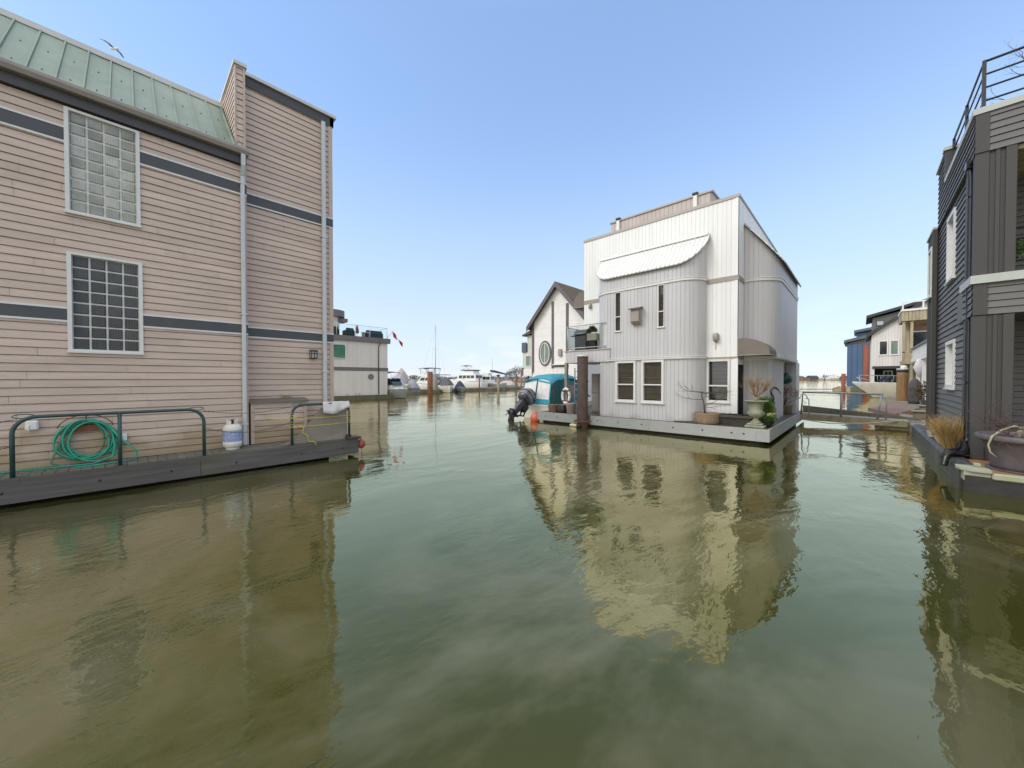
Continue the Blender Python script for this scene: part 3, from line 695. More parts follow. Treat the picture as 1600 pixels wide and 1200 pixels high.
# propane tank
t = thing('propane_tank', 'white propane tank with faded blue band standing beside the downspout', 'gas tank', (-10.36, 1.60, .492))
c = (-10.36, 1.60, .492)
mb = MB(); prof = [(.11, .035), (.165, .06), (.178, .10)]; mb.lathe([(.06, .035), (.13, .045), (.172, .085), (.18, .14), (.18, .19)], c, 28)
mb.m = 1; mb.lathe([(.1805, .188), (.181, .20), (.181, .41), (.1805, .422)], c, 28, cap=False); mb.m = 0
mb.lathe([(.18, .42), (.18, .46), (.172, .515), (.145, .555), (.09, .58), (.02, .585)], c, 28)
mb.build('body', [M['tank_white'], M['tank_blue']], t)
mb = MB(); mb.lathe([(.125, 0), (.13, .002), (.13, .05), (.122, .05)], c, 24); mb.build('foot_ring', M['tank_white'], t)
mb = MB()
for s in range(2):
    a0 = R(20 + 180 * s); secs = []
    for i in range(11):
        a = a0 + R(140) * i / 10; h = .69 if 2 < i < 8 else .66
        secs.append([(c[0] + q * math.cos(a), c[1] + q * math.sin(a), c[2] + z) for q, z in ((.105, .56), (.112, .56), (.112, h), (.105, h))])
    mb.loft(secs)
mb.build('collar', M['tank_white'], t)
mb = MB(); mb.cyl(c, .028, c[2] + .58, c[2] + .65, 12); mb.ball((c[0], c[1], c[2] + .665), .035, 10, 6, (1, 1, .5)); mb.tube([(c[0], c[1], c[2] + .62), (c[0] + .07, c[1] - .03, c[2] + .62)], .018, 8); mb.build('valve', M['black_metal'], t)

# plywood, cloth, ropes, buoy at the walkway's end
mb = MB(); out = [(2.50, .50), (2.62, .56), (2.80, .66), (2.98, .84), (3.14, 1.04), (3.28, 1.22), (3.40, 1.36), (4.03, 1.42), (4.035, .495)]
mb.prism(out, -10.06, -10.035, 'x')
tag(mb.build('plywood_sheet', M['plywood']), 'weathered plywood sheet with a curved edge tied behind the short green railing', 'plywood')
mb = MB(); ny, nx = 16, 9; g = []
for i in range(ny + 1):
    row = []
    for j in range(nx + 1):
        y = 3.40 + .66 * i / ny; s = -1 + 2 * j / nx
        wv = .018 * math.sin(y * 17 + s * 3) + .012 * math.sin(y * 31)
        dl = (.30 + .05 * math.sin(y * 9) - .13 * (y - 3.4)) if s > 0 else .26
        x = -9.97 + s * .075 + wv * abs(s); z = 1.505 - abs(s) ** 1.6 * dl + wv * .3
        row.append(mb.pt((x, y, z)))
    g.append(row)
mb.smooth = True
for i in range(ny):
    for j in range(nx): mb.face((g[i][j], g[i + 1][j], g[i + 1][j + 1], g[i][j + 1]))
o = mb.build('cloth', M['cloth']); so = o.modifiers.new('thick', 'SOLIDIFY'); so.thickness = .012
tag(o, 'pale crumpled cloth draped over the end of the short green railing', 'cloth')
mb = MB()
for z, dz in ((1.15, -.02), (.93, .01)):
    mb.tube([(-9.935, 2.66, z), (-9.93, 3.0, z - .01 + dz), (-9.93, 3.6, z - .015 + dz), (-9.935, 4.1, z + dz)], .008, 6)
    for y in (2.70, 4.07): mb.tube([(-9.97 + .04 * math.cos(a), y + .04 * math.sin(a), z + .006 * k) for k, a in enumerate([6.283 * i / 10 for i in range(21)])], .008, 5)
mb.tube([(-9.94, 2.2, 1.17), (-9.94, 2.5, 1.14), (-9.935, 2.7, 1.15), (-9.94, 2.86, 1.17)], .012, 6)
mb.tube([(-9.94, 2.86, .96), (-9.93, 2.95, .9), (-9.935, 2.92, .78), (-9.93, 3.03, .7), (-9.95, 3.06, .55), (-9.93, 3.2, .51), (-9.93, 3.24, .40)], .011, 6)
tag(mb.build('rope', M['rope_yellow']), 'yellow rope lashing the plywood to the short green railing', 'rope')
mb = MB(); mb.ball((-10.02, 4.42, .30), .105, 18, 12, (1, 1, 1.25)); mb.tube([(-10.02, 4.42, .42), (-10.02, 4.34, .49)], .02, 6); mb.tube([(-10.02, 4.42, .2), (-10.02, 4.43, -.05)], .006, 5)
tag(mb.build('buoy', M['buoy_dull']), 'dull red buoy hung at the corner of the left walkway', 'buoy')
mb = MB(); mb.bbox(-10.15, -9.85, 3.98, 4.36, .49, .53, .012); mb.box(-10.05, -9.95, 4.0, 4.12, .53, .60); mb.build('corner_plate', M['rust_dark'], LH)
# bird over the ridge
bp = far(178, 11.0, 76)
t = thing('bird', 'pale gull flying low over the green roof ridge', 'bird', bp)
ax = V((.75, .66, -.05)).normalized(); sd = V((-.66, .75, 0)); upv = V((0, 0, 1))
mb = MB(); mb.smooth = True; secs = []
KS = .62
for s_, r_ in ((-.22, .01), (-.18, .035), (-.10, .055), (0, .062), (.10, .045), (.15, .036), (.19, .038), (.225, .02), (.25, .008)):
    secs.append([tuple(bp + ax * s_ * KS + (sd * math.cos(a) + upv * math.sin(a)) * r_ * KS) for a in [6.283 * k / 10 for k in range(10)]])
mb.loft(secs)
mb.m = 1; mb.tube([bp + ax * .24 * KS, bp + ax * .29 * KS - upv * .008], [.006, .002], 6); mb.m = 0
mb.build('body', [M['white_plastic'], M['rope_yellow']], t)
for s_ in (1, -1):
    mb = MB(); pr = [(0, 0), (.11, .05), (.22, .045), (.32, .0)]
    for m_, (i0, i1) in ((0, (0, 2)), (1, (2, 3))):
        mb.m = m_
        mb.loft([[tuple(bp + sd * s_ * pr[i][0] + upv * (pr[i][1] + h) + ax * (f - pr[i][0] * .18)) for f, h in ((.045 - .03 * i / 3, 0), (.0, .006), (-.055 + .035 * i / 3, 0), (0, -.004))] for i in range(i0, i1 + 1)])
    mb.build('wing', [M['tarp_mauve'], M['black_metal']], t)

# ================================================================== dark brown house on the right
RH = thing('floating_house', 'dark brown floating house with lap siding, white-framed windows, roof railing and black float', 'house', (4.2, 15, 0))
RS = FX(1.82, -1); RP = FX(1.75, -1); RF = FY(12.69)
WA = (15.30, 16.45, 4.84, 6.70); WB = (15.10, 16.35, 1.84, 3.16)
mb = MB(); lap(mb, RS, 12.95, 18.2, .42, 7.0, h=.155, d=.026, dutch=False, holes=[WA, WB])
mb.box(2.1, 6.4, 14.6, 18.2, .4, 7.0); mb.build('wall', M['brown_lap'], RH)
mb = MB(); lap(mb, RP, 12.70, 16.42, 6.93, 7.77, h=.145, d=.026, dutch=False); lap(mb, FY(12.67), 1.93, 6.4, 6.95, 7.77, h=.145, d=.026, dutch=False)
mb.box(1.76, 6.4, 12.68, 16.42, 6.95, 7.76); mb.build('parapet', M['brown_lap'], RH)
mb = MB(); mb.box(1.70, 6.45, 12.62, 12.86, 7.772, 7.90); mb.box(1.70, 1.95, 12.862, 16.38, 7.772, 7.90); mb.build('parapet_cap', M['cap_white'], RH)
mb = MB(); lap(mb, FX(1.77, -1), 16.42, 18.1, 6.95, 8.70, h=.155, d=.026, dutch=False); lap(mb, FY(16.43), 2.0, 6.4, 7.5, 8.7, h=.155, d=.026, dutch=False); mb.box(1.79, 6.4, 16.45, 18.1, 7.0, 8.69); up = mb.build('upper_parapet', M['brown_lap'], RH)
mb = MB(); mb.box(1.72, 2.02, 16.39, 16.60, 7.80, 8.71); mb.build('pier', M['brown_board'], up)
mb = MB(); mb.box(1.68, 2.06, 16.35, 16.64, 8.712, 8.80); mb.box(1.70, 1.95, 16.642, 18.15, 8.70, 8.745); mb.build('parapet_cap', M['cap_white'], up)
mb = MB(); mb.box(1.9, 6.4, 12.9, 16.4, 7.0, 7.2); mb.box(2.2, 6.4, 12.75, 14.6, 6.86, 6.945); mb.build('roof_deck', M['aged_wood'], RH)
# corner column, boards and battens on the front
mb = MB()
mb.box(1.745, 1.93, 12.665, 12.86, .36, 3.46); mb.box(1.745, 1.93, 12.665, 12.86, 4.332, 6.948); mb.box(1.745, 1.935, 12.64, 12.87, 3.475, 4.148); mb.box(1.742, 1.93, 12.64, 12.87, 6.951, 7.77)
mb.build('corner_post', M['brown_board'], RH)
for z0, z1 in ((.36, 3.46), (4.332, 6.948)):
    mb = MB(); mb.box(1.93, 2.30, 12.70, 12.80, z0, z1); mb.box(2.02, 2.075, 12.672, 12.70, z0, z1); mb.box(2.15, 2.285, 12.66, 12.83, z0, z1 - .002); mb.build('front_boards', M['brown_board'], RH)
    mb = MB(); mb.box(5.9, 6.4, 12.70, 12.83, z0, z1); mb.build('porch_post', M['brown_board'], RH)
mb = MB(); lap(mb, RF, 1.93, 6.4, 3.48, 4.15, h=.145, d=.026, dutch=False); lap(mb, RP, 12.71, 13.75, 3.48, 4.15, h=.145, d=.026, dutch=False)
mb.box(1.76, 6.4, 12.70, 14.6, 3.48, 4.14); mb.build('balcony_front', M['brown_lap'], RH)
mb = MB(); mb.box(1.70, 6.45, 12.60, 12.84, 4.15, 4.325); mb.box(1.70, 1.86, 12.842, 13.85, 4.15, 4.325); mb.build('balcony_cap', M['cap_white'], RH)
mb = MB(); lap(mb, FY(14.55), 1.95, 6.4, .36, 3.46, h=.145, d=.026, dutch=False); lap(mb, FY(14.55), 1.95, 6.4, 4.2, 6.9, h=.145, d=.026, dutch=False)
mb.box(1.84, 1.95, 12.87, 14.6, .36, 7.0); mb.build('porch_wall', M['brown_lap'], RH)
mb = MB()
for z in (4.55, 4.78, 5.01, 5.24): mb.tube([(2.29, 12.75, z), (5.9, 12.75, z)], .018, 8)
mb.build('balcony_railing', M['black_metal'], RH)
mb = MB(); mb.box(1.775, 1.85, 13.72, 13.88, .42, 6.93); mb.build('side_trim', M['brown_board'], RH)
mb = MB(); mb.tube([(1.765, 13.22, 7.1), (1.75, 13.22, 6.9), (1.765, 13.2, 6.6), (1.77, 13.2, .75), (1.76, 13.15, .62), (1.70, 13.0, .56)], .055, 12)
for z in (6.2, 4.25, 2.0): mb.box(1.71, 1.82, 13.14, 13.26, z, z + .03)
mb.box(1.68, 1.85, 13.1, 13.32, 6.85, 7.02)
mb.build('downspout', M['black_pipe'], RH)
window(RH, RS, *WA, fw=.10, pane='pane_pale', frame='white_trim', proud=.055, inside=False); window(RH, RS, *WB, fw=.10, pane='pane_pale', frame='white_trim', proud=.055, inside=False)
mb = MB(); vert(mb, [(1.70, 19.75), (1.70, 18.25), (6.4, 18.25)][:2][::-1][::-1], .42, 6.95, board=.3, g=.03, d=-.02)
mb.box(1.705, 6.4, 18.2, 19.75, .42, 6.95); mb.box(1.66, 1.76, 18.13, 18.25, .42, 6.96); bay = mb.build('rear_bay', M['brown_board'], RH)
mb = MB(); mb.box(1.66, 6.4, 18.12, 19.8, 6.962, 7.03); mb.build('parapet_cap', M['cap_white'], bay)
window(bay, FX(1.70, -1), 18.45, 19.25, 4.85, 6.5, fw=.09, pane='pane_sage', proud=.05, inside=False, flat=True)
# roof railing
mb = MB()
for z in (8.93, 8.65, 8.37, 8.09):
    r_ = .027 if z > 8.9 else .021
    mb.tube([(1.86, 16.3, z), (1.86, 12.78, z), (6.3, 12.78, z)], r_, 8)
for q in ((1.86, 12.78), (1.86, 14.55), (1.86, 16.3), (3.6, 12.78), (5.4, 12.78)):
    mb.box(q[0] - .028, q[0] + .028, q[1] - .028, q[1] + .028, 7.9, 8.95)
mb.build('roof_railing', M['black_metal'], RH)
# float
mb = MB(); mb.prism([(1.43, 10.8), (7, 10.8), (7, 20.2), (1.43, 20.2)], -.6, .30); mb.build('float', M['tar'], RH)
mb = MB(); mb.loft([[(1.40, y, -.3), (1.40, y, .34), (1.46, y, .42), (1.62, y, .42), (1.62, y, -.3)] for y in (11.1, 13.0, 16.0, 20.2)]); mb.build('float_side', M['tar_side'], RH)
mb = MB(); x = 1.62
while x < 6.9:
    mb.box(x, x + .28, 10.86, 12.69, .302, .345 + random.uniform(-.004, .004)); x += .286
mb.build('porch_deck', M['tile'], RH)
mb = MB(); mb.bbox(1.74, 7.0, 10.74, 10.86, .27, .385, .02); mb.build('edge_plank', M['concrete_cap'], RH)
mb = MB(); mb.prism([(1.36, 11.20), (1.34, 11.0), (1.38, 10.85), (1.48, 10.76), (1.60, 10.74), (1.738, 10.75), (1.738, 11.0), (1.66, 11.15), (1.55, 11.22)], .385, .43); mb.prism([(1.42, 11.1), (1.42, 10.82), (1.735, 10.80), (1.735, 11.05)], .2, .384); mb.bbox(1.57, 1.66, 11.06, 11.16, .43, .50, .012); mb.build('corner_cap', M['concrete_cap'], RH)
mb = MB(); mb.box(1.62, 1.83, 12.7, 19.9, .40, .43)
mb.build('side_ledge', M['deck_wood'], RH)
mb = MB()
for a, b, w_ in (((1.50, 14.3), (1.60, 16.2), .05), ((1.56, 13.9), (1.66, 15.3), .06), ((1.46, 15.8), (1.58, 17.6), .045)):
    d = V((b[0] - a[0], b[1] - a[1], 0)).normalized(); n_ = V((d.y, -d.x, 0)) * w_
    A_, B_ = V((*a, .435)), V((*b, .432)); mb.hexa([A_ - n_, B_ - n_, B_ + n_, A_ + n_] + [q + V((0, 0, .03)) for q in (A_ - n_, B_ - n_, B_ + n_, A_ + n_)])
tag(mb.build('loose_planks', M['wood_grey']), 'loose pale planks lying along the black float beside the grey siding', 'planks')
def corrug_pipe(path, r, name, label):
    mb = MB(); P = [V(p) for p in path]; pts = []
    for i in range(len(P) - 1):
        p0, p1, p2, p3 = P[max(i - 1, 0)], P[i], P[i + 1], P[min(i + 2, len(P) - 1)]
        for k in range(14):
            t = k / 14; pts.append(.5 * ((2 * p1) + (p2 - p0) * t + (2 * p0 - 5 * p1 + 4 * p2 - p3) * t * t + (3 * p1 - p0 - 3 * p2 + p3) * t ** 3))
    pts.append(P[-1]); mb.tube(pts, [r * (1.1 if i % 2 else .86) for i in range(len(pts))], 12)
    return tag(mb.build(name, M['black_pipe']), label, 'drain pipe')
corrug_pipe([(1.72, 13.05, .66), (1.69, 12.75, .55), (1.60, 12.45, .49), (1.47, 12.25, .49), (1.36, 12.15, .44), (1.31, 12.08, .24)], .055, 'drain_pipe', 'nearer black corrugated drain pipe bent over the float edge')
corrug_pipe([(1.66, 13.1, .62), (1.62, 12.95, .52), (1.53, 12.75, .49), (1.42, 12.62, .47), (1.35, 12.55, .32)], .05, 'drain_pipe', 'farther black corrugated drain pipe bent over the float edge')

# grass clump
mb = MB(); tuft = V((1.60, 13.75, .42))
for k in range(1500):
    a = random.random() * 6.283; r0 = random.random() ** .5 * .17
    p = tuft + V((r0 * math.cos(a) * .75, r0 * math.sin(a) * 2.0, 0)); L = random.uniform(.42, .95)
    d = V((math.cos(a) * .20 - .03, math.sin(a) * .42, 1)) + V((random.gauss(0, .13), random.gauss(0, .2), 0)); d.normalize()
    b = V((d.x, d.y, -.35)) * L * .45 * random.random()
    sd = d.orthogonal().normalized(); sd.rotate(Matrix.Rotation(random.random() * 6.28, 3, d)); w_ = .0042
    pts = [p, p + d * L * .5 + b * .2, p + d * L * .85 + b * .8, p + d * L + b * 1.4]
    for i in range(3):
        ww = w_ * (1 - i * .28); w2 = w_ * (1 - (i + 1) * .3)
        mb.poly([pts[i] - sd * ww, pts[i] + sd * ww, pts[i + 1] + sd * w2, pts[i + 1] - sd * w2])
tag(mb.build('ornamental_grass', M['straw']), 'dry golden grass clump growing against the grey siding', 'grass clump')

# big planter with bare shrub
pc = (2.32, 11.72, .345)
t = thing('potted_shrub', 'bare twisted shrub in a large dark grey plastic pot on the right porch', 'potted plant', pc)
mb = MB(); mb.lathe([(.44, .03), (.455, .03), (.46, .10), (.55, .52), (.60, .56), (.645, .575), (.66, .60), (.655, .66), (.62, .685), (.60, .68), (.585, .62), (.57, .60)], pc, 44, cap=True)
mb.build('pot', M['pot_grey'], t)
mb = MB(); mb.cyl(pc, .58, pc[2] + .56, pc[2] + .615, 30); mb.build('soil', M['soil'], t)
mb = MB(); mb.lathe([(.42, 0), (.50, .0), (.52, .028), (.44, .03)], pc, 36); mb.build('saucer', M['pot_grey'], t)
mb = MB(); b0 = V((2.14, 11.5, .95))
mb.tube([b0, b0 + V((.02, 0, .14)), b0 + V((.05, -.03, .24))], [.045, .042, .036], 9)
q = b0 + V((.05, -.03, .22))
mb.tube([q, q + V((-.10, -.04, .04)), q + V((-.26, -.12, -.04)), q + V((-.38, -.2, -.16)), q + V((-.43, -.24, -.32)), q + V((-.41, -.27, -.45)), q + V((-.34, -.29, -.53))], [.034, .024, .02, .017, .014, .012, .008], 8)
mb.tube([q, q + V((.16, -.04, .12)), q + V((.34, -.06, .2)), q + V((.6, -.02, .22))], [.032, .03, .024, .016], 8)
mb.build('trunk', M['bark_pale'], t)
mb = MB()
random.seed(21)
for k in range(30):
    s_ = q + V((random.uniform(-.3, .35), random.uniform(-.2, .2), random.uniform(-.12, .12)))
    branches(mb, s_, (random.uniform(-1.5, .5), random.uniform(-.8, .5), random.uniform(-.25, .45)), random.uniform(.25, .6), .008, 2, spread=.8, n=2, up=.02, bend=.3)
mb.build('twigs', M['bark_red'], t)
# bare shrub on the roof deck
t = thing('bare_shrub', 'bare leafless shrub in a tub behind the roof railing of the brown house', 'shrub', (3.1, 13.5, 7.2))
mb = MB(); mb.lathe([(.24, 0), (.30, .42), (.32, .45), (.28, .45), (.27, .40), (.05, .40)], (3.1, 13.5, 7.2), 24); mb.build('tub', M['clay'], t)
mb = MB(); random.seed(5)
branches(mb, (3.1, 13.5, 7.58), (-.15, -.05, 1), .75, .03, 0, n=3)
for dz, dr in ((.45, (-1, -.35, .5)), (.6, (-.9, .1, .75)), (.75, (-.7, -.3, 1.0)), (.7, (.6, .1, .9)), (.55, (-1, -.2, .28)), (.75, (-.2, .5, 1))):
    branches(mb, (3.05, 13.5, 7.6 + dz), dr, .75, .016, 3, spread=.6, n=3, up=.08, shrink=.66)
mb.build('branches', M['bark_red'], t)
mb = MB(); t = thing('balcony_plant', 'small green plant in a pot behind the upper balcony bars of the brown house', 'potted plant', (2.52, 13.1, 4.142))
mb.lathe([(.12, 0), (.16, .25), (.14, .25)], (2.52, 13.1, 4.142), 18); mb.build('pot', M['clay'], t)
mb = MB()
for k in range(260):
    d = V((random.gauss(0, 1), random.gauss(0, 1), random.gauss(.3, .8))).normalized(); mb.leaf(V((2.48, 13.1, 4.85)) + d * random.uniform(.03, .26), d, .09, .02)
mb.build('leaves', M['leaf_green'], t)

# ================================================================== white houseboat in the middle
random.seed(11)
CH = thing('floating_house', 'white and pale grey metal-clad floating house with rounded bays and a corrugated awning', 'house', (-6.4, 19, 0))
Y0 = 14.95; CF = FY(Y0); ZF = .49
bayP = arc(-7.8, 14.95, .80, 180, 270, 12) + arc(-5.0, 14.95, .80, 270, 360, 12)
gfP = [(-8.25, 16.4), (-8.25, 14.19)] + [(-8.2, 14.18)] + arc(-4.98, 14.95, .77, 270, 360, 10)
rbP = arc(-3.17, 16.87, 1.02, 270, 360, 14) + [(-2.15, 21.4)]
rgP = arc(-3.17, 16.62, .76, 270, 360, 10) + [(-2.41, 19.5)]
xL, xR = -9.54, -3.18
# main walls
mb = MB()
s_ = lambda x: x - xL
vert(mb, [(xL, Y0), (xR, Y0)], ZF, 8.55, holes=[(s_(-4.165), s_(-3.42), 1.24, 2.80), (0, s_(-8.25), 0, 2.86), (s_(-8.25), s_(-4.9), 0, 5.9)])
mb.build('front_wall', M['white_panel'], CH)
mb = MB(); vert(mb, [(xR, Y0), (xR, 23.05)], 2.87, 8.58, holes=[(1.2, 6.1, 0, 5.9)]); vert(mb, [(xR, Y0), (xR, 15.9)], ZF, 2.87, holes=[(.12, .85, 0, 2.62)])
mb.build('side_wall', M['white_panel'], CH)
mb = MB(); vert(mb, [(xR, 23.05), (xL, 23.05), (xL, Y0)], 2.87, 8.58); vert(mb, [(-3.3, 23.05), (xL, 23.05), (xL, 16.5)], ZF, 2.87)
mb.build('rear_wall', M['white_panel'], CH)
mb = MB(); mb.box(xL + .05, xR - .05, Y0 + .3, 23.0, 8.2, 8.4); mb.build('roof', M['coping'], CH)
mb = MB(); mb.box(xL - .03, xR + .03, Y0 - .03, Y0 + .12, 8.55, 8.66); mb.box(xR - .12, xR + .03, Y0 + .121, 23.1, 8.585, 8.66); mb.box(xL - .03, xL + .12, Y0 + .121, 23.1, 8.585, 8.66); mb.box(xL + .121, xR - .121, 22.98, 23.1, 8.585, 8.66)
mb.build('coping', M['coping'], CH)
# bays
mb = MB()
def slope_top(y): return 7.42 - (Y0 - y) * 1.22
hs = [(-7.515, -7.25), (-5.705, -5.46)]
def bs(x): return .80 * math.pi / 2 + (x + 7.8)          # arc length along the flat of the bay
vert(mb, bayP, 2.87, 7.4, holes=[(bs(a), bs(b), 4.10, 5.72) for a, b in hs], ztop=lambda s, p: slope_top(p.y) - .02)
bay = mb.build('front_bay', M['grey_panel'], CH)
for a, b in hs:
    window(bay, FY(14.15), a, b, 4.10, 5.72, fw=.022, rails=(4.70,), blind='blind', rail_h=.035, depth=.06, proud=.02)
mb = MB(); gs = 2.21 + .05
wins = [(-7.49, -6.60), (-6.36, -5.47)]
vert(mb, gfP, ZF, 2.86, holes=[(gs + (a + 8.2), gs + (b + 8.2), 1.16, 2.82) for a, b in wins])
gf = mb.build('ground_floor_wall', M['grey_panel'], CH)
for a, b in wins: window(gf, FY(14.18), a, b, 1.16, 2.84, fw=.085, rails=(1.87,), blind='blind', proud=.045)
window(CH, CF, -4.175, -3.41, 1.24, 2.815, fw=.07, rails=(1.85,), blind='blind_grey', proud=.04)
def rtop(s, p): return 7.80 - max(0, p.x + 3.17) * 1.30
mb = MB(); vert(mb, rbP, 2.87, 7.4, ztop=lambda s, p: rtop(s, p) - .02); vert(mb, [(-2.15, 21.4), (-3.17, 21.4)], 2.87, 7.4, ztop=lambda s, p: rtop(s, p) - .02)
rb = mb.build('side_bay', M['grey_panel'], CH)
mb = MB(); vert(mb, rgP, ZF, 2.86); vert(mb, [(-2.41, 19.5), (-3.1, 19.5), (-3.1, 21.35)], ZF, 2.86); vert(mb, [(-3.1, 21.38), (-2.17, 21.38)], ZF, 2.86)
vert(mb, [(-2.17, 21.38), (-2.17, 22.6), (-3.3, 22.6)], ZF, 2.86)
mb.build('ground_floor_wall', M['grey_panel'], CH)
# soffits (floor plates) that close the bays
mb = MB(); mb.prism(bayP, 2.83, 2.868); mb.prism(rbP + [(-3.17, 21.4)], 2.83, 2.868); mb.box(xL, xR, Y0 + .02, 23, 2.83, 2.868); mb.build('soffit', M['grey_panel'], CH)
# trims
for pth, z0, z1 in (([(xL - .01, Y0), (-8.6, Y0)], 5.63, 5.80), ([(-4.2, Y0), (xR + .02, Y0)], 5.63, 5.80), ([(xR, Y0 + .01), (xR, 15.86)], 5.63, 5.80), ([(-4.2, Y0), (xR + .02, Y0)], 2.84, 2.90)):
    mb = MB(); ribbon(mb, pth, z0, z1, -.01, .022); mb.build('trim', M['vent'], CH)
for pth, z0, z1 in ((bayP, 5.745, 5.84), (rbP, 5.70, 5.80), (bayP[4:], 2.862, 2.93), (rbP, 2.86, 2.93), (rgP, 2.78, 2.84)):
    mb = MB(); ribbon(mb, pth, z0, z1, -.01, .035); ribbon(mb, pth, z1, z1 + .018, -.01, .05); mb.build('trim', M['white_trim'], CH)
mb = MB(); ribbon(mb, [(xR - .10, Y0), (xR + .012, Y0), (xR + .012, Y0 + .10)][:2], ZF, 8.55, -.005, .012); ribbon(mb, [(xR, Y0 - .012), (xR, Y0 + .09)], 2.9, 8.55, -.005, .012)
mb.build('corner_trim', M['white_panel'], CH)
# corrugated awning over the front bay: a sloped sheet cut to the bay's rounded plan
mb = MB(); off = .12
plan = [(-8.60, 14.93), (-8.598, 14.62), (-8.56, 14.45), (-8.45, 14.28), (-8.25, 14.13), (-8.02, 14.05), (-7.8, 14.03)] + [(-7.8 + i * .28, 14.15 - off) for i in range(1, 10)] + arc(-5.0, 14.95, .80 + off, 270, 354, 16)
def front_y(x):
    best = 14.95
    for (a, b), (c, d) in zip(plan, plan[1:]):
        if a <= x <= c and c > a: best = b + (d - b) * (x - a) / (c - a)
    return best
n = 540; x0, x1 = plan[0][0] + .01, plan[-1][0] - .01; rows = []
def az(y): return 7.50 - (Y0 - y) * 1.235
for i in range(n + 1):
    x = x0 + (x1 - x0) * i / n; fy = min(front_y(x), 14.93); h = .030 * max(0, math.sin(2 * math.pi * x / .165) - .55) / .45
    ny_, nz_ = -.777, .629
    rows.append([mb.pt((x, Y0 - .005 + ny_ * h, az(Y0) + nz_ * h)), mb.pt((x, fy + ny_ * h, az(fy) + nz_ * h)), mb.pt((x, fy + .01, az(fy) - .025)), mb.pt((x, Y0 - .005, az(Y0) - .025))])
for a, b in zip(rows, rows[1:]):
    for k in range(4): mb.face((a[k], b[k], b[(k + 1) % 4], a[(k + 1) % 4]))
aw = mb.build('corrugated_awning', M['corrug'], CH)
mb = MB(); mb.hexa([(-8.66, Y0 - .02, 7.53), (-8.66, Y0 - .10, 7.435), (-4.16, Y0 - .10, 7.435), (-4.16, Y0 - .02, 7.53), (-8.66, Y0 - .005, 7.58), (-8.66, Y0 - .12, 7.46), (-4.16, Y0 - .12, 7.46), (-4.16, Y0 - .005, 7.58)]); mb.build('flashing', M['corrug'], aw)
mb = MB(); P_ = [p for p in plan]; mb.tube([(p[0], min(p[1], 14.94) + .02, az(min(p[1], 14.94)) - .03) for p in P_], .018, 6); mb.build('edge_trim', M['vent'], aw)
# the same kind of roof over the side bay
mb = MB(); plan2 = arc(-3.17, 16.87, 1.02 + .12, 276, 360, 16) + [(-2.03, 16.87 + i * .35) for i in range(1, 14)]
n = 240; ya, yb = plan2[0][1] + .01, 21.4; rows = []
def front_x(y):
    best = -3.16
    for (a, b), (c, d) in zip(plan2, plan2[1:]):
        if b <= y <= d and d > b: best = a + (c - a) * (y - b) / (d - b)
    return best
for i in range(n + 1):
    y = ya + (yb - ya) * i / n; fx = max(front_x(y), -3.15); h = .022 * (1 if math.sin(2 * math.pi * y / .14) > .1 else -1 if math.sin(2 * math.pi * y / .14) < -.3 else 0)
    zz = lambda x: 7.86 - max(0, x + 3.17) * 1.30
    rows.append([mb.pt((-3.175 + .79 * h, y, zz(-3.17) + .6 * h)), mb.pt((fx + .79 * h, y, zz(fx) + .6 * h)), mb.pt((fx - .01, y, zz(fx) - .05)), mb.pt((-3.175, y, zz(-3.17) - .05))])
for a, b in zip(rows, rows[1:]):
    for k in range(4): mb.face((a[k], a[(k + 1) % 4], b[(k + 1) % 4], b[k]))
aw2 = mb.build('corrugated_awning', M['corrug'], CH)
mb = MB(); mb.tube([(p[0] - .01, p[1], 7.82 - max(0, p[0] + 3.17) * 1.30) for p in plan2[1:]], .022, 6); mb.build('edge_trim', M['fascia_dark'], aw2)
# rooftop enclosure
mb = MB(); vert(mb, [(-8.69, 15.95), (-4.33, 15.95), (-4.33, 21.5)], 8.3, 9.5, board=.18); vert(mb, [(-4.33, 21.5), (-8.69, 21.5), (-8.69, 15.95)], 8.3, 9.5, board=.18); pen = mb.build('roof_parapet', M['taupe_panel'], CH)
mb = MB(); mb.box(-8.74, -4.28, 15.90, 16.02, 9.5, 9.57); mb.box(-4.40, -4.28, 16.021, 21.55, 9.5, 9.57); mb.box(-8.74, -8.62, 16.021, 21.55, 9.5, 9.57); mb.build('coping', M['coping'], pen)
for x in (-8.30, -4.92):
    mb = MB(); mb.box(x - .07, x + .07, 15.86, 15.945, 8.62, 9.52); q = mb.build('post', M['corrug'], pen)
    mb = MB(); mb.bbox(x - .11, x + .11, 15.82, 16.05, 9.57, 9.645, .015); mb.build('post_cap', M['fascia_dark'], q)
mb = MB(); mb.box(-3.95, -3.4, 17.2, 21.0, 8.5, 8.95); mb.build('roof_cabinet', M['taupe_panel'], CH)
mb = MB()
for x in (-7.4, -5.3): mb.cyl((x, 17.2), .05, 9.0, 9.9, 10)
mb.build('vent_pipe', M['steel'], CH)
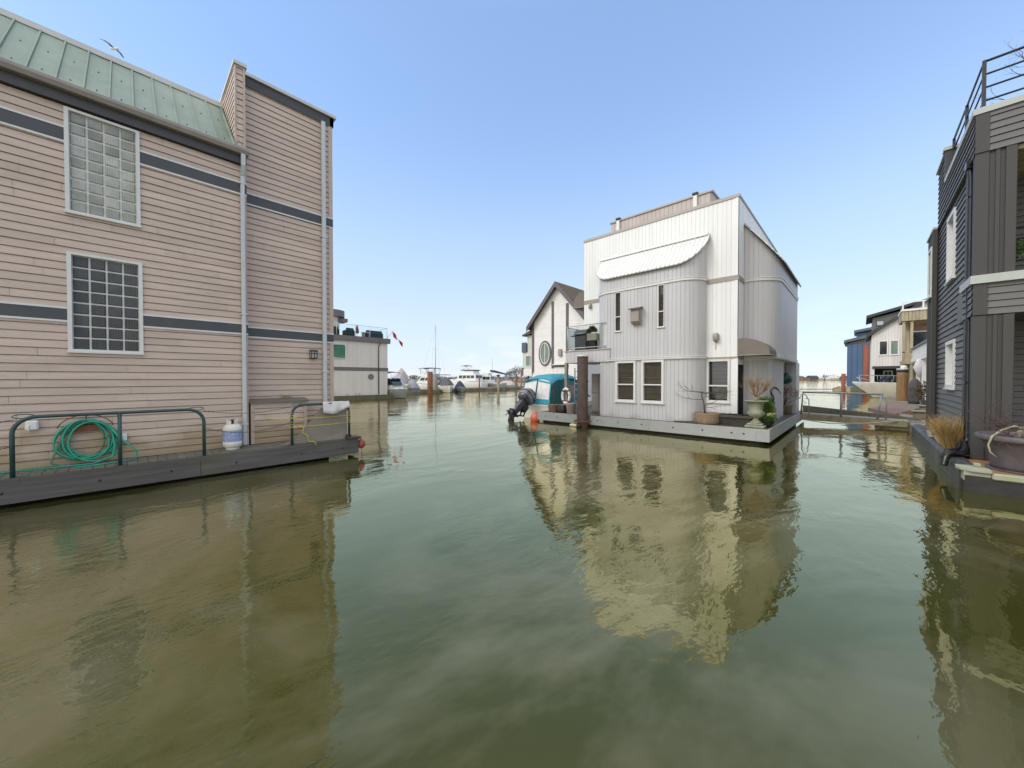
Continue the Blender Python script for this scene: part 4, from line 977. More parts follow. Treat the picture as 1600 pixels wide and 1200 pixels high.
# fittings on the front
mb = MB(); mb.box(-6.72, -6.35, 14.0, 14.15, 4.30, 4.92); mb.hexa([(-6.70, 13.90, 4.40), (-6.37, 13.90, 4.40), (-6.37, 14.0, 4.30), (-6.70, 14.0, 4.30), (-6.70, 13.90, 4.88), (-6.37, 13.90, 4.88), (-6.37, 14.0, 4.92), (-6.70, 14.0, 4.92)])
v_ = mb.build('vent_box', M['vent'], CH)
mb = MB(); mb.hexa([(-6.77, 13.82, 4.86), (-6.30, 13.82, 4.86), (-6.30, 14.15, 4.94), (-6.77, 14.15, 4.94), (-6.77, 13.82, 4.91), (-6.30, 13.82, 4.91), (-6.30, 14.15, 4.99), (-6.77, 14.15, 4.99)]); mb.build('hood', M['plum_trim'], v_)
def wall_light(F, u, z, s=1.0):
    mb = MB(); secs = []
    for d, q in ((0, .9), (.05, 1), (.12, .95), (.17, .7), (.19, .3)):
        secs.append([fp(F, u + .10 * s * q * (abs(math.cos(a)) ** .6) * (1 if math.cos(a) > 0 else -1), d * s, z + .17 * s * q * (abs(math.sin(a)) ** .6) * (1 if math.sin(a) > 0 else -1)) for a in [6.283 * k / 16 for k in range(16)]])
    mb.smooth = True; mb.loft(secs); return mb.build('wall_light', M['vent'], CH)
wall_light(CF, -3.86, 3.63); wall_light(CF, -9.18, 5.5, .75)
mb = MB(); mb.tube([(-3.88, 14.94, 3.46), (-3.88, 14.935, 3.2)], .008, 5); mb.build('cable', M['vent'], CH)
# door in the side wall and the barrel awnings
mb = MB(); mb.obox(FX(xR), 15.08, 15.80, -.14, -.09, ZF, 2.60); dr = mb.build('door', M['pane_dark'], CH)
mb = MB(); mb.obox(FX(xR), 15.04, 15.10, -.15, .012, ZF, 2.62); mb.obox(FX(xR), 15.77, 15.83, -.15, .012, ZF, 2.62); mb.build('door_frame', M['black_metal'], dr)
mb = MB(); mb.obox(FX(xR), 15.0, 15.9, -.9, -.85, .3, 2.85); mb.build('room', M['dark_inside'], dr)
def barrel(F, u0, u1, z0, dep, hgt, name='door_awning'):
    mb = MB(); prof = [(0, 0)] + [(dep * math.sin(R(a)) ** 1.0, hgt * math.cos(R(a)) ** .8) for a in range(0, 91, 9)][::-1]
    prof = [(max(0, d), h) for d, h in prof]
    us = [u0, u0 + .03] + [u0 + .03 + (u1 - u0 - .06) * i / 8 for i in range(1, 8)] + [u1 - .03, u1]
    mb.loft([[fp(F, u, d * (1 - (.012 if i % 2 else 0)), z0 + h * (1 - (.012 if i % 2 else 0))) for d, h in prof] for i, u in enumerate(us)])
    a = mb.build(name, M['awning'], CH)
    mb = MB(); mb.tube([fp(F, u0, .0, z0 - .01), fp(F, u0, dep, z0 - .01), fp(F, u1, dep, z0 - .01), fp(F, u1, 0, z0 - .01)], .014, 6); mb.build('frame', M['coping'], a)
barrel(FX(xR), 14.93, 16.35, 2.94, .95, .60)
barrel(FX(xL, -1), 15.2, 17.0, 5.60, .80, .78)
mb = MB(); vert(mb, [(-9.95, 19.5), (-9.95, 16.2), (-9.55, 16.2)], 3.45, 5.5); mb.box(-10.1, -9.5, 16.0, 17.2, 5.45, 5.58); mb.build('side_bay', M['white_panel'], CH)
mb = MB(); mb.tube([(-9.75, 15.5, 8.0 - 1.2), (-9.75, 15.5, 7.15), (-9.3, 15.5, 7.18)], .02, 6); mb.tube([(-9.75, 15.5, 6.2), (-9.75, 15.5, 7.15), (-9.75, 18, 7.15)], .02, 6); mb.build('roof_rail', M['grey_paint'], CH)
# recess under the balcony
mb = MB(); vert(mb, [(-9.5, 16.4), (-8.25, 16.4)], ZF, 2.84); mb.build('recess_wall', M['grey_panel'], CH)
# balcony
mb = MB(); bp_ = [(-10.22, 17.2), (-10.22, 14.5), (-10.16, 14.28), (-10.0, 14.15), (-7.72, 14.12)]
vert(mb, bp_, 2.84, 3.36, board=.19); mb.prism([(-10.2, 17.2), (-10.2, 14.5), (-10.0, 14.17), (-7.74, 14.14), (-7.74, 14.9), (-9.5, 14.9), (-9.5, 17.2)], 2.87, 3.34); bal = mb.build('balcony', M['grey_panel'], CH)
mb = MB(); ribbon(mb, bp_, 3.36, 3.41, -.16, .03); mb.build('balcony_edge', M['coping'], bal)
mb = MB(); rp_ = [(-10.17, 17.1), (-10.17, 14.5), (-10.12, 14.32), (-9.98, 14.22), (-7.95, 14.2)]
for z, r_ in ((4.53, .025), (3.52, .02)): mb.tube([(*p, z) for p in rp_], r_, 8)
for p in (rp_[1], rp_[3], rp_[0]): mb.tube([(*p, 3.40), (*p, 4.53)], .022, 8)
mb.box(-8.06, -7.93, 14.14, 14.22, 4.48, 4.56); mb.box(-8.06, -7.93, 14.14, 14.22, 3.46, 3.55)
ra = mb.build('railing', M['steel'], bal)
mb = MB(); ribbon(mb, rp_[3:], 3.56, 4.48, -.006, .0); ribbon(mb, rp_[:2], 3.56, 4.48, -.006, .0); mb.build('glass_panel', M['rail_glass'], ra)
mb = MB(); mb.box(-10.12, -9.99, 14.18, 14.31, ZF, 2.86); mb.build('balcony_post', M['wood_grey'], CH)
mb = MB()
for q in (-9.72, -9.32): mb.box(q, q + .04, 14.40, 14.44, ZF, 2.6)
for k in range(7): mb.box(-9.68, -9.32, 14.405, 14.435, .75 + k * .28, .79 + k * .28)
tag(mb.build('ladder', M['wood_grey']), 'grey timber ladder leaning upright beside the balcony post', 'ladder')
# float of the house
mb = MB(); mb.box(-11.45, -2.12, 13.9, 23.6, .445, .485 - .004)
mb.build('deck', M['deck_dark'], CH)
mb = MB()
for k in range(8):
    a = -2.14 + 0; mb.box(-11.45, -2.13, 13.905 + k * .142, 13.905 + k * .142 + .134, .4815, .4885)
for k in range(7): mb.box(-3.15 + k * .145, -3.15 + k * .145 + .137, 15.05, 23.5, .4815, .4885)
mb.build('deck_boards', M['deck_dark'], CH)
mb = MB()
for a, b in ((-11.49, -9.06), (-8.52, -5.9), (-5.893, -2.05)): mb.box(a, b, 13.84, 13.90, .10, .495)
mb.box(-2.11, -2.052, 13.901, 23.6, .10, .495); mb.box(-11.49, -11.43, 13.901, 23.6, .10, .495)
mb.box(-9.06, -8.52, 13.96, 14.0, .1, .49)
mb.build('fascia', M['float_grey'], CH)
for x in (-11.0, -10.3, -8.15, -7.2, -6.2, -5.0, -4.0, -3.1, -2.75):
    mb = MB(); mb.ball((x, 13.838, .31), .035, 10, 5, (1, .5, .8)); mb.build('fascia_bolt', M['fascia_dark'], CH)
mb = MB(); mb.box(-2.46, -2.40, 13.832, 13.84, .10, .47); mb.box(-2.40, -2.20, 13.832, 13.84, .40, .47); mb.box(-2.20, -2.15, 13.832, 13.84, .10, .47); mb.build('corner_bracket', M['float_grey'], CH)
mb = MB(); mb.box(-11.3, -2.35, 14.05, 23.4, -.7, .44); mb.build('float', M['float_black'], CH)

# ------------------------------------------------- things on and round the white house
def bark_pot(name, label, cat, c, pot, potmat, soil=None):
    t = thing(name, label, cat, c); m_ = MB(); m_.lathe(pot, c, 30); m_.build('pot', M[potmat], t)
    if soil: m_ = MB(); m_.cyl(c, soil[0], c[2] + soil[1] - .04, c[2] + soil[1], 24); m_.build('soil', M['soil'], t)
    return t
D_ = .489
c = (-3.98, 14.30, D_)
t = bark_pot('potted_shrub', 'bare spreading shrub in a round pebbled tan pot on the white house deck', 'potted plant', c, [(.30, 0), (.36, .0), (.37, .03), (.39, .05), (.40, .12), (.42, .36), (.42, .40), (.38, .40), (.375, .33), (.02, .33)], 'stone_pot', (.37, .345))
random.seed(31); mb = MB()
b0 = V((c[0] - .06, c[1], D_ + .33)); mb.tube([b0, b0 + V((-.03, 0, .22)), b0 + V((-.05, 0, .42)), b0 + V((-.12, .0, .68)), b0 + V((-.10, 0, .82))], [.032, .028, .024, .02, .014], 7)
for dz, dr, L in ((.28, (1, -.3, .12), .5), (.30, (1, .1, .1), .75), (.55, (-1, -.4, -.05), .6), (.72, (1, -.2, .25), .75), (.78, (-1, -.3, .15), .7), (.80, (1, .3, .0), .6), (.80, (-.6, -.5, .1), .6), (.62, (.8, -.5, -.05), .5)):
    branches(mb, b0 + V((-.06, 0, dz)), dr, L, .012, 2, spread=.55, n=3, up=.04, bend=.18, shrink=.55)
mb.build('branches', M['bark_red'], t)
mb = MB(); mb.tube([(-5.0, 13.98, .515), (-4.62, 14.05, .53), (-4.36, 14.10, .55)], [.03, .028, .02], 7); tag(mb.build('driftwood_stick', M['bark_dark']), 'dark driftwood stick lying on the deck left of the round pebbled pot', 'stick')
# trough
t = thing('planter_trough', 'long low dark wooden trough between the round pot and the urn', 'planter', (-3.22, 14.5, D_))
mb = MB(); mb.hexa([(-3.62, 14.32, D_), (-2.72, 14.32, D_), (-2.72, 14.66, D_), (-3.62, 14.66, D_), (-3.72, 14.24, D_ + .34), (-2.62, 14.24, D_ + .34), (-2.62, 14.72, D_ + .34), (-3.72, 14.72, D_ + .34)]); mb.build('box', M['trough'], t)
mb = MB(); z_ = D_ + .34
mb.box(-3.76, -2.58, 14.19, 14.26, z_ - .05, z_ + .03); mb.box(-3.76, -2.58, 14.70, 14.76, z_ - .05, z_ + .03); mb.box(-3.76, -3.70, 14.261, 14.699, z_ - .05, z_ + .029); mb.box(-2.64, -2.58, 14.261, 14.699, z_ - .05, z_ + .029); mb.build('rim', M['trough'], t)
mb = MB(); mb.box(-3.7, -2.64, 14.26, 14.70, z_, z_ + .012)
for k in range(90): mb.leaf((random.uniform(-3.6, -2.7), random.uniform(14.3, 14.65), z_ + .012), (random.gauss(0, .6), random.gauss(0, .6), 1), .07, .014)
mb.build('soil', M['soil'], t)
# urn with a twiggy bonsai
c = (-2.50, 14.30, D_); RX = 1.0
t = thing('urn_with_bonsai', 'mossy fluted stone urn with a golden twiggy leafless bonsai', 'potted plant', c)
mb = MB(); mb.bbox(c[0] - .27, c[0] + .27, c[1] - .27, c[1] + .27, D_, D_ + .09, .02); mb.bbox(c[0] - .22, c[0] + .22, c[1] - .22, c[1] + .22, D_ + .09, D_ + .15, .02)
mb.lathe([(.17, .15), (.18, .17), (.12, .22), (.085, .27), (.08, .30), (.10, .32), (.10, .34)], c, 28)
mb.lathe([(.10, .33), (.16, .36), (.215, .42), (.235, .48), (.225, .54)], c, 72, flute=lambda i, a: .045 * abs(math.sin(a * 9)) * (1 if 0 < i < 4 else .2), cap=False)
mb.lathe([(.225, .535), (.20, .56), (.195, .60), (.20, .68), (.225, .78), (.27, .84), (.34, .865), (.355, .88), (.35, .90), (.31, .90), (.27, .86), (.02, .85)], c, 40)
mb.build('urn', M['urn'], t)
mb = MB(); mb.cyl(c, .26, D_ + .83, D_ + .872, 24); 
for k in range(50): mb.ball((c[0] + random.uniform(-.2, .2), c[1] + random.uniform(-.2, .2), D_ + .875), random.uniform(.01, .025), 6, 4)
mb.build('soil', M['deck_wood'], t)
random.seed(77); mb = MB(); b0 = V((c[0], c[1], D_ + .86))
mb.tube([b0, b0 + V((.015, 0, .08)), b0 + V((.02, 0, .15))], [.045, .036, .032], 8); top = b0 + V((.02, 0, .14))
for k, (dx, dy, up_) in enumerate(((-1, -.1, .9), (-.8, .5, .8), (.9, -.2, .95), (1, .4, .9), (-.2, -.8, 1), (.3, .8, 1), (-.9, -.5, .55), (.3, -.3, 1.2), (1, -.5, .7))):
    branches(mb, top, (dx * .8, dy * .8, up_ * 1.1), .36, .017, 4, spread=.55, n=4, up=.28, bend=.15, shrink=.62, steps=3)
mb.build('branches', M['bark_gold'], t)
# green conifer
c = (-2.36, 14.85, D_)
t = bark_pot('potted_conifer', 'bright green feathery dwarf conifer in a pot behind the urn', 'potted plant', c, [(.12, 0), (.15, .02), (.19, .24), (.2, .26), (.17, .26), (.02, .22)], 'clay_brown')
mb = MB()
for k in range(2600):
    d = V((random.gauss(0, 1), random.gauss(0, 1), random.gauss(0, 1))).normalized(); r_ = random.uniform(.55, 1.0)
    lump = 1 + .22 * math.sin(d.x * 7 + d.z * 5) * math.cos(d.y * 6)
    p = V((c[0], c[1], D_ + .56)) + V((d.x * .27, d.y * .27, d.z * .36 * (1.1 if d.z > 0 else .9))) * r_ * lump
    mb.leaf(p, d + V((0, 0, .9)), random.uniform(.05, .10), .011)
mb.build('foliage', M['leaf_green'], t)
# dark bowl with flowers
c = (-2.30, 14.55, D_)
t = bark_pot('flower_bowl', 'low black bowl with pale yellow flowers at the float corner', 'potted plant', (-2.28, 14.62, D_), [(.13, 0), (.15, .01), (.23, .12), (.26, .23), (.27, .25), (.25, .25), (.22, .2), (.02, .2)], 'black_plastic', (.235, .22))
c = (-2.28, 14.62, D_); mb = MB()
for k in range(500):
    a = random.random() * 6.283; r_ = random.random() ** .5 * .27
    mb.leaf((c[0] + r_ * math.cos(a), c[1] + r_ * math.sin(a), D_ + .22 + random.random() * .16), (math.cos(a) * r_ * 3, math.sin(a) * r_ * 3, 1), .09, .022)
mb.build('leaves', M['leaf_green'], t)
mb = MB()
for k in range(60):
    a = random.random() * 6.283; r_ = random.random() ** .5 * .24; mb.ball((c[0] + .06 + r_ * math.cos(a) * .8, c[1] + r_ * math.sin(a), D_ + .36 + random.random() * .12), random.uniform(.012, .026), 6, 4)
mb.build('flowers', M['petal'], t)
c = (-2.62, 14.72, D_); t = bark_pot('small_pot', 'small dark pot of dull red leaves between the urn and the black bowl', 'potted plant', c, [(.10, 0), (.13, .02), (.16, .2), (.14, .2), (.02, .17)], 'clay_brown')
mb = MB()
for k in range(160):
    a = random.random() * 6.283; r_ = random.random() ** .5 * .17; mb.leaf((c[0] + r_ * math.cos(a), c[1] + r_ * math.sin(a), D_ + .19), (math.cos(a), math.sin(a), 1.2), .12, .02)
mb.build('leaves', M['leaf_red'], t)
# heron
hb = V((-2.36, 15.55, D_))
t = thing('heron_statue', 'black bronze heron statue with a curved neck behind the green conifer', 'statue', tuple(hb))
f = V((.80, .45, 0)).normalized(); f = V((.72, .69, 0)).normalized(); u = V((0, 0, 1))
mb = MB()
for s_ in (-.045, .045): mb.tube([hb + V((s_, -s_, 0)), hb + V((s_, -s_, .34)), hb + V((s_ * .9, -s_, .66)) - f * .02], [.013, .012, .022], 8)
bd = [(-.30, .60, .012), (-.22, .66, .055), (-.10, .74, .10), (.02, .80, .115), (.12, .84, .09), (.17, .90, .06), (.17, .99, .042), (.12, 1.08, .036), (.10, 1.18, .034), (.15, 1.27, .036), (.23, 1.30, .045), (.30, 1.28, .034), (.37, 1.20, .017), (.46, 1.07, .005)]
mb.tube([hb + f * a + u * b for a, b, r_ in bd], [r_ for a, b, r_ in bd], 14)
for s_ in (-1, 1): mb.ball(hb + f * -.05 + u * .74 + V((f.y, -f.x, 0)) * s_ * .075, .12, 10, 6, (.6, .6, 1.25))
mb.tube([hb + f * .17 + u * .86, hb + f * .21 + u * .78, hb + f * .22 + u * .70], [.03, .02, .005], 6)
mb.cyl(hb, .13, D_, D_ + .02, 16); mb.build('body', M['bronze'], t)
# red shrub, hanging ball
c = (-2.55, 20.9, D_)
t = bark_pot('potted_shrub', 'crimson-leaved shrub in a brown pot in the alcove at the back corner', 'potted plant', c, [(.22, 0), (.26, .02), (.33, .36), (.36, .42), (.32, .42), (.02, .38)], 'clay')
mb = MB(); random.seed(3); tips = []
for k in range(7): branches(mb, (c[0], c[1], D_ + .4), (random.gauss(0, .5) + .2, random.gauss(0, .5), 1), .45, .014, 2, spread=.6, n=3, tips=tips)
mb.build('branches', M['bark_red'], t)
mb = MB()
for p, d in tips:
    for k in range(4): mb.leaf(p + V((random.gauss(0, .05), random.gauss(0, .05), random.gauss(0, .05))), d + V((random.gauss(0, .6), random.gauss(0, .6), 0)), .08, .016)
mb.build('leaves', M['leaf_red'], t)
mb = MB(); mb.ball((-2.44, 20.3, 2.12), .27, 22, 14, (1, 1, .95)); mb.tube([(-2.44, 20.3, 2.36), (-2.44, 20.3, 2.84)], .012, 6)
tag(mb.build('hanging_ball', M['ball_green']), 'dark green ball hung in the back alcove of the white house', 'hanging ball')
# pots at the left end of the float
random.seed(9)
c = (-10.72, 14.12, D_)
t = bark_pot('potted_shrub', 'tall bare twigs in a tan pot at the left float end by the boat', 'potted plant', c, [(.19, 0), (.21, .01), (.27, .36), (.28, .38), (.25, .38), (.02, .34)], 'clay')
mb = MB()
for k in range(6): branches(mb, (c[0], c[1], D_ + .34), (random.gauss(0, .16), random.gauss(0, .16), 1), random.uniform(.7, 1.3), .012, 2, spread=.3, n=2, up=.3, bend=.07, shrink=.5)
mb.build('branches', M['bark_dark'], t)
c = (-10.22, 14.15, D_); t = bark_pot('glazed_pot', 'squat dark brown glazed pot between the tan pot and the mauve pot', 'pot', c, [(.17, 0), (.20, .01), (.25, .14), (.26, .24), (.23, .34), (.24, .37), (.21, .37), (.2, .32), (.02, .3)], 'clay_brown', (.2, .33))
c = (-9.62, 13.98, D_ - .001); t = bark_pot('pale_pot', 'tall pale mauve tapered pot beside the balcony post', 'pot', c, [(.15, 0), (.17, .01), (.23, .44), (.25, .46), (.25, .50), (.22, .50), (.02, .46)], 'pot_pale', (.22, .47))
mb = MB(); n_ = 24
cc = V((-9.98, 14.10, 1.30)); mb.tube([cc + V((.07 * math.sin(a), 0, 0)) * 0 + V((.20 * math.cos(a), .0, .34 * math.sin(a))) for a in [6.283 * k / n_ for k in range(n_ + 1)]], .062, 10)
o = mb.build('life_ring', M['gelcoat']); tag(o, 'white life ring hung on the balcony post', 'life ring')
mb = MB()
for a in (45, 135, 225, 315): mb.tube([cc + V((.20 * math.cos(R(a + b)), 0, .34 * math.sin(R(a + b)))) for b in (-9, 0, 9)], .066, 10)
mb.build('band', M['buoy_dull'], o)
t = thing('storage_cabinet', 'brown two-door storage cabinet under the balcony', 'cabinet', (-8.95, 15.6, D_))
mb = MB(); mb.box(-9.45, -8.62, 15.5, 16.1, D_, 2.35); mb.build('body', M['vent'], t)
for a, b in ((-9.44, -9.045), (-9.03, -8.63)):
    mb = MB(); mb.bbox(a, b, 15.46, 15.5, D_ + .06, 1.42, .01); mb.bbox(a, b, 15.46, 15.5, 1.44, 2.32, .01); mb.build('door', M['vent'], t)
mb = MB(); mb.cyl((-8.42, 15.1), .14, D_, 1.42, 20); mb.cyl((-8.42, 15.1), .10, 1.42, 1.46, 16); tag(mb.build('water_cylinder', M['white_plastic']), 'slim white cylinder standing at the edge of the dark recess under the balcony', 'cylinder')
# barbecue and box planter on the balcony
t = thing('barbecue', 'dark grey gas barbecue standing on the balcony', 'barbecue', (-9.45, 14.62, 3.41))
mb = MB(); mb.bbox(-9.72, -9.12, 14.42, 14.85, 3.42, 4.12, .02); mb.build('cabinet', M['bbq'], t)
mb = MB(); sec = [[(x, 14.63 - .25 * math.cos(R(a)), 4.14 + .26 * math.sin(R(a))) for a in range(0, 181, 20)] for x in (-9.74, -9.10)]; mb.loft(sec); mb.box(-9.98, -9.76, 14.45, 14.8, 4.10, 4.14); mb.build('lid', M['bbq'], t)
mb = MB(); mb.tube([(-9.68, 14.34, 4.18), (-9.16, 14.34, 4.18)], .025, 8); mb.build('handle', M['steel'], t)
t = thing('planter_box', 'beige planter box with a dark plant beside the barbecue on the balcony', 'planter', (-8.75, 14.4, 3.41))
mb = MB(); mb.bbox(-8.98, -8.50, 14.28, 14.58, 3.82, 4.14, .02); mb.build('box', M['beige_pot'], t)
mb = MB(); mb.box(-8.9, -8.58, 14.33, 14.53, 3.41, 3.82); mb.build('stand', M['black_metal'], t)
mb = MB()
for k in range(500): d = V((random.gauss(0, 1), random.gauss(0, .7), random.gauss(.4, .8))).normalized(); mb.leaf(V((-8.78, 14.43, 4.22)) + V((d.x * .2, d.y * .13, abs(d.z) * .24)) * random.uniform(.3, 1), d, .09, .02)
mb.build('leaves', M['leaf_dark'], t)
# pile with its collar, fender and buoys
t = thing('steel_pile', 'thick dark rusty steel pile standing against the white house float', 'pile', (-8.79, 13.66, -3))
mb = MB(); mb.cyl((-8.79, 13.66), .235, -3, 3.06, 28); mb.build('pile_shaft', M['rust_dark'], t)
mb = MB(); mb.cyl((-8.79, 13.66), .25, 3.06, 3.12, 28); mb.cyl((-8.79, 13.66), .25, 3.12, 3.15, 28, .1); mb.build('pile_cap', M['pale_cap'], t)
mb = MB(); mb.tube([(-8.48, 13.88, .26), (-8.46, 13.6, .26), (-8.55, 13.38, .26), (-8.79, 13.30, .26), (-9.03, 13.38, .26), (-9.12, 13.6, .26), (-9.10, 13.88, .26)], .032, 8); mb.build('pile_collar', M['rust'], CH)
mb = MB(); mb.tube([(-9.35, 13.50, .05), (-9.25, 13.49, .055), (-9.0, 13.46, .055), (-8.9, 13.45, .05)], [.03, .075, .075, .03], 12); tag(mb.build('fender', M['fender']), 'small cream fender floating beside the dark pile', 'fender')
mb = MB(); mb.tube([(-8.86, 13.40, .06), (-8.72, 13.36, .06)], .085, 14); mb.ball((-8.68, 13.36, .06), .04, 10, 6); tag(mb.build('float_bottle', M['black_plastic']), 'black plastic float bobbing at the foot of the dark pile', 'float')

# ================================================================== boats
def hull_sections(L, B, H, sheer=.25, flare=.75, n=14, draft=.25, fine=.55, transom=.88, bowrake=.12):
    """hull along +x from stern x=0 to bow x=L, waterline z=0, sheer height H; 9 points a section, port to starboard"""
    secs = []
    for i in range(n + 1):
        t = i / n; w = B / 2 * (transom + (1 - transom) * min(1, t * 3)) * (1 if t < 1 - fine else math.cos((t - (1 - fine)) / fine * math.pi / 2) ** .72)
        w = max(w, .012); z = H * (1 + sheer * t ** 2.2); x = L * t; rk = bowrake * L * max(0, (t - .6) / .4) ** 1.6
        wl = w * flare * (1 - .35 * max(0, t - .5)); dz = -draft * (1 - max(0, t - .75) * 2.5)
        xs = lambda q: x + rk * (q - .5)
        pts = [(xs(1), w, z), (xs(1), w * 1.02, z - .06 * H), (xs(.55), (w + wl) / 2 + .03 * w, z * .5), (xs(.1), wl, .04), (xs(0), wl * .55, dz)]
        secs.append(pts + [(xs(-.1), 0, dz * 1.15)] + [(p[0], -p[1], p[2]) for p in pts[::-1]])
    return secs
def loc_frame(p, heading):                        # heading: where the bow points, degrees anticlockwise from +x
    return Matrix.Translation(V(p)) @ Matrix.Rotation(R(heading), 4, 'Z')
def hull(T_, parent, L, B, H, m='gelcoat', stripe=None, **k):
    mb = MB(T_); mb.smooth = True; S_ = hull_sections(L, B, H, **k)
    ids = [[mb.pt(p) for p in sec] for sec in S_]
    for a, b in zip(ids, ids[1:]):
        for q in range(len(a) - 1):
            mb.m = 1 if q in (3, 4, 5, 6) else (2 if stripe and q in (0, 9) else 0); mb.face((a[q], a[q + 1], b[q + 1], b[q]))
    mb.smooth = False; mb.m = 0; mb.face(ids[0]); mb.face(ids[-1][::-1])
    h = mb.build('hull', [M[m], M['antifoul'], M[stripe or m]], parent)
    mb = MB(T_); d0 = [[(s[0][0], s[0][1] * .97, s[0][2] - .03), (s[0][0], 0, s[0][2] + .04), (s[-1][0], s[-1][1] * .97, s[-1][2] - .03)] for s in S_]
    ids = [[mb.pt(p) for p in s] for s in d0]
    for a, b in zip(ids, ids[1:]):
        for q in range(2): mb.face((a[q], a[q + 1], b[q + 1], b[q]))
    mb.build('deck', M['gelcoat'], h); return h
def cabin(T_, parent, x0, x1, w, z0, z1, rf=.25, rb=.05, tap=.86, m='gelcoat', win=None, name='cabin', wz=(.45, .85), nw=4):
    mb = MB(T_); h = z1 - z0; tw = w * tap
    b = [(x0, -w / 2, z0), (x1, -w / 2, z0), (x1, w / 2, z0), (x0, w / 2, z0)]
    t = [(x0 + rb, -tw / 2, z1), (x1 - rf, -tw / 2, z1), (x1 - rf, tw / 2, z1), (x0 + rb, tw / 2, z1)]
    mb.hexa(b + t); c = mb.build(name, M[m], parent)
    if win:
        g = MB(T_)
        def q(k0, k1, a, zz, out=.012):
            p = [V(b[k0]).lerp(V(b[k1]), a), V(t[k0]).lerp(V(t[k1]), a)]; r = p[0].lerp(p[1], zz)
            n_ = (V(b[k1]) - V(b[k0])).cross(V((0, 0, 1))).normalized(); return r + n_ * out
        for k0, k1, cnt in ((0, 1, nw), (2, 3, nw), (1, 2, 2), (3, 0, 2)):
            for i in range(cnt):
                a0 = .06 + .88 * i / cnt + .018; a1 = .06 + .88 * (i + 1) / cnt - .018
                g.loft([[q(k0, k1, a0, wz[0]), q(k0, k1, a1, wz[0]), q(k0, k1, a1, wz[1]), q(k0, k1, a0, wz[1])], [q(k0, k1, a0, wz[0], -.01), q(k0, k1, a1, wz[0], -.01), q(k0, k1, a1, wz[1], -.01), q(k0, k1, a0, wz[1], -.01)]])
        g.build('cabin_windows', M[win], c)
    return c
def bimini(T_, parent, x0, x1, w, z0, z1, m='navy', r=.018):
    mb = MB(T_); secs = []
    for i in range(7):
        x = x0 + (x1 - x0) * i / 6; bow = .10 * math.sin(math.pi * i / 6)
        top = [(x, w / 2 * math.cos(R(a)) , z1 - .12 + bow + .12 * math.sin(R(a))) for a in range(0, 181, 20)]
        secs.append(top + [(p[0], p[1] * .98, p[2] - .03) for p in top[::-1]])
    mb.loft(secs); b = mb.build('bimini_top', M[m], parent)
    for s in (-1, 1):
        mb = MB(T_)
        for x in (x0 + .1, (x0 + x1) / 2, x1 - .1): mb.tube([(x, s * w / 2 * .97, z1 - .12), (x0 * .4 + x1 * .6, s * w / 2 * .97, z0)], r, 5)
        mb.build('bimini_frame', M['steel'], b)
def boat_rail(T_, parent, L, B, H, z=.5, sheer=.25, x0=.45, r=.016):
    mb = MB(T_); S_ = hull_sections(L, B, H, sheer); n = len(S_)
    for s in (0, -1):
        pts = [(q[s][0] * 1.0, q[s][1] * .93, q[s][2] + z) for i, q in enumerate(S_) if i / n >= x0]
        mb.tube(pts, r, 5)
        for i in range(0, len(pts), 2): mb.tube([pts[i], (pts[i][0], pts[i][1], pts[i][2] - z)], r * .8, 5)
    mb.build('bow_rail', M['steel'], parent)
def cover_mesh(T_, L, B, zb, ridge, m, parent, x0=0, name='boat_cover', peak=.5, n=14):
    mb = MB(T_); mb.smooth = True; secs = []
    for i in range(n + 1):
        t = i / n; x = x0 + L * t; w = B / 2 * (1 if t < .55 else math.cos((t - .55) / .45 * math.pi / 2) ** .7) + .02
        zr = zb + ridge * max(.08, math.sin(math.pi * min(1, max(0, (t + .06) ** (math.log(.5) / math.log(peak))))) ** .8) + random.uniform(-.05, .05)
        secs.append([(x, w * c, zb - .25 + (zr - zb + .25) * (1 - abs(c) ** 1.5) + random.uniform(-.02, .02)) for c in (-1, -.98, -.75, -.4, 0, .4, .75, .98, 1)])
    mb.loft(secs, caps=True, closed=False); mb.face([len(mb.v) - 9 + k for k in range(9)]); mb.face(list(range(8, -1, -1)))
    return mb.build(name, M[m], parent)

# --- teal-canopied runabout moored beside the white house; stern at (-12.65, 14.95), bow away along +y
T_ = loc_frame((-12.62, 14.95, 0), 90)
t = thing('motor_boat', 'white motor boat under a teal canvas canopy with clear windows, moored beside the white house', 'boat', (-12.62, 14.95, 0))
hull(T_, t, 5.6, 2.1, .72, 'gelcoat_cream', transom=.95)
mb = MB(T_); mb.box(-.03, .22, -.98, .98, .66, .74); mb.tube([(0, -1.03, .70), (2.8, -1.06, .72), (4.2, -.86, .78)], .03, 6); mb.tube([(0, 1.03, .70), (2.8, 1.06, .72), (4.2, .86, .78)], .03, 6); mb.build('rub_rail', M['white_plastic'], t)
def can(x, s, zf):                                   # canopy skin: s runs -1..1 across
    a = abs(s); top = zf
    return (x, 1.0 * math.copysign(min(1, a ** .75 * 1.0), s), top - .30 * a ** 3.2)
cs = [(.25, 2.10), (.75, 2.30), (1.3, 2.36), (2.0, 2.40), (2.5, 2.34), (2.9, 2.12), (3.15, 1.82)]
ss = [-1, -.9, -.7, -.35, 0, .35, .7, .9, 1]
mb = MB(T_); mb.smooth = True
ids = [[mb.pt(tuple(V(can(x, s, z)) + V((0, 0, .012 * math.sin(9 * s + x * 5))))) for s in ss] for x, z in cs]
for a, b in zip(ids, ids[1:]):
    for k in range(8): mb.face((a[k], b[k], b[k + 1], a[k + 1]))
cano = mb.build('canopy_top', M['teal'], t); so = cano.modifiers.new('thick', 'SOLIDIFY'); so.thickness = .02
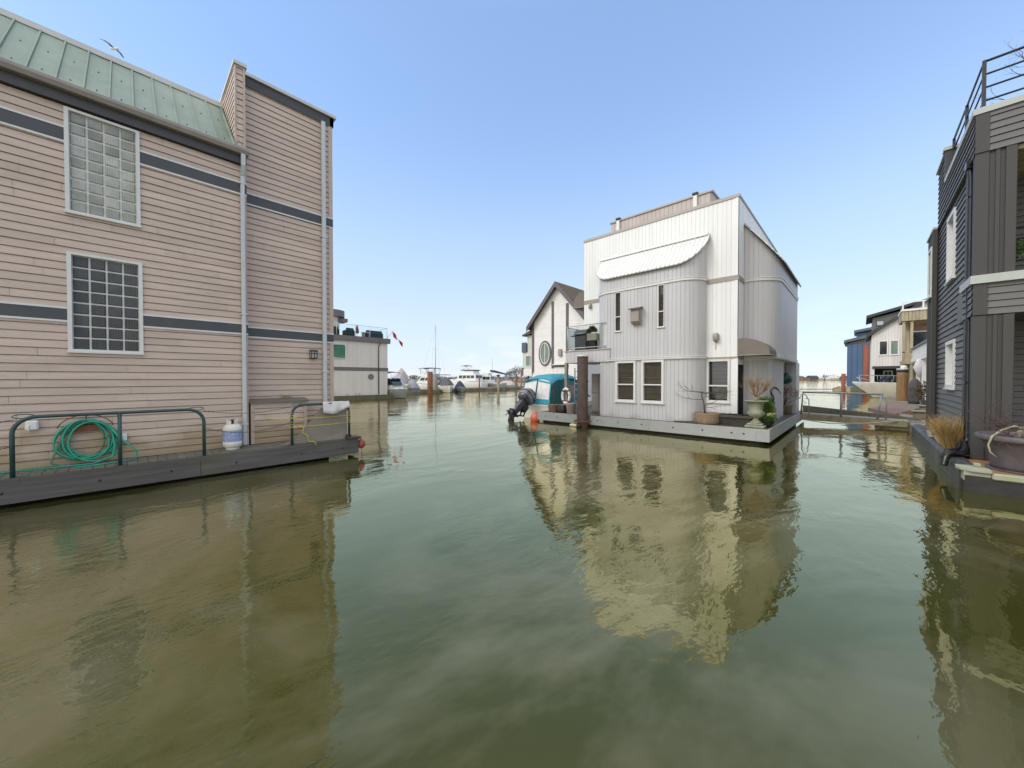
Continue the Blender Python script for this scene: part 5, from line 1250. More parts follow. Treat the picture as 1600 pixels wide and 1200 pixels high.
def curtain(p0, p1, p2, p3, inset, name, mframe, mpane, parent, cut=None, bulge=0):
    """cloth panel p0 bottom-left, p1 bottom-right, p2 top-right, p3 top-left with a window"""
    P_ = [V(p) for p in (p0, p1, p2, p3)]
    f = lambda a, b: (P_[0].lerp(P_[1], a)).lerp(P_[3].lerp(P_[2], a), b)
    nrm = (P_[1] - P_[0]).cross(P_[3] - P_[0]).normalized(); a0, a1, b0, b1 = inset
    mb = MB(T_)
    for q in ((0, 1, 0, b0), (0, 1, b1, 1), (0, a0, b0, b1), (a1, 1, b0, b1)):
        c = [f(q[0], q[2]), f(q[1], q[2]), f(q[1], q[3]), f(q[0], q[3])]
        mb.loft([c, [x + nrm * .014 for x in c]])
    o = mb.build(name, M[mframe], parent)
    mb = MB(T_); nn_ = 6; g = [[mb.pt(f(a0 + (a1 - a0) * i / nn_, b0 + (b1 - b0) * j / nn_) + nrm * (.002 + .02 * math.sin(math.pi * i / nn_) * math.sin(math.pi * j / nn_) * random.uniform(.5, 1.3))) for j in range(nn_ + 1)] for i in range(nn_ + 1)]
    mb.smooth = True
    for i in range(nn_):
        for j in range(nn_): mb.face((g[i][j], g[i + 1][j], g[i + 1][j + 1], g[i][j + 1]))
    mb.build('clear_window', M[mpane], o); return o
# stern curtains (slope in towards the top), facing the camera's left
curtain((.02, .98, .76), (.02, .02, .76), (.28, .02, 2.06), (.28, .93, 1.90), (.03, .97, .16, .96), 'stern_curtain', 'teal', 'vinyl', t)
curtain((.02, -.02, .76), (.02, -.98, .76), (.28, -.93, 1.90), (.28, -.02, 2.06), (.03, .92, .22, .93), 'stern_curtain', 'teal', 'vinyl', t)
curtain((.02, -.99, .76), (1.25, -1.02, .76), (1.25, -1.0, 2.08), (.28, -.99, 1.86), (.1, .12, .3, .32), 'side_curtain', 'teal_dark', 'teal_dark', t)
curtain((1.25, -1.02, .76), (3.1, -1.0, .78), (2.95, -.99, 1.86), (1.25, -1.0, 2.08), (.10, .62, .22, .84), 'side_curtain', 'teal', 'vinyl_dark', t)
curtain((3.1, 1.0, .78), (.02, .99, .76), (.28, .99, 1.86), (2.95, .99, 1.86), (.15, .85, .3, .85), 'side_curtain', 'teal', 'vinyl', t)
curtain((3.1, -1.0, .78), (3.3, 1.0, .78), (2.98, .98, 1.86), (2.95, -.98, 1.86), (.1, .9, .2, .9), 'front_curtain', 'teal', 'vinyl', t)
mb = MB(T_); mb.tube([(.0, .02, .74), (.28, .02, 2.06)], .022, 6); mb.build('curtain_strap', M['navy'], t)
for x, s in ((1.25, -1), ): pass
mb = MB(T_); mb.tube([(3.0, -.9, 2.0), (3.6, -.85, 2.05), (4.4, -.6, 1.95), (5.0, 0, 1.9), (4.4, .6, 1.95)], .03, 6); mb.build('roof_rail', M['maroon'], t)
cabin(T_, t, 3.1, 4.9, 1.7, .75, 1.35, .9, .0, .8, win='pane_dark')
# outboard engine tilted up off the stern
t = thing('outboard_engine', 'large slate-grey outboard engine with silver stripes tilted up on the boat stern', 'outboard engine', (-12.75, 14.6, .4))
TE = Matrix.Translation(V((-12.85, 14.36, .80))) @ Matrix.Rotation(R(-90), 4, 'Z') @ Matrix.Rotation(R(-50), 4, 'Y') @ Matrix.Scale(1.22, 4)
# local: z up along the engine when upright, x away from the boat
def rbox(cx, hx, hy, z, p=3.2, n=20):
    return [(cx + hx * abs(math.cos(a)) ** (2 / p) * math.copysign(1, math.cos(a)), hy * abs(math.sin(a)) ** (2 / p) * math.copysign(1, math.sin(a)), z) for a in [6.283 * k / n for k in range(n)]]
mb = MB(TE); mb.smooth = True
prof = [(.10, .22, .19, .02), (.10, .31, .235, .05), (.11, .36, .255, .16), (.10, .375, .26, .32), (.08, .36, .255, .48), (.05, .32, .235, .60), (.02, .24, .19, .69), (.0, .12, .1, .73)]
mb.loft([rbox(*q) for q in prof]); cw = mb.build('cowling', M['cowl'], t)
for z, dz in ((.22, .03), (.30, .022), (.46, .03)):
    mb = MB(TE); mb.smooth = True; k = .375 if z < .4 else .365
    mb.loft([rbox(.10, k + .006, .266, z), rbox(.10, k + .006, .266, z + dz)], caps=False); mb.loft([rbox(.10, k - .03, .24, z), rbox(.10, k + .006, .266, z)], caps=False); mb.build('stripe', M['stripe'], cw)
mb = MB(TE); mb.smooth = True
mb.loft([rbox(.10, .20, .17, .03), rbox(.11, .17, .13, -.15), rbox(.12, .15, .10, -.45), rbox(.13, .14, .075, -.72)])
mb.loft([rbox(.12, .16, .055, -.70), rbox(.11, .15, .045, -.95), rbox(.06, .09, .02, -1.18)]); mb.build('leg', M['cowl'], t)
mb = MB(TE); mb.hexa([(-.10, -.14, -.74), (.40, -.11, -.74), (.40, .11, -.74), (-.10, .14, -.74), (-.10, -.14, -.715), (.40, -.11, -.715), (.40, .11, -.715), (-.10, .14, -.715)]); mb.build('cavitation_plate', M['cowl'], t)
mb = MB(TE); mb.smooth = True; mb.tube([(-.12, 0, -.93), (-.05, 0, -.93), (.15, 0, -.93), (.28, 0, -.93), (.33, 0, -.93)], [.01, .055, .07, .06, .045], 12); mb.build('gearcase', M['cowl'], t)
mb = MB(TE)
for k in range(3):
    a = R(120 * k + 15); c_, s_ = math.cos(a), math.sin(a); P_ = []
    for r_, tw, ch in ((.05, .05, .05), (.11, .045, .085), (.16, .03, .08), (.19, .01, .03)):
        for sg in (-1, 1):
            P_.append((.36 + sg * tw, c_ * r_ - s_ * sg * ch, -.93 + s_ * r_ + c_ * sg * ch))
    ring = [P_[0], P_[2], P_[4], P_[6], P_[7], P_[5], P_[3], P_[1]]
    mb.loft([ring, [(x + .012, y, z) for x, y, z in ring]])
mb.tube([(.31, 0, -.93), (.41, 0, -.93), (.44, 0, -.93)], [.05, .045, .02], 10); mb.build('propeller', M['black_metal'], t)
mb = MB(TE); mb.box(-.25, .02, -.16, .16, -.30, .0); mb.tube([(-.2, -.1, -.2), (-.32, -.1, -.45), (-.12, -.1, -.6)], .035, 8); mb.tube([(-.2, .1, -.2), (-.32, .1, -.45), (-.12, .1, -.6)], .035, 8); mb.build('clamp_bracket', M['black_plastic'], t)
mb = MB(); mb.ball((-11.72, 13.93, .14), .245, 22, 14); mb.tube([(-11.72, 13.93, .37), (-11.62, 13.98, .47)], .03, 8)
tag(mb.build('buoy', M['buoy']), 'round orange and white buoy at the left end of the white house float', 'buoy')

# ================================================================== gabled white house behind the boat
GH = thing('floating_house', 'white lap-sided gabled house with an oval window and plum trim, behind the teal boat', 'house', (-16.3, 26, 0))
gy = 22.0; GF = FY(gy); xl, xr, xp, ze, zp = -18.75, -13.85, -16.3, 6.35, 9.05
mb = MB()
z = .35
while z < zp - .1:
    a = xl if z < ze else xl + (z - ze) / (zp - ze) * (xp - xl); b = xr if z < ze else xr + (z - ze) / (zp - ze) * (xp - xr)
    t1 = z + .115; a1 = xl if t1 < ze else min(xp - .01, xl + (t1 - ze) / (zp - ze) * (xp - xl)); b1 = xr if t1 < ze else max(xp + .01, xr + (t1 - ze) / (zp - ze) * (xp - xr))
    mb.poly([(a, gy - .018, z), (b, gy - .018, z), (b1, gy, t1), (a1, gy, t1)]); mb.poly([(a, gy, z), (b, gy, z), (b, gy - .018, z), (a, gy - .018, z)]); z = t1
mb.prism([(xl, .3), (xr, .3), (xr, ze), (xp, zp), (xl, ze)], gy + .01, 33, 'y'); mb.build('wall', M['white_lap'], GH)
mb = MB()
for s, x1 in ((-1, xl - .35), (1, xr + .35)):
    sl = (zp - ze) / (xp - xl); z1 = zp - sl * abs(x1 - xp)
    mb.loft([[(xp, y, zp + .02), (xp, y, zp + .22), (x1, y, z1 + .22), (x1, y, z1 + .02)] for y in (gy - .35, 33.2)])
mb.build('roof', M['moss_shingle'], GH)
mb = MB()
for s, x1 in ((-1, xl - .36), (1, xr + .36)):
    z1 = zp - sl * abs(x1 - xp); mb.loft([[(xp, y, zp - .16), (xp, y, zp + .235), (x1, y, z1 + .235), (x1, y, z1 - .16)] for y in (gy - .40, gy - .352)])
mb.build('barge_board', M['plum_trim'], GH)
mb = MB()
for a, b, z0, z1 in ((-16.86, -16.68, 2.9, 7.9), (-15.55, -15.35, 2.9, 7.6), (xl - .05, xl + .14, 2.6, 6.5)): mb.box(a, b, gy - .06, gy - .0, z0, z1)
mb.box(-16.679, -15.551, gy - .055, gy - .0, 2.98, 3.12); mb.build('trim', M['plum_trim'], GH)
mb = MB(); mb.box(-16.67, -15.56, gy - .2, gy, 3.12, 3.2); mb.build('ledge', M['white_trim'], GH)
cx, cz = -17.5, 4.05
ell = lambda rx, rz, y: [(cx + rx * math.cos(6.283 * k / 36), y, cz + rz * math.sin(6.283 * k / 36)) for k in range(36)]
mb = MB(); mb.loft([ell(.46, .82, gy - .0), ell(.46, .82, gy - .07), ell(.60, .97, gy - .07), ell(.60, .97, gy - .0)], caps=False); w = mb.build('oval_window', M['plum_trim'], GH)
mb = MB(); mb.loft([ell(.40, .76, gy - .03), ell(.40, .76, gy - .085), ell(.465, .83, gy - .085), ell(.465, .83, gy - .03)], caps=False); mb.box(cx - .03, cx + .03, gy - .06, gy - .03, cz - .76, cz + .76); mb.build('sash', M['white_trim'], w)
mb = MB(); mb.loft([ell(.45, .81, gy - .02), ell(.45, .81, gy - .03)]); mb.build('pane', M['pane_sage'], w)
mb = MB(); mb.bbox(-16.2, -15.9, gy - .16, gy - .02, 3.8, 4.3, .02); mb.build('wall_light', M['vent'], GH)
# side bump-out on posts with a small roof and a balcony rail
mb = MB(); mb.box(-20.0, -18.80, 22.2, 24.6, 2.9, 4.25); mb.box(-19.55, -18.8, 22.25, 25, 4.25, 5.6); mb.build('side_bump_out', M['pale_bump'], GH)
window(GH, FY(22.2), -19.7, -19.0, 3.1, 4.0, fw=.06, pane='pane_sage', posts=(-19.2,), sill=False, inside=False, flat=True)
mb = MB(); mb.hexa([(-19.9, 22.0, 5.55), (-18.7, 22.0, 5.75), (-18.7, 25, 5.75), (-19.9, 25, 5.55), (-19.9, 22.0, 5.65), (-18.7, 22.0, 6.1), (-18.7, 25, 6.1), (-19.9, 25, 5.65)]); mb.build('lean_to_roof', M['moss_shingle'], GH)
mb = MB(); mb.box(-20.05, -19.56, 22.12, 22.19, 4.25, 5.05); mb.box(-20.06, -20.0, 22.2, 24.6, 4.25, 5.05); mb.build('balcony_rail', M['blue_roof'], GH)
mb = MB(); mb.box(-20.06, -19.86, 22.1, 22.19, 2.35, 3.0); mb.box(-18.95, -18.76, 22.1, 22.19, 2.35, 3.0); mb.box(-19.6, -19.48, 22.3, 22.42, -.5, 2.9); mb.box(-18.95, -18.83, 22.3, 22.42, -.5, 2.9); mb.build('bump_out_post', M['plum_trim'], GH)
mb = MB(); mb.box(-19.855, -18.955, 22.12, 22.19, 2.35, 2.9); mb.build('skirt_board', M['white_lap'], GH)
mb = MB(); mb.box(-20.1, -13.3, 21.4, 34, -.6, .32); mb.build('float', M['mossy_float'], GH)

# ================================================================== cream house behind the tan house
KH = thing('floating_house', 'cream vertical-board house with a glass-railed roof deck, half hidden behind the tan house', 'house', (-41, 14, 0))
ky = 19.28; KF = FX(-37.0)
mb = MB(); vert(mb, [(-37, 4), (-37, ky), (-45, ky)], .42, 5.95, board=.22, g=.03, d=.015); mb.box(-45, -37.05, 4, ky - .05, .3, 5.9); mb.build('wall', M['cream_panel'], KH)
mb = MB(); mb.box(-45.2, -36.82, 4, ky + .22, 5.90, 6.42); mb.build('roof_fascia', M['brown_fascia'], KH)
mb = MB(); ribbon(mb, [(-37, 4), (-37, ky), (-45, ky)], 2.93, 3.28, -.02, .04); mb.build('trim_band', M['brown_fascia'], KH)
mb = MB(); cyl_n = 24
tw = [(-38.2, 4)] + arc(-39.2, 14.0, 1.0, 0, 90, 8) + [(-44, 15.0)]
vert(mb, tw, 6.42, 8.4, board=.2, g=.03, d=.015); mb.build('roof_room', M['cream_panel'], KH)
mb = MB(); t2 = [(-37.9, 4)] + arc(-39.2, 14.2, 1.3, 0, 90, 10) + [(-44, 15.5), (-44, 4)]
mb.prism(t2, 8.4, 9.05); mb.box(-40, -38.4, 14.6, 15.6, 7.95, 8.3); mb.build('room_roof', M['brown_fascia'], KH)
f = [(fp(KF, u, .03, z)) for u, z in [(12.6, 4.2), (12.6, 5.45), (14.62, 5.5), (14.78, 5.4), (14.8, 5.25), (14.8, 4.3), (14.75, 4.15), (14.6, 4.1)]]
mb = MB(); mb.loft([f, [(p[0] - .06, p[1], p[2]) for p in f]]); w = mb.build('window', M['pane_green'], KH)
mb = MB(); mb.tube(f[1:] + [f[0]], .05, 6); mb.build('frame', M['white_trim'], w)
mb = MB(); mb.loft([[fp(KF, 17.36 + .26 * math.cos(6.283 * k / 20), d, 2.33 + .24 * math.sin(6.283 * k / 20)) for k in range(20)] for d in (-.02, .05)]); w = mb.build('porthole', M['pane_sage'], KH)
mb = MB(); mb.tube([fp(KF, 17.36 + .27 * math.cos(6.283 * k / 20), .05, 2.33 + .25 * math.sin(6.283 * k / 20)) for k in range(21)], .035, 6); mb.build('frame', M['mossy_float'], w)
mb = MB(); mb.tube([fp(KF, 18.3, .22, 6.45), fp(KF, 18.3, .22, 5.8), fp(KF, 18.2, .07, 5.5), fp(KF, 18.2, .07, .5)], .055, 8); mb.build('downspout', M['plum_trim'], KH)
mb = MB(); mb.box(-36.98, -36.96, 18.75, 18.82, .45, 2.9); mb.build('hatch_trim', M['white_trim'], KH)
mb = MB(); mb.tube([(-37.0, 5, 7.55), (-37.0, 19.2, 7.55), (-40.5, 19.35, 7.45)], .025, 6)
for u in (12.0, 13.95, 15.8, 17.3, 19.2): mb.tube([(-37, u, 6.42), (-37, u, 7.55)], .028, 6)
ra = mb.build('deck_railing', M['white_trim'], KH)
mb = MB(); mb.box(-37.01, -36.995, 5, 19.15, 6.5, 7.48); mb.build('glass_panel', M['rail_glass'], ra)
mb = MB(); mb.box(-46, -36.6, 4, ky + .9, -.5, .42); mb.build('float', M['mossy_float'], KH)
# things on that roof deck
t = thing('patio_umbrella', 'closed maroon patio umbrella on the cream house roof deck', 'umbrella', (-37.9, 16.35, 6.42))
mb = MB(); mb.tube([(-37.9, 16.35, 6.85), (-37.9, 16.35, 7.0), (-37.9, 16.35, 7.4), (-37.9, 16.35, 7.75)], [.17, .20, .13, .03], 8); mb.build('canopy', M['maroon'], t)
mb = MB(); mb.tube([(-37.9, 16.35, 6.42), (-37.9, 16.35, 7.8)], .025, 6); mb.cyl((-37.9, 16.35), .3, 6.42, 6.5, 14); mb.build('pole', M['white_plastic'], t)
def sofa(y0, y1, x, label):
    t = thing('outdoor_sofa', label, 'sofa', (x, (y0 + y1) / 2, 6.42), 'dark outdoor seats on the cream house roof deck')
    mb = MB(); mb.bbox(x - .4, x + .4, y0, y1, 6.52, 6.86, .04); mb.build('seat', M['teal_cushion'], t)
    mb = MB(); mb.bbox(x + .2, x + .42, y0, y1, 6.861, 7.26, .05); mb.build('backrest', M['teal_cushion'], t)
    mb = MB(); mb.box(x - .42, x + .44, y0 - .08, y0 - .01, 6.43, 7.02); mb.box(x - .42, x + .44, y1 + .01, y1 + .08, 6.43, 7.02); mb.build('armrest', M['char_roof'], t)
sofa(13.0, 14.2, -37.6, 'dark teal outdoor seat at the hidden end of the roof deck, behind the glass'); sofa(15.05, 15.8, -37.8, 'short dark outdoor seat left of the closed maroon umbrella'); sofa(17.25, 19.0, -38.1, 'long dark teal outdoor sofa at the flag end of the roof deck')
t = thing('side_table', 'small white side table between the umbrella and the long sofa', 'table', (-37.55, 17.05, 6.42))
mb = MB(); mb.box(-37.9, -37.25, 16.75, 17.4, 6.92, 6.97); mb.build('tabletop', M['white_plastic'], t)
for a in (-37.86, -37.32):
    for b in (16.79, 17.32): mb = MB(); mb.box(a, a + .05, b, b + .05, 6.42, 6.92); mb.build('leg', M['white_plastic'], t)
# flag on a slanted staff
t = thing('flag', 'limp red and white flag hanging from a slanted staff at the roof deck corner', 'flag', (-36.9, 19.25, 6.5))
mb = MB(); mb.tube([(-36.9, 19.15, 6.45), (-36.75, 19.75, 7.35)], .022, 6); mb.build('staff', M['steel'], t)
mb = MB(); mb.smooth = True; g = []
for i in range(17):
    row = []
    for j in range(7):
        s = i / 16; q = j / 6; wv = .10 * math.sin(s * 9 + q * 2)
        pinch = 1 - .55 * math.exp(-((s - .55) / .16) ** 2)
        row.append(mb.pt((-36.75 + wv * (.3 + s), 19.72 + 1.15 * s + .12 * (q - .5) * pinch + .10 * math.sin(s * 7), 7.25 - 1.28 * s - .62 * q * pinch * (1 - .3 * s) + .1 * s)))
    g.append(row)
for i in range(16):
    mb.m = 1 if 5 <= i < 11 else 0
    for j in range(6):
        mb.face((g[i][j], g[i + 1][j], g[i + 1][j + 1], g[i][j + 1]))
        if 7 <= i <= 8 and 2 <= j <= 3: mb.mi[-1] = 0
fl = mb.build('cloth', [M['flag_red'], M['flag_white']], t); so = fl.modifiers.new('thick', 'SOLIDIFY'); so.thickness = .01

# ================================================================== marina across the water
def wl(px, dep, z=0.0): p = far(px, dep); return V((p.x, p.y, z))
def slat(px): return (615.5 - (px - 640) * 7.5 / 170)          # waterline of the long dock in the photograph
d0, d1 = on_z(628, 616), on_z(815, 607.5)
dd = (d1 - d0).normalized(); dn = V((-dd.y, dd.x, 0))
mb = MB(); A_, B_ = d0 - dd * 10, d1 + dd * 12
mb.hexa([A_, A_ + dn * 2.4, B_ + dn * 2.4, B_] and [A_ + V((0, 0, -.4)), B_ + V((0, 0, -.4)), B_ + dn * 2.6 + V((0, 0, -.4)), A_ + dn * 2.6 + V((0, 0, -.4)), A_ + V((0, 0, .52)), B_ + V((0, 0, .52)), B_ + dn * 2.6 + V((0, 0, .52)), A_ + dn * 2.6 + V((0, 0, .52))])
for i in range(24):
    c = A_.lerp(B_, (i + .5) / 24); q = dd * 1.2; mb.hexa([c - q - dn * .08 + V((0, 0, .2)), c + q - dn * .08 + V((0, 0, .2)), c + q + V((0, 0, .2)), c - q + V((0, 0, .2)), c - q - dn * .08 + V((0, 0, .47)), c + q - dn * .08 + V((0, 0, .47)), c + q + V((0, 0, .47)), c - q + V((0, 0, .47))])
tag(mb.build('floating_dock', M['dock_old']), 'long weathered timber dock running along the front of the moored boats', 'dock')
def pile(px, dep, r, top, m, label, group=None, cap=False, y_off=0):
    p = wl(px, dep); mb = MB(); mb.cyl((p.x, p.y), r, -3, top, 16)
    o = mb.build('mooring_pile', M[m]); tag(o, label, 'pile', group)
    if cap: mb = MB(); mb.cyl((p.x, p.y), r * 1.9, top, top + .16, 14, r * .4); mb.build('pile_cap', M['char_roof'], o)
    return o
pile(672, 53, .40, 3.15, 'rust', 'thick rusty brown steel pile at the left part of the marina dock')
pile(679.5, 57, .42, 2.85, 'wood_grey', 'thick weathered grey pile just right of the rusty steel one')
pile(749, 64, .13, 2.6, 'rust', 'thin brown pile in front of the white trawler yacht')
pile(778.5, 69, .30, 2.75, 'wood_grey', 'timber pile with a dark conical cap right of the trawler yacht', cap=True)
pile(806.5, 77, .16, 3.1, 'rust', 'slim reddish pile near the right end of the marina dock')
pile(814.5, 74, .15, 3.9, 'wood_pile', 'slim ochre pile beside the gabled house')
def boat(label, px, dep, head): p = wl(px, dep); return thing('moored_boat', label, 'boat', p, 'boats moored in the marina'), loc_frame(p, head)
# 1 runabout next to the cream house
t, Q = boat('small white runabout with a dark windscreen and grey hull beside the cream house', 606, 41, 12)
hull(Q, t, 3.4 * .9, 1.7, .95, 'hull_grey', sheer=.12, transom=.95)
cabin(Q, t, .3, 1.9, 1.45, .95, 1.5, .5, .02, .85); cabin(Q, t, .0, 1.75, 1.4, 1.45, 2.0, .55, .02, .88, m='pane_dark', name='windscreen')
mb = MB(Q); mb.bbox(-.2, 1.4, -.72, .72, 2.0, 2.1, .03); mb.build('roof', M['navy'], t); boat_rail(Q, t, 3.06, 1.7, .95, .25, .12)
t, Q = boat('cream cabin boat with a dark blue bimini, half hidden behind the white runabout', 603, 52, 16)
hull(Q, t, 3.9, 2.2, 1.1, 'gelcoat_cream'); cabin(Q, t, .6, 2.6, 2.0, 1.1, 2.4, .9, .1, .85, win='pane_dark'); bimini(Q, t, -.6, 1.8, 2.0, 2.3, 3.05)
# 2 shrink-wrapped cruiser
t, Q = boat('cruiser wrapped in a tall beige cover at the left end of the marina', 630, 58, -40)
hull(Q, t, 6.5, 2.7, .9, 'hull_grey'); cover_mesh(Q, 6.3, 2.8, 1.2, 2.6, 'tarp_beige', t, peak=.28)
t, Q = boat('low boat under a mauve-grey cover in front of the flybridge cruiser', 643, 56.5, -28)
hull(Q, t, 5.2, 2.2, .7, 'hull_grey'); cover_mesh(Q, 5.0, 2.25, .95, 1.15, 'tarp_mauve', t, peak=.3)
# 3 flybridge cruiser
t, Q = boat('white flybridge cruiser with a dark-framed canvas enclosure behind the rusty pile', 693, 64, 208)
hull(Q, t, 6.2, 2.9, 1.2, 'gelcoat', stripe='navy'); cabin(Q, t, .9, 4.7, 2.5, 1.25, 2.5, .9, .1, .9, win='pane_dark', nw=3)
cabin(Q, t, 1.2, 3.9, 2.3, 2.5, 3.05, .35, .1, .95, name='flybridge'); bimini(Q, t, 1.0, 4.3, 2.3, 3.0, 4.0); 
mb = MB(Q)
for x in (1.3, 2.4, 3.9):
    for s in (-1.1, 1.1): mb.tube([(x, s, 3.0), (x - .1, s, 3.9)], .035, 5)
mb.build('enclosure_frame', M['navy'], t)
mb = MB(Q); mb.box(-.9, 1.0, -1.2, 1.2, 2.75, 2.85); mb.build('aft_canopy', M['navy'], t); boat_rail(Q, t, 6.2, 2.9, 1.2, .5)
# 4 covered boat and sailing mast
t, Q = boat('runabout under a charcoal cover with a pale hull, in the middle of the marina', 690, 60, -22)
hull(Q, t, 5.4, 2.3, .85, 'gelcoat_cream'); cover_mesh(Q, 5.2, 2.4, 1.35, 1.15, 'tarp_grey', t, peak=.55)
t, Q = boat('sailing boat with a tall bare mast and charcoal boom cover', 700, 66, 195)
hull(Q, t, 7, 2.4, 1.0); cabin(Q, t, 2.2, 4.6, 1.6, 1.0, 1.5, .8, .1, .8, win='pane_dark')
mb = MB(Q); mb.tube([(0.9 + 2, 0, 1.0), (2.9, 0, 12.0)], [.075, .045], 8); ms = mb.build('mast', M['steel'], t)
mb = MB(Q); mb.tube([(2.9, -.75, 7.6), (2.9, .75, 7.6)], .02, 5)
for s in (-1, 1): mb.tube([(2.9, s * 1.1, 1.0), (2.9, s * .75, 7.6), (2.9, 0, 11.9)], .009, 4)
mb.tube([(6.9, 0, 1.2), (2.9, 0, 11.9)], .009, 4); mb.tube([(.1, 0, 1.2), (2.9, 0, 11.9)], .009, 4); mb.build('rigging', M['steel'], ms)
mb = MB(Q); mb.tube([(2.9, 0, 2.0), (.2, 0, 1.95)], [.16, .12], 8); mb.build('boom_cover', M['tarp_grey'], t)
t, Q = boat('small open boat with a dark blue bow cover beside the trawler yacht', 718, 61.5, -35)
hull(Q, t, 3.6, 1.8, .7, 'hull_grey'); cover_mesh(Q, 3.2, 1.8, .9, .9, 'navy', t, x0=.2, peak=.4)
# 5 trawler yacht
t, Q = boat('large white trawler yacht with a row of windows and navy canvas tops', 757, 72, 196)
hull(Q, t, 8.0, 3.0, 1.5, 'gelcoat', sheer=.35); cabin(Q, t, 1.2, 5.9, 2.7, 1.6, 3.0, .5, .1, .93, win='pane_dark', nw=4); cabin(Q, t, 1.8, 4.6, 2.3, 3.0, 3.75, .5, .2, .9, name='flybridge')
mb = MB(Q); mb.bbox(1.7, 4.9, -1.25, 1.25, 3.76, 3.92, .05); mb.build('flybridge_cover', M['navy'], t); bimini(Q, t, 3.4, 5.1, 1.7, 3.9, 4.75); boat_rail(Q, t, 8.0, 3.0, 1.5, .55, .35)
mb = MB(Q); mb.box(5.9, 6.5, -.9, .9, 1.8, 2.15); mb.build('fore_locker', M['gelcoat_cream'], t)
# 6 fishing boat with mast and dark roof
t, Q = boat('white fishing boat with a slim mast and dark wheelhouse canopy right of the trawler yacht', 788, 74, 200)
hull(Q, t, 7.0, 2.8, 1.25, 'hull_grey', stripe='gelcoat'); cabin(Q, t, 2.6, 4.9, 2.1, 1.3, 2.75, .3, .1, .9, win='pane_dark', nw=2); cabin(Q, t, 3.2, 4.7, 1.8, 2.75, 3.3, .3, .1, .9)
mb = MB(Q); mb.hexa([(-.2, -1.1, 3.0), (2.7, -1.1, 3.55), (2.7, 1.1, 3.55), (-.2, 1.1, 3.0), (-.2, -1.1, 3.12), (2.7, -1.1, 3.9), (2.7, 1.1, 3.9), (-.2, 1.1, 3.12)]); mb.build('canopy', M['navy'], t)
mb = MB(Q); mb.tube([(2.75, 0, 3.2), (2.75, 0, 6.4)], [.05, .03], 6); mb.build('mast', M['steel'], t)
t, Q = boat('low pale covered boat near the slim reddish pile', 807, 80, 190)
hull(Q, t, 5.5, 2.2, .8, 'hull_grey'); cover_mesh(Q, 4.5, 2.1, 1.0, .75, 'tarp_beige', t, x0=.5)
# bare trees on the bank behind the marina
random.seed(41)
for k, (px, dep, h) in enumerate(((794, 240, 6.0), (801, 225, 7.6), (808, 215, 8.8), (815, 230, 9.2), (822, 220, 8.5))):
    p = wl(px, dep, .8); t = thing('bare_tree', ['lowest leftmost brown bare tree on the bank behind the marina', 'second bare brown tree from the left on the bank behind the marina', 'bare brown tree seen between the reddish and ochre piles', 'bare brown tree seen at the edge of the gabled house', 'bare brown tree hidden mostly behind the gabled house'][k], 'tree', p, 'bare trees behind the marina')
    mb = MB(); mb.tube([p, p + V((0, 0, h * .45))], [.22, .14], 6); mb.build('trunk', M['shore_tree'], t)
    mb = MB()
    for q in range(420):
        d = V((random.gauss(0, 1), random.gauss(0, 1), random.gauss(.2, .9))).normalized(); c = p + V((0, 0, h * .55)) + V((d.x * h * .42, d.y * h * .42, d.z * h * .45)) * random.uniform(.25, 1)
        mb.leaf(c, d + V((0, 0, .8)), random.uniform(.6, 1.3), .09)
    mb.build('crown', M['shore_tree'], t)
mb = MB(); p0, p1 = wl(770, 250), wl(835, 225); mb.hexa([p0 - V((0, 0, 1)), p1 - V((0, 0, 1)), p1 + V((-25, 40, -1)), p0 + V((-25, 40, -1)), p0 + V((0, 0, .9)), p1 + V((0, 0, .9)), p1 + V((-25, 40, 2)), p0 + V((-25, 40, 2))]); structure(mb.build('river_bank', M['shore']))

# ================================================================== gangway on the right
t = thing('gangway', 'low timber gangway with a grey pipe handrail between the white and brown houses', 'gangway', (-.2, 22.3, 0))
mb = MB(); x = -2.05
while x < 1.38:
    zz = .47 - .10 * (x + 2.05) / 3.4; mb.hexa([(x, 21.9, zz - .04), (x + .14, 21.9, zz - .045), (x + .14, 22.9, zz - .045), (x, 22.9, zz - .04), (x, 21.9, zz), (x + .14, 21.9, zz - .004), (x + .14, 22.9, zz - .004), (x, 22.9, zz)]); x += .146
mb.build('walkway', M['wood_grey'], t)
mb = MB(); mb.hexa([(-2.05, 21.84, .18), (1.40, 21.84, .12), (1.40, 21.90, .12), (-2.05, 21.90, .18), (-2.05, 21.84, .44), (1.40, 21.84, .34), (1.40, 21.90, .34), (-2.05, 21.90, .44)]); mb.build('side_beam', M['aged_wood'], t)
mb = MB(); mb.hexa([(-2.05, 22.92, .36), (1.9, 23.4, .1), (1.9, 23.48, .1), (-2.05, 23.0, .36), (-2.05, 22.92, .80), (1.9, 23.4, .40), (1.9, 23.48, .40), (-2.05, 23.0, .80)]); mb.build('back_beam', M['deck_wood'], t)
mb = MB(); zt = 1.47
mb.tube([(-2.02, 21.9, .46), (-1.96, 21.9, zt), (.70, 21.9, zt - .02)], .042, 8); mb.tube([(-.62, 21.9, .42), (-.62, 21.9, zt)], .042, 8); mb.tube([(.52, 21.9, .38), (.64, 21.9, zt - .03)], .042, 8)
mb.tube([(-1.72, 21.9, .45), (-1.74, 21.9, 1.1), (-1.86, 21.9, 1.36), (-1.95, 21.9, 1.4)], .02, 6); mb.tube([(.78, 21.9, .38), (.80, 21.9, 1.1), (.74, 21.9, 1.33), (.66, 21.9, 1.38)], .024, 6)
mb.build('handrail', M['steel'], t)
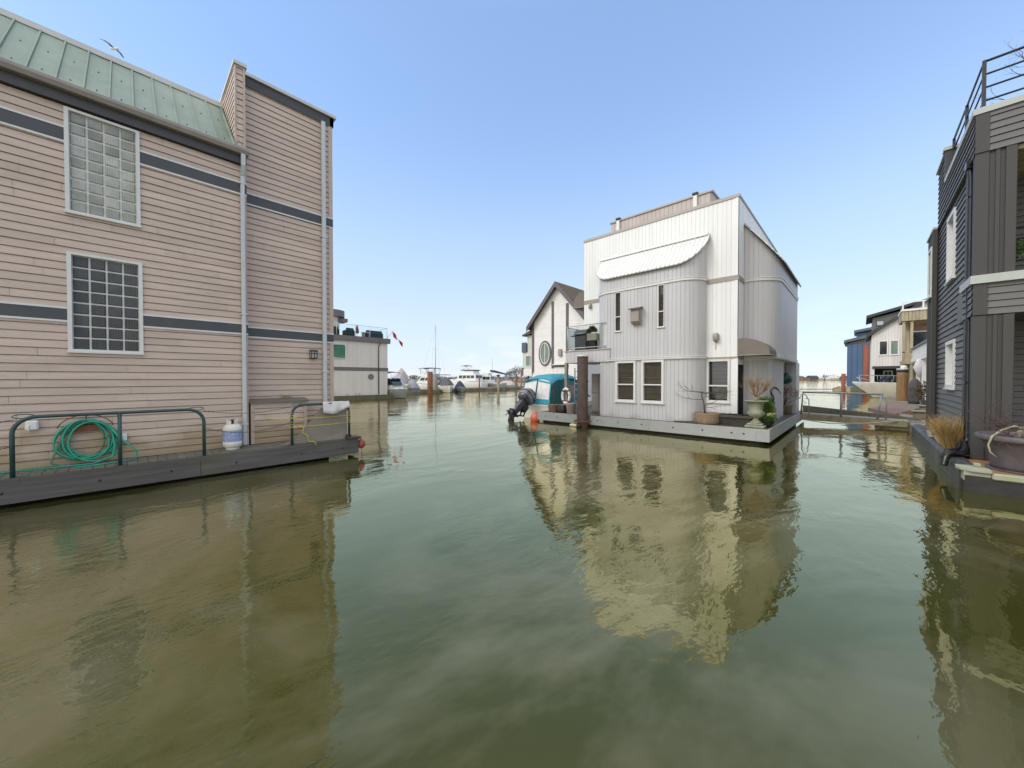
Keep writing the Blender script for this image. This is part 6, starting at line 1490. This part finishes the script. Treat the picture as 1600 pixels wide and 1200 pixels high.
mb = MB(); mb.tube([(-2.1, 20.6, .33), (-1.0, 21.0, .17), (.2, 21.5, .22), (1.1, 21.8, .36)], .022, 6); tag(mb.build('mooring_rope', M['rope_pale']), 'pale mooring rope stretched under the gangway to the white house float', 'rope')
mb = MB(); mb.box(.5, 1.95, 21.95, 24.6, -.3, .30)
for k in range(5): mb.tube([(.6 + k * .25, 21.9, .1 + .05 * (k % 2)), (1.6, 21.92 + .02 * k, .22 + .03 * k)], .045, 6)
tag(mb.build('landing_float', M['dock_old']), 'rough driftwood-edged landing float at the right end of the gangway', 'float')

# ================================================================== far houses on the right
# old timber raft with a brown ramp
mb = MB(); r0 = on_z(1389, 627); r1 = on_z(1460, 627); mb.hexa([(1.2, 30, -.3), (6, 30, -.3), (6, 47, -.3), (2.0, 47, -.3), (1.2, 30, .42), (6, 30, .42), (6, 47, .42), (2.0, 47, .42)])
for k in range(40): mb.box(1.35 + .02 * (k % 3), 5.8, 30.1 + k * .42, 30.1 + k * .42 + .36, .42, .455 + .012 * (k % 3))
tag(mb.build('floating_raft', M['dock_old']), 'weathered plank raft below the brown timber pile', 'dock')
mb = MB(); q = [on_z(1356, 637, .35), on_z(1398, 647, .25), on_z(1432, 639, .6), on_z(1400, 630, .55)]
mb.loft([[p - V((0, 0, .22)) for p in q], q]); tag(mb.build('boarding_ramp', M['wood_brown']), 'brown plank ramp lying between the raft and the gangway', 'ramp')
p = V((2.22, 39.3, 0)); mb = MB(); secs = []
for i in range(13):
    z = -3 + 5.75 * i / 12; secs.append([(p.x + (.29 + .015 * math.sin(j * 2.3 + z)) * math.cos(6.283 * j / 22), p.y + (.29 + .015 * math.cos(j * 1.7 + z)) * math.sin(6.283 * j / 22), z) for j in range(22)])
mb.smooth = True; mb.loft(secs); mb.smooth = False
o = tag(mb.build('timber_pile', M['wood_pile']), 'thick brown timber pile with a black band and pale cap', 'pile')
mb = MB(); mb.cyl((p.x, p.y), .325, 2.62, 2.78, 22); mb.build('band', M['char_roof'], o)
mb = MB(); mb.cyl((p.x, p.y), .31, 2.78, 2.86, 20); mb.ball((p.x + .06, p.y, 2.96), .16, 10, 6, (1.2, .8, .8)); mb.build('pile_cap', M['white_plastic'], o)
# lichened deck house
DH = thing('floating_house', 'lichen-stained timber house with stacked balconies behind the brown timber pile', 'house', (5.5, 49, 0))
mb = MB(); vert(mb, [(2.75, 46.5), (9, 46.5)], .4, 7.6, board=.3, g=.04, d=.03); vert(mb, [(2.75, 49.2), (2.75, 46.5)], .4, 7.6, board=.3, g=.04, d=.03); mb.box(2.8, 9, 46.55, 49.2, .4, 7.5); mb.box(5.2, 9, 49.2, 58, .4, 7.45); mb.build('wall', M['aged_wood'], DH)
mb = MB(); vert(mb, [(2.45, 44.8), (6.5, 44.8)], 6.95, 7.75, board=.2, g=.04, d=.03); vert(mb, [(2.45, 48.5), (2.45, 44.8)], 6.95, 7.75, board=.2, g=.04, d=.03); mb.box(2.48, 6.5, 44.83, 48.5, 7.0, 7.7); mb.build('upper_balcony', M['aged_wood'], DH)
mb = MB(); mb.box(2.4, 6.5, 44.72, 44.95, 7.752, 7.92); mb.box(2.4, 2.65, 44.951, 48.5, 7.752, 7.92); mb.box(2.45, 6.5, 44.8, 44.86, 8.45, 8.55)
for x in (2.45, 3.6, 4.8): mb.box(x, x + .1, 44.8, 44.9, 7.92, 8.45)
mb.build('balcony_rail', M['white_trim'], DH)
for x in (2.5, 2.95, 5.9):
    mb = MB(); mb.box(x, x + .17, 44.95, 45.12, .4, 6.95); mb.build('balcony_post', M['aged_wood'], DH)
window(DH, FY(46.5), 3.1, 5.2, 4.6, 6.2, fw=.1, pane='pane_dark', inside=False, flat=True)
mb = MB(); mb.box(3.0, 5.4, 46.3, 46.48, 6.25, 6.7); mb.build('lintel', M['wood_brown'], DH)
mb = MB(); mb.box(2.45, 6.5, 44.9, 46.5, 3.35, 3.6); mb.box(2.5, 6.5, 44.95, 45.03, 4.3, 4.38)
for k in range(12): mb.box(2.6 + .3 * k, 2.66 + .3 * k, 44.96, 45.02, 3.6, 4.3)
mb.build('middle_balcony', M['aged_wood'], DH)
mb = MB(); mb.box(3.05, 3.2, 31, 44.6, 3.75, 4.45); mb.box(3.2, 7, 31, 31.15, 3.75, 4.45); mb.build('terrace_fascia', M['cream_panel'], DH)
mb = MB(); mb.box(2.95, 3.3, 30.9, 44.6, 4.455, 4.6); mb.build('terrace_cap', M['plum_trim'], DH)
mb = MB(); mb.box(2.98, 3.15, 31, 44.6, 3.45, 3.74); mb.build('terrace_beam', M['cream_panel'], DH)
for y in (31.2, 34.0, 37.2, 40.5):
    mb = MB(); mb.box(3.0, 3.2, y, y + .22, .43, 3.45); mb.build('terrace_post', M['white_trim'], DH)
mb = MB(); vert(mb, [(3.6, 44.5), (3.6, 31.4)], .4, 3.7, board=.35, g=.05, d=.03); vert(mb, [(3.6, 31.4), (7, 31.4)], .4, 3.7, board=.35, g=.05, d=.03); mb.box(3.65, 7, 31.5, 44.5, .4, 3.7); mb.build('lower_wall', M['cream_panel'], DH)
mb = MB(); mb.box(1.9, 9, 44.3, 50, -.4, .42); mb.box(5, 9, 50, 58, -.4, .42); mb.box(2.9, 7.2, 30.9, 44.3, -.4, .43); mb.build('float', M['dock_old'], DH)
mb = MB(); mb.tube([(2.9, 37.4, 3.5), (2.86, 37.5, 2.9), (2.9, 37.4, 2.2)], [.10, .26, .06], 10); tag(mb.build('hanging_cover', M['cloth']), 'pale cloth bundle hanging on the lichen-stained house', 'cloth bundle')
c = V((2.55, 35.2, .455)); mb = MB(); mb.smooth = True; mb.lathe([(.28, 0), (.31, .3), (.31, .8), (.28, 1.2), (.2, 1.5), (.08, 1.66), (.02, 1.68)], c, 22, flute=lambda i, a: .05 * math.sin(a * 5 + i)); tag(mb.build('covered_barbecue', M['brown_cover']), 'object under a charcoal cover on the raft beside the timber pile', 'covered item')
t = thing('shrub', 'brown withering shrub in a dark tub between the covered object and the brown house', 'shrub', (2.75, 29.5, .45))
mb = MB(); mb.lathe([(.35, 0), (.45, .5), (.4, .5), (.02, .45)], (2.75, 29.5, .45), 20); mb.build('tub', M['clay_brown'], t)
mb = MB()
for k in range(900):
    d = V((random.gauss(0, 1), random.gauss(0, 1), random.gauss(.3, .8))).normalized(); mb.leaf(V((2.75, 29.5, 1.35)) + V((d.x * .75, d.y * .6, d.z * .6)) * random.uniform(.3, 1), d, .14, .03)
mb.build('leaves', M['leaf_brown'], t)
for k, (x, y, w_, h, z) in enumerate(((1.75, 24.3, .5, .3, .30), (2.1, 26.4, .45, .45, .30))):
    mb = MB(); mb.bbox(x, x + w_, y, y + .6, z, z + h, .04); mb.bbox(x - .08, x + w_ + .08, y - .06, y + .66, z + h, z + h + .07, .02)
    tag(mb.build('float_step', M['dock_old']), ['lower mossy timber step behind the brown house', 'higher mossy timber step behind the brown house'][k], 'step')
mb = MB(); mb.box(1.45, 3.2, 20.3, 30, -.35, .30); tag(mb.build('link_float', M['dock_old']), 'narrow old float linking the brown house to the raft', 'float')
# white house with the charcoal roof
def fx(px, y):                                          # world x of an image column on the plane y = const
    d = ray(px, 592); return d.x / d.y * y
WY = 66.0; zpx = lambda px, py, y=WY: EYE.z + ray(px, py).z / ray(px, py).y * y
WH = thing('floating_house', 'white board house with twin windows and a charcoal roof over a moored boat', 'house', (fx(1385, WY), WY + 4, 0))
wx0, wx1 = fx(1361, WY), fx(1409, WY); zA, zB = zpx(1361, 524), zpx(1409, 492)
mb = MB(); vert(mb, [(wx0, WY), (wx1 + 2.5, WY)], zpx(1385, 573), 20, board=.26, g=.05, d=.03, ztop=lambda s, p: zA + (zB - zA) * s / (wx1 - wx0)); vert(mb, [(wx0, WY + 9), (wx0, WY)], 1.0, zA, board=.3, g=.05, d=.03)
mb.prism([(wx0 + .05, zpx(1385, 573)), (wx1 + 2.5, zpx(1385, 573)), (wx1 + 2.5, zB + 2), (wx0 + .05, zA)], WY + .05, WY + 9, 'y'); mb.build('wall', M['white_vert'], WH)
for a, b in ((1373, 1386), (1390.5, 1403)):
    window(WH, FY(WY), fx(a - 1, WY), fx(b + 1, WY), zpx(1385, 555), zpx(1385, 532), fw=.11, pane='pane_sage' if a > 1380 else 'pane_dark', proud=.06, inside=False, flat=True)
mb = MB(); e = .45
mb.loft([[(wx0 - .5, y, zA - .3), (wx0 - .5, y, zA + e - .3), (wx1 + 2.6, y, zB + 1.75 + e), (wx1 + 2.6, y, zB + 1.75)] for y in (WY - .4, WY + 9)])
mb.build('roof', M['char_roof'], WH)
dz0, dz1 = zpx(1365, 496), zpx(1405, 483)
mb = MB(); mb.prism([(wx0 + .1, zA), (wx1 + 2.5, zB + 1.5), (wx1 + 2.5, dz1 + .5), (wx0 + .1, dz0)], WY + .8, WY + 8, 'y'); mb.build('dormer_wall', M['brown_lap'], WH)
mb = MB(); mb.loft([[(wx0 - .5, y, dz0), (wx0 - .5, y, dz0 + .35), (wx1 + 2.6, y, dz1 + 1.2), (wx1 + 2.6, y, dz1 + .85)] for y in (WY + .3, WY + 8.4)]); mb.build('dormer_roof', M['char_roof'], WH)
window(WH, FY(WY + .8), fx(1368, WY), fx(1381, WY), zpx(1372, 508), zpx(1372, 500), fw=.08, pane='pane_pale', frame='fascia_dark', inside=False, flat=True)
mb = MB(); mb.box(wx0 + .1, wx1 + 2.4, WY - .12, WY - .0, zpx(1385, 576), zpx(1385, 572)); mb.build('boathouse_header', M['char_roof'], WH)
mb = MB(); mb.box(wx0 + .2, wx1 + 2.4, WY + 4, WY + 4.2, .5, zpx(1385, 573)); mb.build('boathouse_back', M['dark_inside'], WH)
mb = MB(); mb.box(wx0, wx0 + .3, WY - .02, WY + .3, .3, zpx(1385, 573)); mb.build('corner_post', M['white_vert'], WH)
window(WH, FY(WY + 3.9), fx(1382, WY), fx(1398, WY), .9, 3.2, fw=.12, posts=(fx(1390, WY),), pane='pane_dark', inside=False, flat=True)
mb = MB(); mb.box(wx0 - .3, wx1 + 3, WY - .3, WY + 9.5, -.4, .5); mb.build('float', M['mossy_float'], WH)
# boat in front of it, bow to the left
bow = wl(1347, 41); hd = R(208); bw = bow - V((math.cos(hd), math.sin(hd), 0)) * 7.6; T_ = loc_frame((bw.x, bw.y, 0), 208)
t = thing('motor_boat', 'cream motor cruiser with its bow pointing left in front of the charcoal-roofed house', 'boat', (bw.x, bw.y, 0))
hull(T_, t, 7.4, 2.8, 1.65, 'gelcoat_cream', sheer=.06, bowrake=.30, fine=.75)
mb = MB(T_); sx = 4.2; mb.bbox(3.6, 4.1, -1.42, -1.36, 1.15, 1.27, .02); mb.bbox(3.6, 4.1, 1.36, 1.42, 1.15, 1.27, .02); mb.build('side_port', M['char_roof'], t)
boat_rail(T_, t, 7.4, 2.7, 1.75, .65, .06, .35, r=.03)
mb = MB(T_)
for s in (-.5, .35): mb.tube([(4.6, s - .2, 1.85), (4.9, s, 2.25), (5.4, s + .2, 2.3), (5.8, s + .15, 1.9)], [.1, .26, .26, .08], 10)
mb.build('deck_covers', M['navy'], t)
mb = MB(T_); mb.tube([(6.9, 0, 1.95), (8.1, 0, 2.25)], .06, 6); mb.tube([(7.9, 0, 2.2), (7.6, 0, 1.4), (7.75, .2, 1.35)], .05, 6); mb.build('anchor', M['steel'], t)
cabin(T_, t, .6, 3.4, 2.2, 1.78, 2.6, 1.2, .1, .8, win='pane_dark', nw=2)
# blue metal house
BY = 96.0
BH = thing('floating_house', 'tall blue metal-clad house with a rust-red corner pile, farthest on the right', 'house', (fx(1340, BY), BY + 5, 0))
bx0, bx1 = fx(1323, BY), fx(1351, BY); zb = lambda px, py: zpx(px, py, BY)
mb = MB(); vert(mb, [(bx0, BY), (bx1 + 3, BY)], .5, zb(1335, 538), board=.75, g=.09, d=.05); vert(mb, [(bx0, BY + 12), (bx0, BY)], .5, zb(1325, 536), board=.75, g=.09, d=.05); mb.box(bx0 + .08, bx1 + 3, BY + .08, BY + 12, .5, zb(1335, 538) - .05); mb.build('wall', M['blue_metal'], BH)
mb = MB(); mb.loft([[(bx0 - .5, y, zb(1322, 536)), (bx0 - .4, y, zb(1322, 532)), (bx1 + 3, y, zb(1357, 517)), (bx1 + 3, y, zb(1357, 523))] for y in (BY - .6, BY + 12)]); mb.build('roof', M['blue_roof'], BH)
mb = MB(); mb.prism([(bx0 + .2, zb(1335, 538)), (bx1 + 3, zb(1335, 538)), (bx1 + 3, zb(1357, 522)), (bx0 + .2, zb(1325, 536))], BY + .3, BY + 11, 'y'); mb.build('gable_infill', M['brown_fascia'], BH)
mb = MB(); mb.box(fx(1337, BY), bx1 + 4, BY + 4, BY + 11, zb(1340, 532), zb(1340, 518)); mb.build('upper_storey', M['blue_metal'], BH)
mb = MB(); mb.loft([[(fx(1333, BY), y, zb(1334, 518)), (fx(1333, BY), y, zb(1334, 514)), (bx1 + 4, y, zb(1357, 504)), (bx1 + 4, y, zb(1357, 508))] for y in (BY + 3, BY + 11.5)]); mb.build('upper_roof', M['blue_roof'], BH)
mb = MB(); mb.box(bx0 - .5, bx1 + 3, BY - .8, BY + 12.5, -.4, .5); mb.build('float', M['mossy_float'], BH)
mb = MB(); q = fx(1353, BY - 3); mb.cyl((q, BY - 3), .42, -3, zb(1351, 541), 18); tag(mb.build('mooring_pile', M['orange_pile']), 'tall rust-red pile at the right corner of the blue house', 'pile')
q = wl(1318, 60); mb = MB(); mb.cyl((q.x, q.y), .27, -3, 2.95, 16); tag(mb.build('mooring_pile', M['orange_pile']), 'rust-red pile standing in the water left of the blue house', 'pile')
q0, q1 = wl(1301, 66), wl(1322, 66); mb = MB(); mb.bbox(q0.x, q1.x + .6, q0.y, q0.y + 2.2, -.2, .45, .05)
for k in range(7): mb.tube([(q0.x + .3 * k, q0.y - .1, .3 + .12 * (k % 3)), (q0.x + .3 * k + .9, q0.y + 1, .75 - .1 * (k % 2))], .09, 6)
tag(mb.build('log_float', M['aged_wood']), 'rough driftwood float beside the rust-red pile in the water', 'float')
mb = MB(); a = on_z(1200, 607.5); b = V((q0.x, q0.y, .25)); mb.tube([V((-19, 70, .18)), b], .07, 6); tag(mb.build('log_boom', M['wood_grey']), 'slim log boom lying across the water behind the gangway', 'log boom')

# ================================================================== far shore
DS = 640.0; random.seed(8)
mb = MB(); n = 60; pts = [wl(300 + 1500 * i / n, DS + 40 * math.sin(i * .7)) for i in range(n + 1)]
for a, b in zip(pts, pts[1:]):
    u_ = V((-.691, .723, 0)) * 400; mb.poly([a - V((0, 0, .5)), b - V((0, 0, .5)), b + V((0, 0, 1.0)), a + V((0, 0, 1.0))]); mb.poly([a + V((0, 0, 1.0)), b + V((0, 0, 1.0)), b + u_ + V((0, 0, 3)), a + u_ + V((0, 0, 3))])
structure(mb.build('far_shore', M['shore']))
mb = MB()
for k in range(900):
    px = random.uniform(560, 1500); p = wl(px, DS + random.uniform(60, 130), 1.0); h = random.uniform(3.0, 7.0) * (1 + .45 * math.sin(px * .11) * math.sin(px * .043)); w_ = random.uniform(2.5, 6)
    for q in range(14):
        d = V((random.gauss(0, 1), random.gauss(0, 1), random.gauss(0, .7))).normalized(); mb.leaf(p + V((d.x * w_ * .6, d.y * w_ * .6, h * .5 + d.z * h * .5)), d + V((0, 0, .6)), random.uniform(1.4, 3.2), .7)
o = mb.build('far_trees', M['shore_tree']); o['kind'] = 'stuff'; o['label'] = 'low brown winter tree line along the far shore'; o['category'] = 'trees'
for px, w_, h, m, lab in ((1251, 15, 3.4, 'house_warm', 'low terracotta-walled building on the far shore nearest the white house'), (1261, 13, 2.6, 'house_warm', 'lower brick-coloured building on the far shore, second from the white house'), (1272.5, 15, 4.4, 'house_dark', 'dark gabled house in the middle of the far shore'), (1283, 9, 3.0, 'house_white', 'small pale house right of the dark one on the far shore'), (1304, 16, 3.6, 'house_white', 'long white building on the far shore just left of the rust-red pile')):
    p = wl(px, DS - 6, 1.0); t = thing('far_house', lab, 'house', p, 'houses on the far shore')
    ax_ = V((.723, .691, 0)); dp = V((-.691, .723, 0)) * 9
    mb = MB(); b = [p - ax_ * w_ / 2, p + ax_ * w_ / 2, p + ax_ * w_ / 2 + dp, p - ax_ * w_ / 2 + dp]; mb.hexa(b + [q + V((0, 0, h)) for q in b]); mb.build('wall', M[m], t)
    mb = MB(); b = [q + V((0, 0, h)) for q in b]; c0, c1 = (b[0] + b[3]) / 2 + V((0, 0, h * .55)), (b[1] + b[2]) / 2 + V((0, 0, h * .55)); mb.poly([b[0], b[1], c1, c0]); mb.poly([b[2], b[3], c0, c1]); mb.poly([b[1], b[2], c1]); mb.poly([b[3], b[0], c0]); mb.build('roof', M['char_roof'] if m != 'house_white' else M['house_white'], t)
    mb = MB()
    for k in range(3):
        c = p + ax_ * w_ * (-.3 + .3 * k) - V((-.691, .723, 0)) * .08; mb.hexa([c - ax_ * .6 + V((0, 0, h * .3)), c + ax_ * .6 + V((0, 0, h * .3)), c + ax_ * .6 + dp * .01 + V((0, 0, h * .3)), c - ax_ * .6 + dp * .01 + V((0, 0, h * .3)), c - ax_ * .6 + V((0, 0, h * .75)), c + ax_ * .6 + V((0, 0, h * .75)), c + ax_ * .6 + dp * .01 + V((0, 0, h * .75)), c - ax_ * .6 + dp * .01 + V((0, 0, h * .75))])
    mb.build('windows', M['pane_dark'], t)

# ================================================================== sky and sun
SUN_EL = 40.0; SUN = V((-.48, -.88, 0)).normalized()          # horizontal direction towards the sun
w = bpy.data.worlds.new('World'); SC.world = w; w.use_nodes = True
nt = w.node_tree; nt.nodes.clear()
out = _n(nt, 'ShaderNodeOutputWorld'); bg = _n(nt, 'ShaderNodeBackground'); bg.inputs["Strength"].default_value = .15
sky = _n(nt, 'ShaderNodeTexSky', sky_type='NISHITA'); sky.sun_disc = False; sky.sun_elevation = R(SUN_EL)
sky.sun_rotation = math.atan2(SUN.x, SUN.y); sky.air_density = 1.0; sky.dust_density = .4; sky.ozone_density = 3.0; sky.altitude = 0
tc = _n(nt, 'ShaderNodeTexCoord'); sp = _n(nt, 'ShaderNodeSeparateXYZ'); nt.links.new(tc.outputs['Generated'], sp.inputs[0])
# thin high veil plus a few low soft clouds near the horizon
mp = _n(nt, 'ShaderNodeMapping'); mp.inputs['Scale'].default_value = (1, 1, 4.5); nt.links.new(tc.outputs['Generated'], mp.inputs[0])
nz = _n(nt, 'ShaderNodeTexNoise'); nz.inputs['Scale'].default_value = 5; nz.inputs['Detail'].default_value = 7; nz.inputs['Roughness'].default_value = .55; nt.links.new(mp.outputs[0], nz.inputs['Vector'])
cr = _n(nt, 'ShaderNodeMapRange', interpolation_type='SMOOTHSTEP'); cr.inputs['From Min'].default_value = .50; cr.inputs['From Max'].default_value = .68; nt.links.new(nz.outputs['Fac'], cr.inputs['Value'])
lo = _n(nt, 'ShaderNodeMapRange', interpolation_type='SMOOTHSTEP'); lo.inputs['From Min'].default_value = .20; lo.inputs['From Max'].default_value = .02; nt.links.new(sp.outputs['Z'], lo.inputs['Value'])
m1 = _n(nt, 'ShaderNodeMath', operation='MULTIPLY'); nt.links.new(cr.outputs[0], m1.inputs[0]); nt.links.new(lo.outputs[0], m1.inputs[1])
ve = _n(nt, 'ShaderNodeMapRange'); ve.inputs['From Min'].default_value = 0; ve.inputs['From Max'].default_value = .75; ve.inputs['To Min'].default_value = .34; ve.inputs['To Max'].default_value = .26; nt.links.new(sp.outputs['Z'], ve.inputs['Value'])
dk = _n(nt, 'ShaderNodeMapRange'); dk.inputs['From Min'].default_value = 0; dk.inputs['From Max'].default_value = .36; dk.inputs['To Min'].default_value = .74; dk.inputs['To Max'].default_value = 1.22; nt.links.new(sp.outputs['Z'], dk.inputs['Value'])
sk = _n(nt, 'ShaderNodeVectorMath', operation='SCALE'); nt.links.new(sky.outputs[0], sk.inputs[0]); nt.links.new(dk.outputs[0], sk.inputs['Scale'])
mv = _n(nt, 'ShaderNodeMix', data_type='RGBA'); nt.links.new(ve.outputs[0], mv.inputs['Factor']); nt.links.new(sk.outputs[0], mv.inputs[6]); mv.inputs[7].default_value = (3.75, 5.8, 9.5, 1)
hz = _n(nt, 'ShaderNodeMapRange', interpolation_type='SMOOTHSTEP'); hz.inputs['From Min'].default_value = .62; hz.inputs['From Max'].default_value = -.08; hz.inputs['To Max'].default_value = .58; nt.links.new(sp.outputs['Z'], hz.inputs['Value'])
mh = _n(nt, 'ShaderNodeMix', data_type='RGBA'); nt.links.new(hz.outputs[0], mh.inputs['Factor']); nt.links.new(mv.outputs[2], mh.inputs[6]); mh.inputs[7].default_value = (5.3, 5.5, 5.8, 1)
m2 = _n(nt, 'ShaderNodeMath', operation='MULTIPLY'); m2.inputs[1].default_value = .5; nt.links.new(m1.outputs[0], m2.inputs[0])
mx = _n(nt, 'ShaderNodeMix', data_type='RGBA'); nt.links.new(m2.outputs[0], mx.inputs['Factor']); nt.links.new(mh.outputs[2], mx.inputs[6]); mx.inputs[7].default_value = (5.8, 5.9, 6.0, 1)
# unseen bright glow added to the sky behind camera and overhead to fill walls
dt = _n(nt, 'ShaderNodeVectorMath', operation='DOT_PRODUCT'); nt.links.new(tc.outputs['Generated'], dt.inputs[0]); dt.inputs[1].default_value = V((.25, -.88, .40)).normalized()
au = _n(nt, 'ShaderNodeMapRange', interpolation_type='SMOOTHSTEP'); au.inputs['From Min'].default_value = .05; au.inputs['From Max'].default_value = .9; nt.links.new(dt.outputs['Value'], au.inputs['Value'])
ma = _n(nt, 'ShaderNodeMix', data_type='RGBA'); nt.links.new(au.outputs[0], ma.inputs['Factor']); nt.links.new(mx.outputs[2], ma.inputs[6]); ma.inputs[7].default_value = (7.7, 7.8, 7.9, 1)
zn = _n(nt, 'ShaderNodeMapRange', interpolation_type='SMOOTHSTEP'); zn.inputs['From Min'].default_value = .70; zn.inputs['From Max'].default_value = .9; nt.links.new(sp.outputs['Z'], zn.inputs['Value'])
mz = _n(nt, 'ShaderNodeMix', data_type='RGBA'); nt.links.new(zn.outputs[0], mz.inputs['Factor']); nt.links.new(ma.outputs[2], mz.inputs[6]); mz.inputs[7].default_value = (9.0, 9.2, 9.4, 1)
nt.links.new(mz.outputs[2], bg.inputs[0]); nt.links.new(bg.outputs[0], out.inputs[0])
sl_ = bpy.data.lights.new('sun', 'SUN'); sl_.energy = 1.5; sl_.angle = R(24); sl_.color = (1, .975, .945)
so_ = bpy.data.objects.new('sun', sl_); COL.objects.link(so_)
d = V((SUN.x * math.cos(R(SUN_EL)), SUN.y * math.cos(R(SUN_EL)), math.sin(R(SUN_EL))))
so_.rotation_euler = d.to_track_quat('Z', 'Y').to_euler(); so_.location = (0, 0, 60)
vs = SC.view_settings; vs.view_transform = 'Standard'; vs.look = 'None'; vs.gamma = 1; vs.exposure = 0.25
SC.display_settings.display_device = 'sRGB'
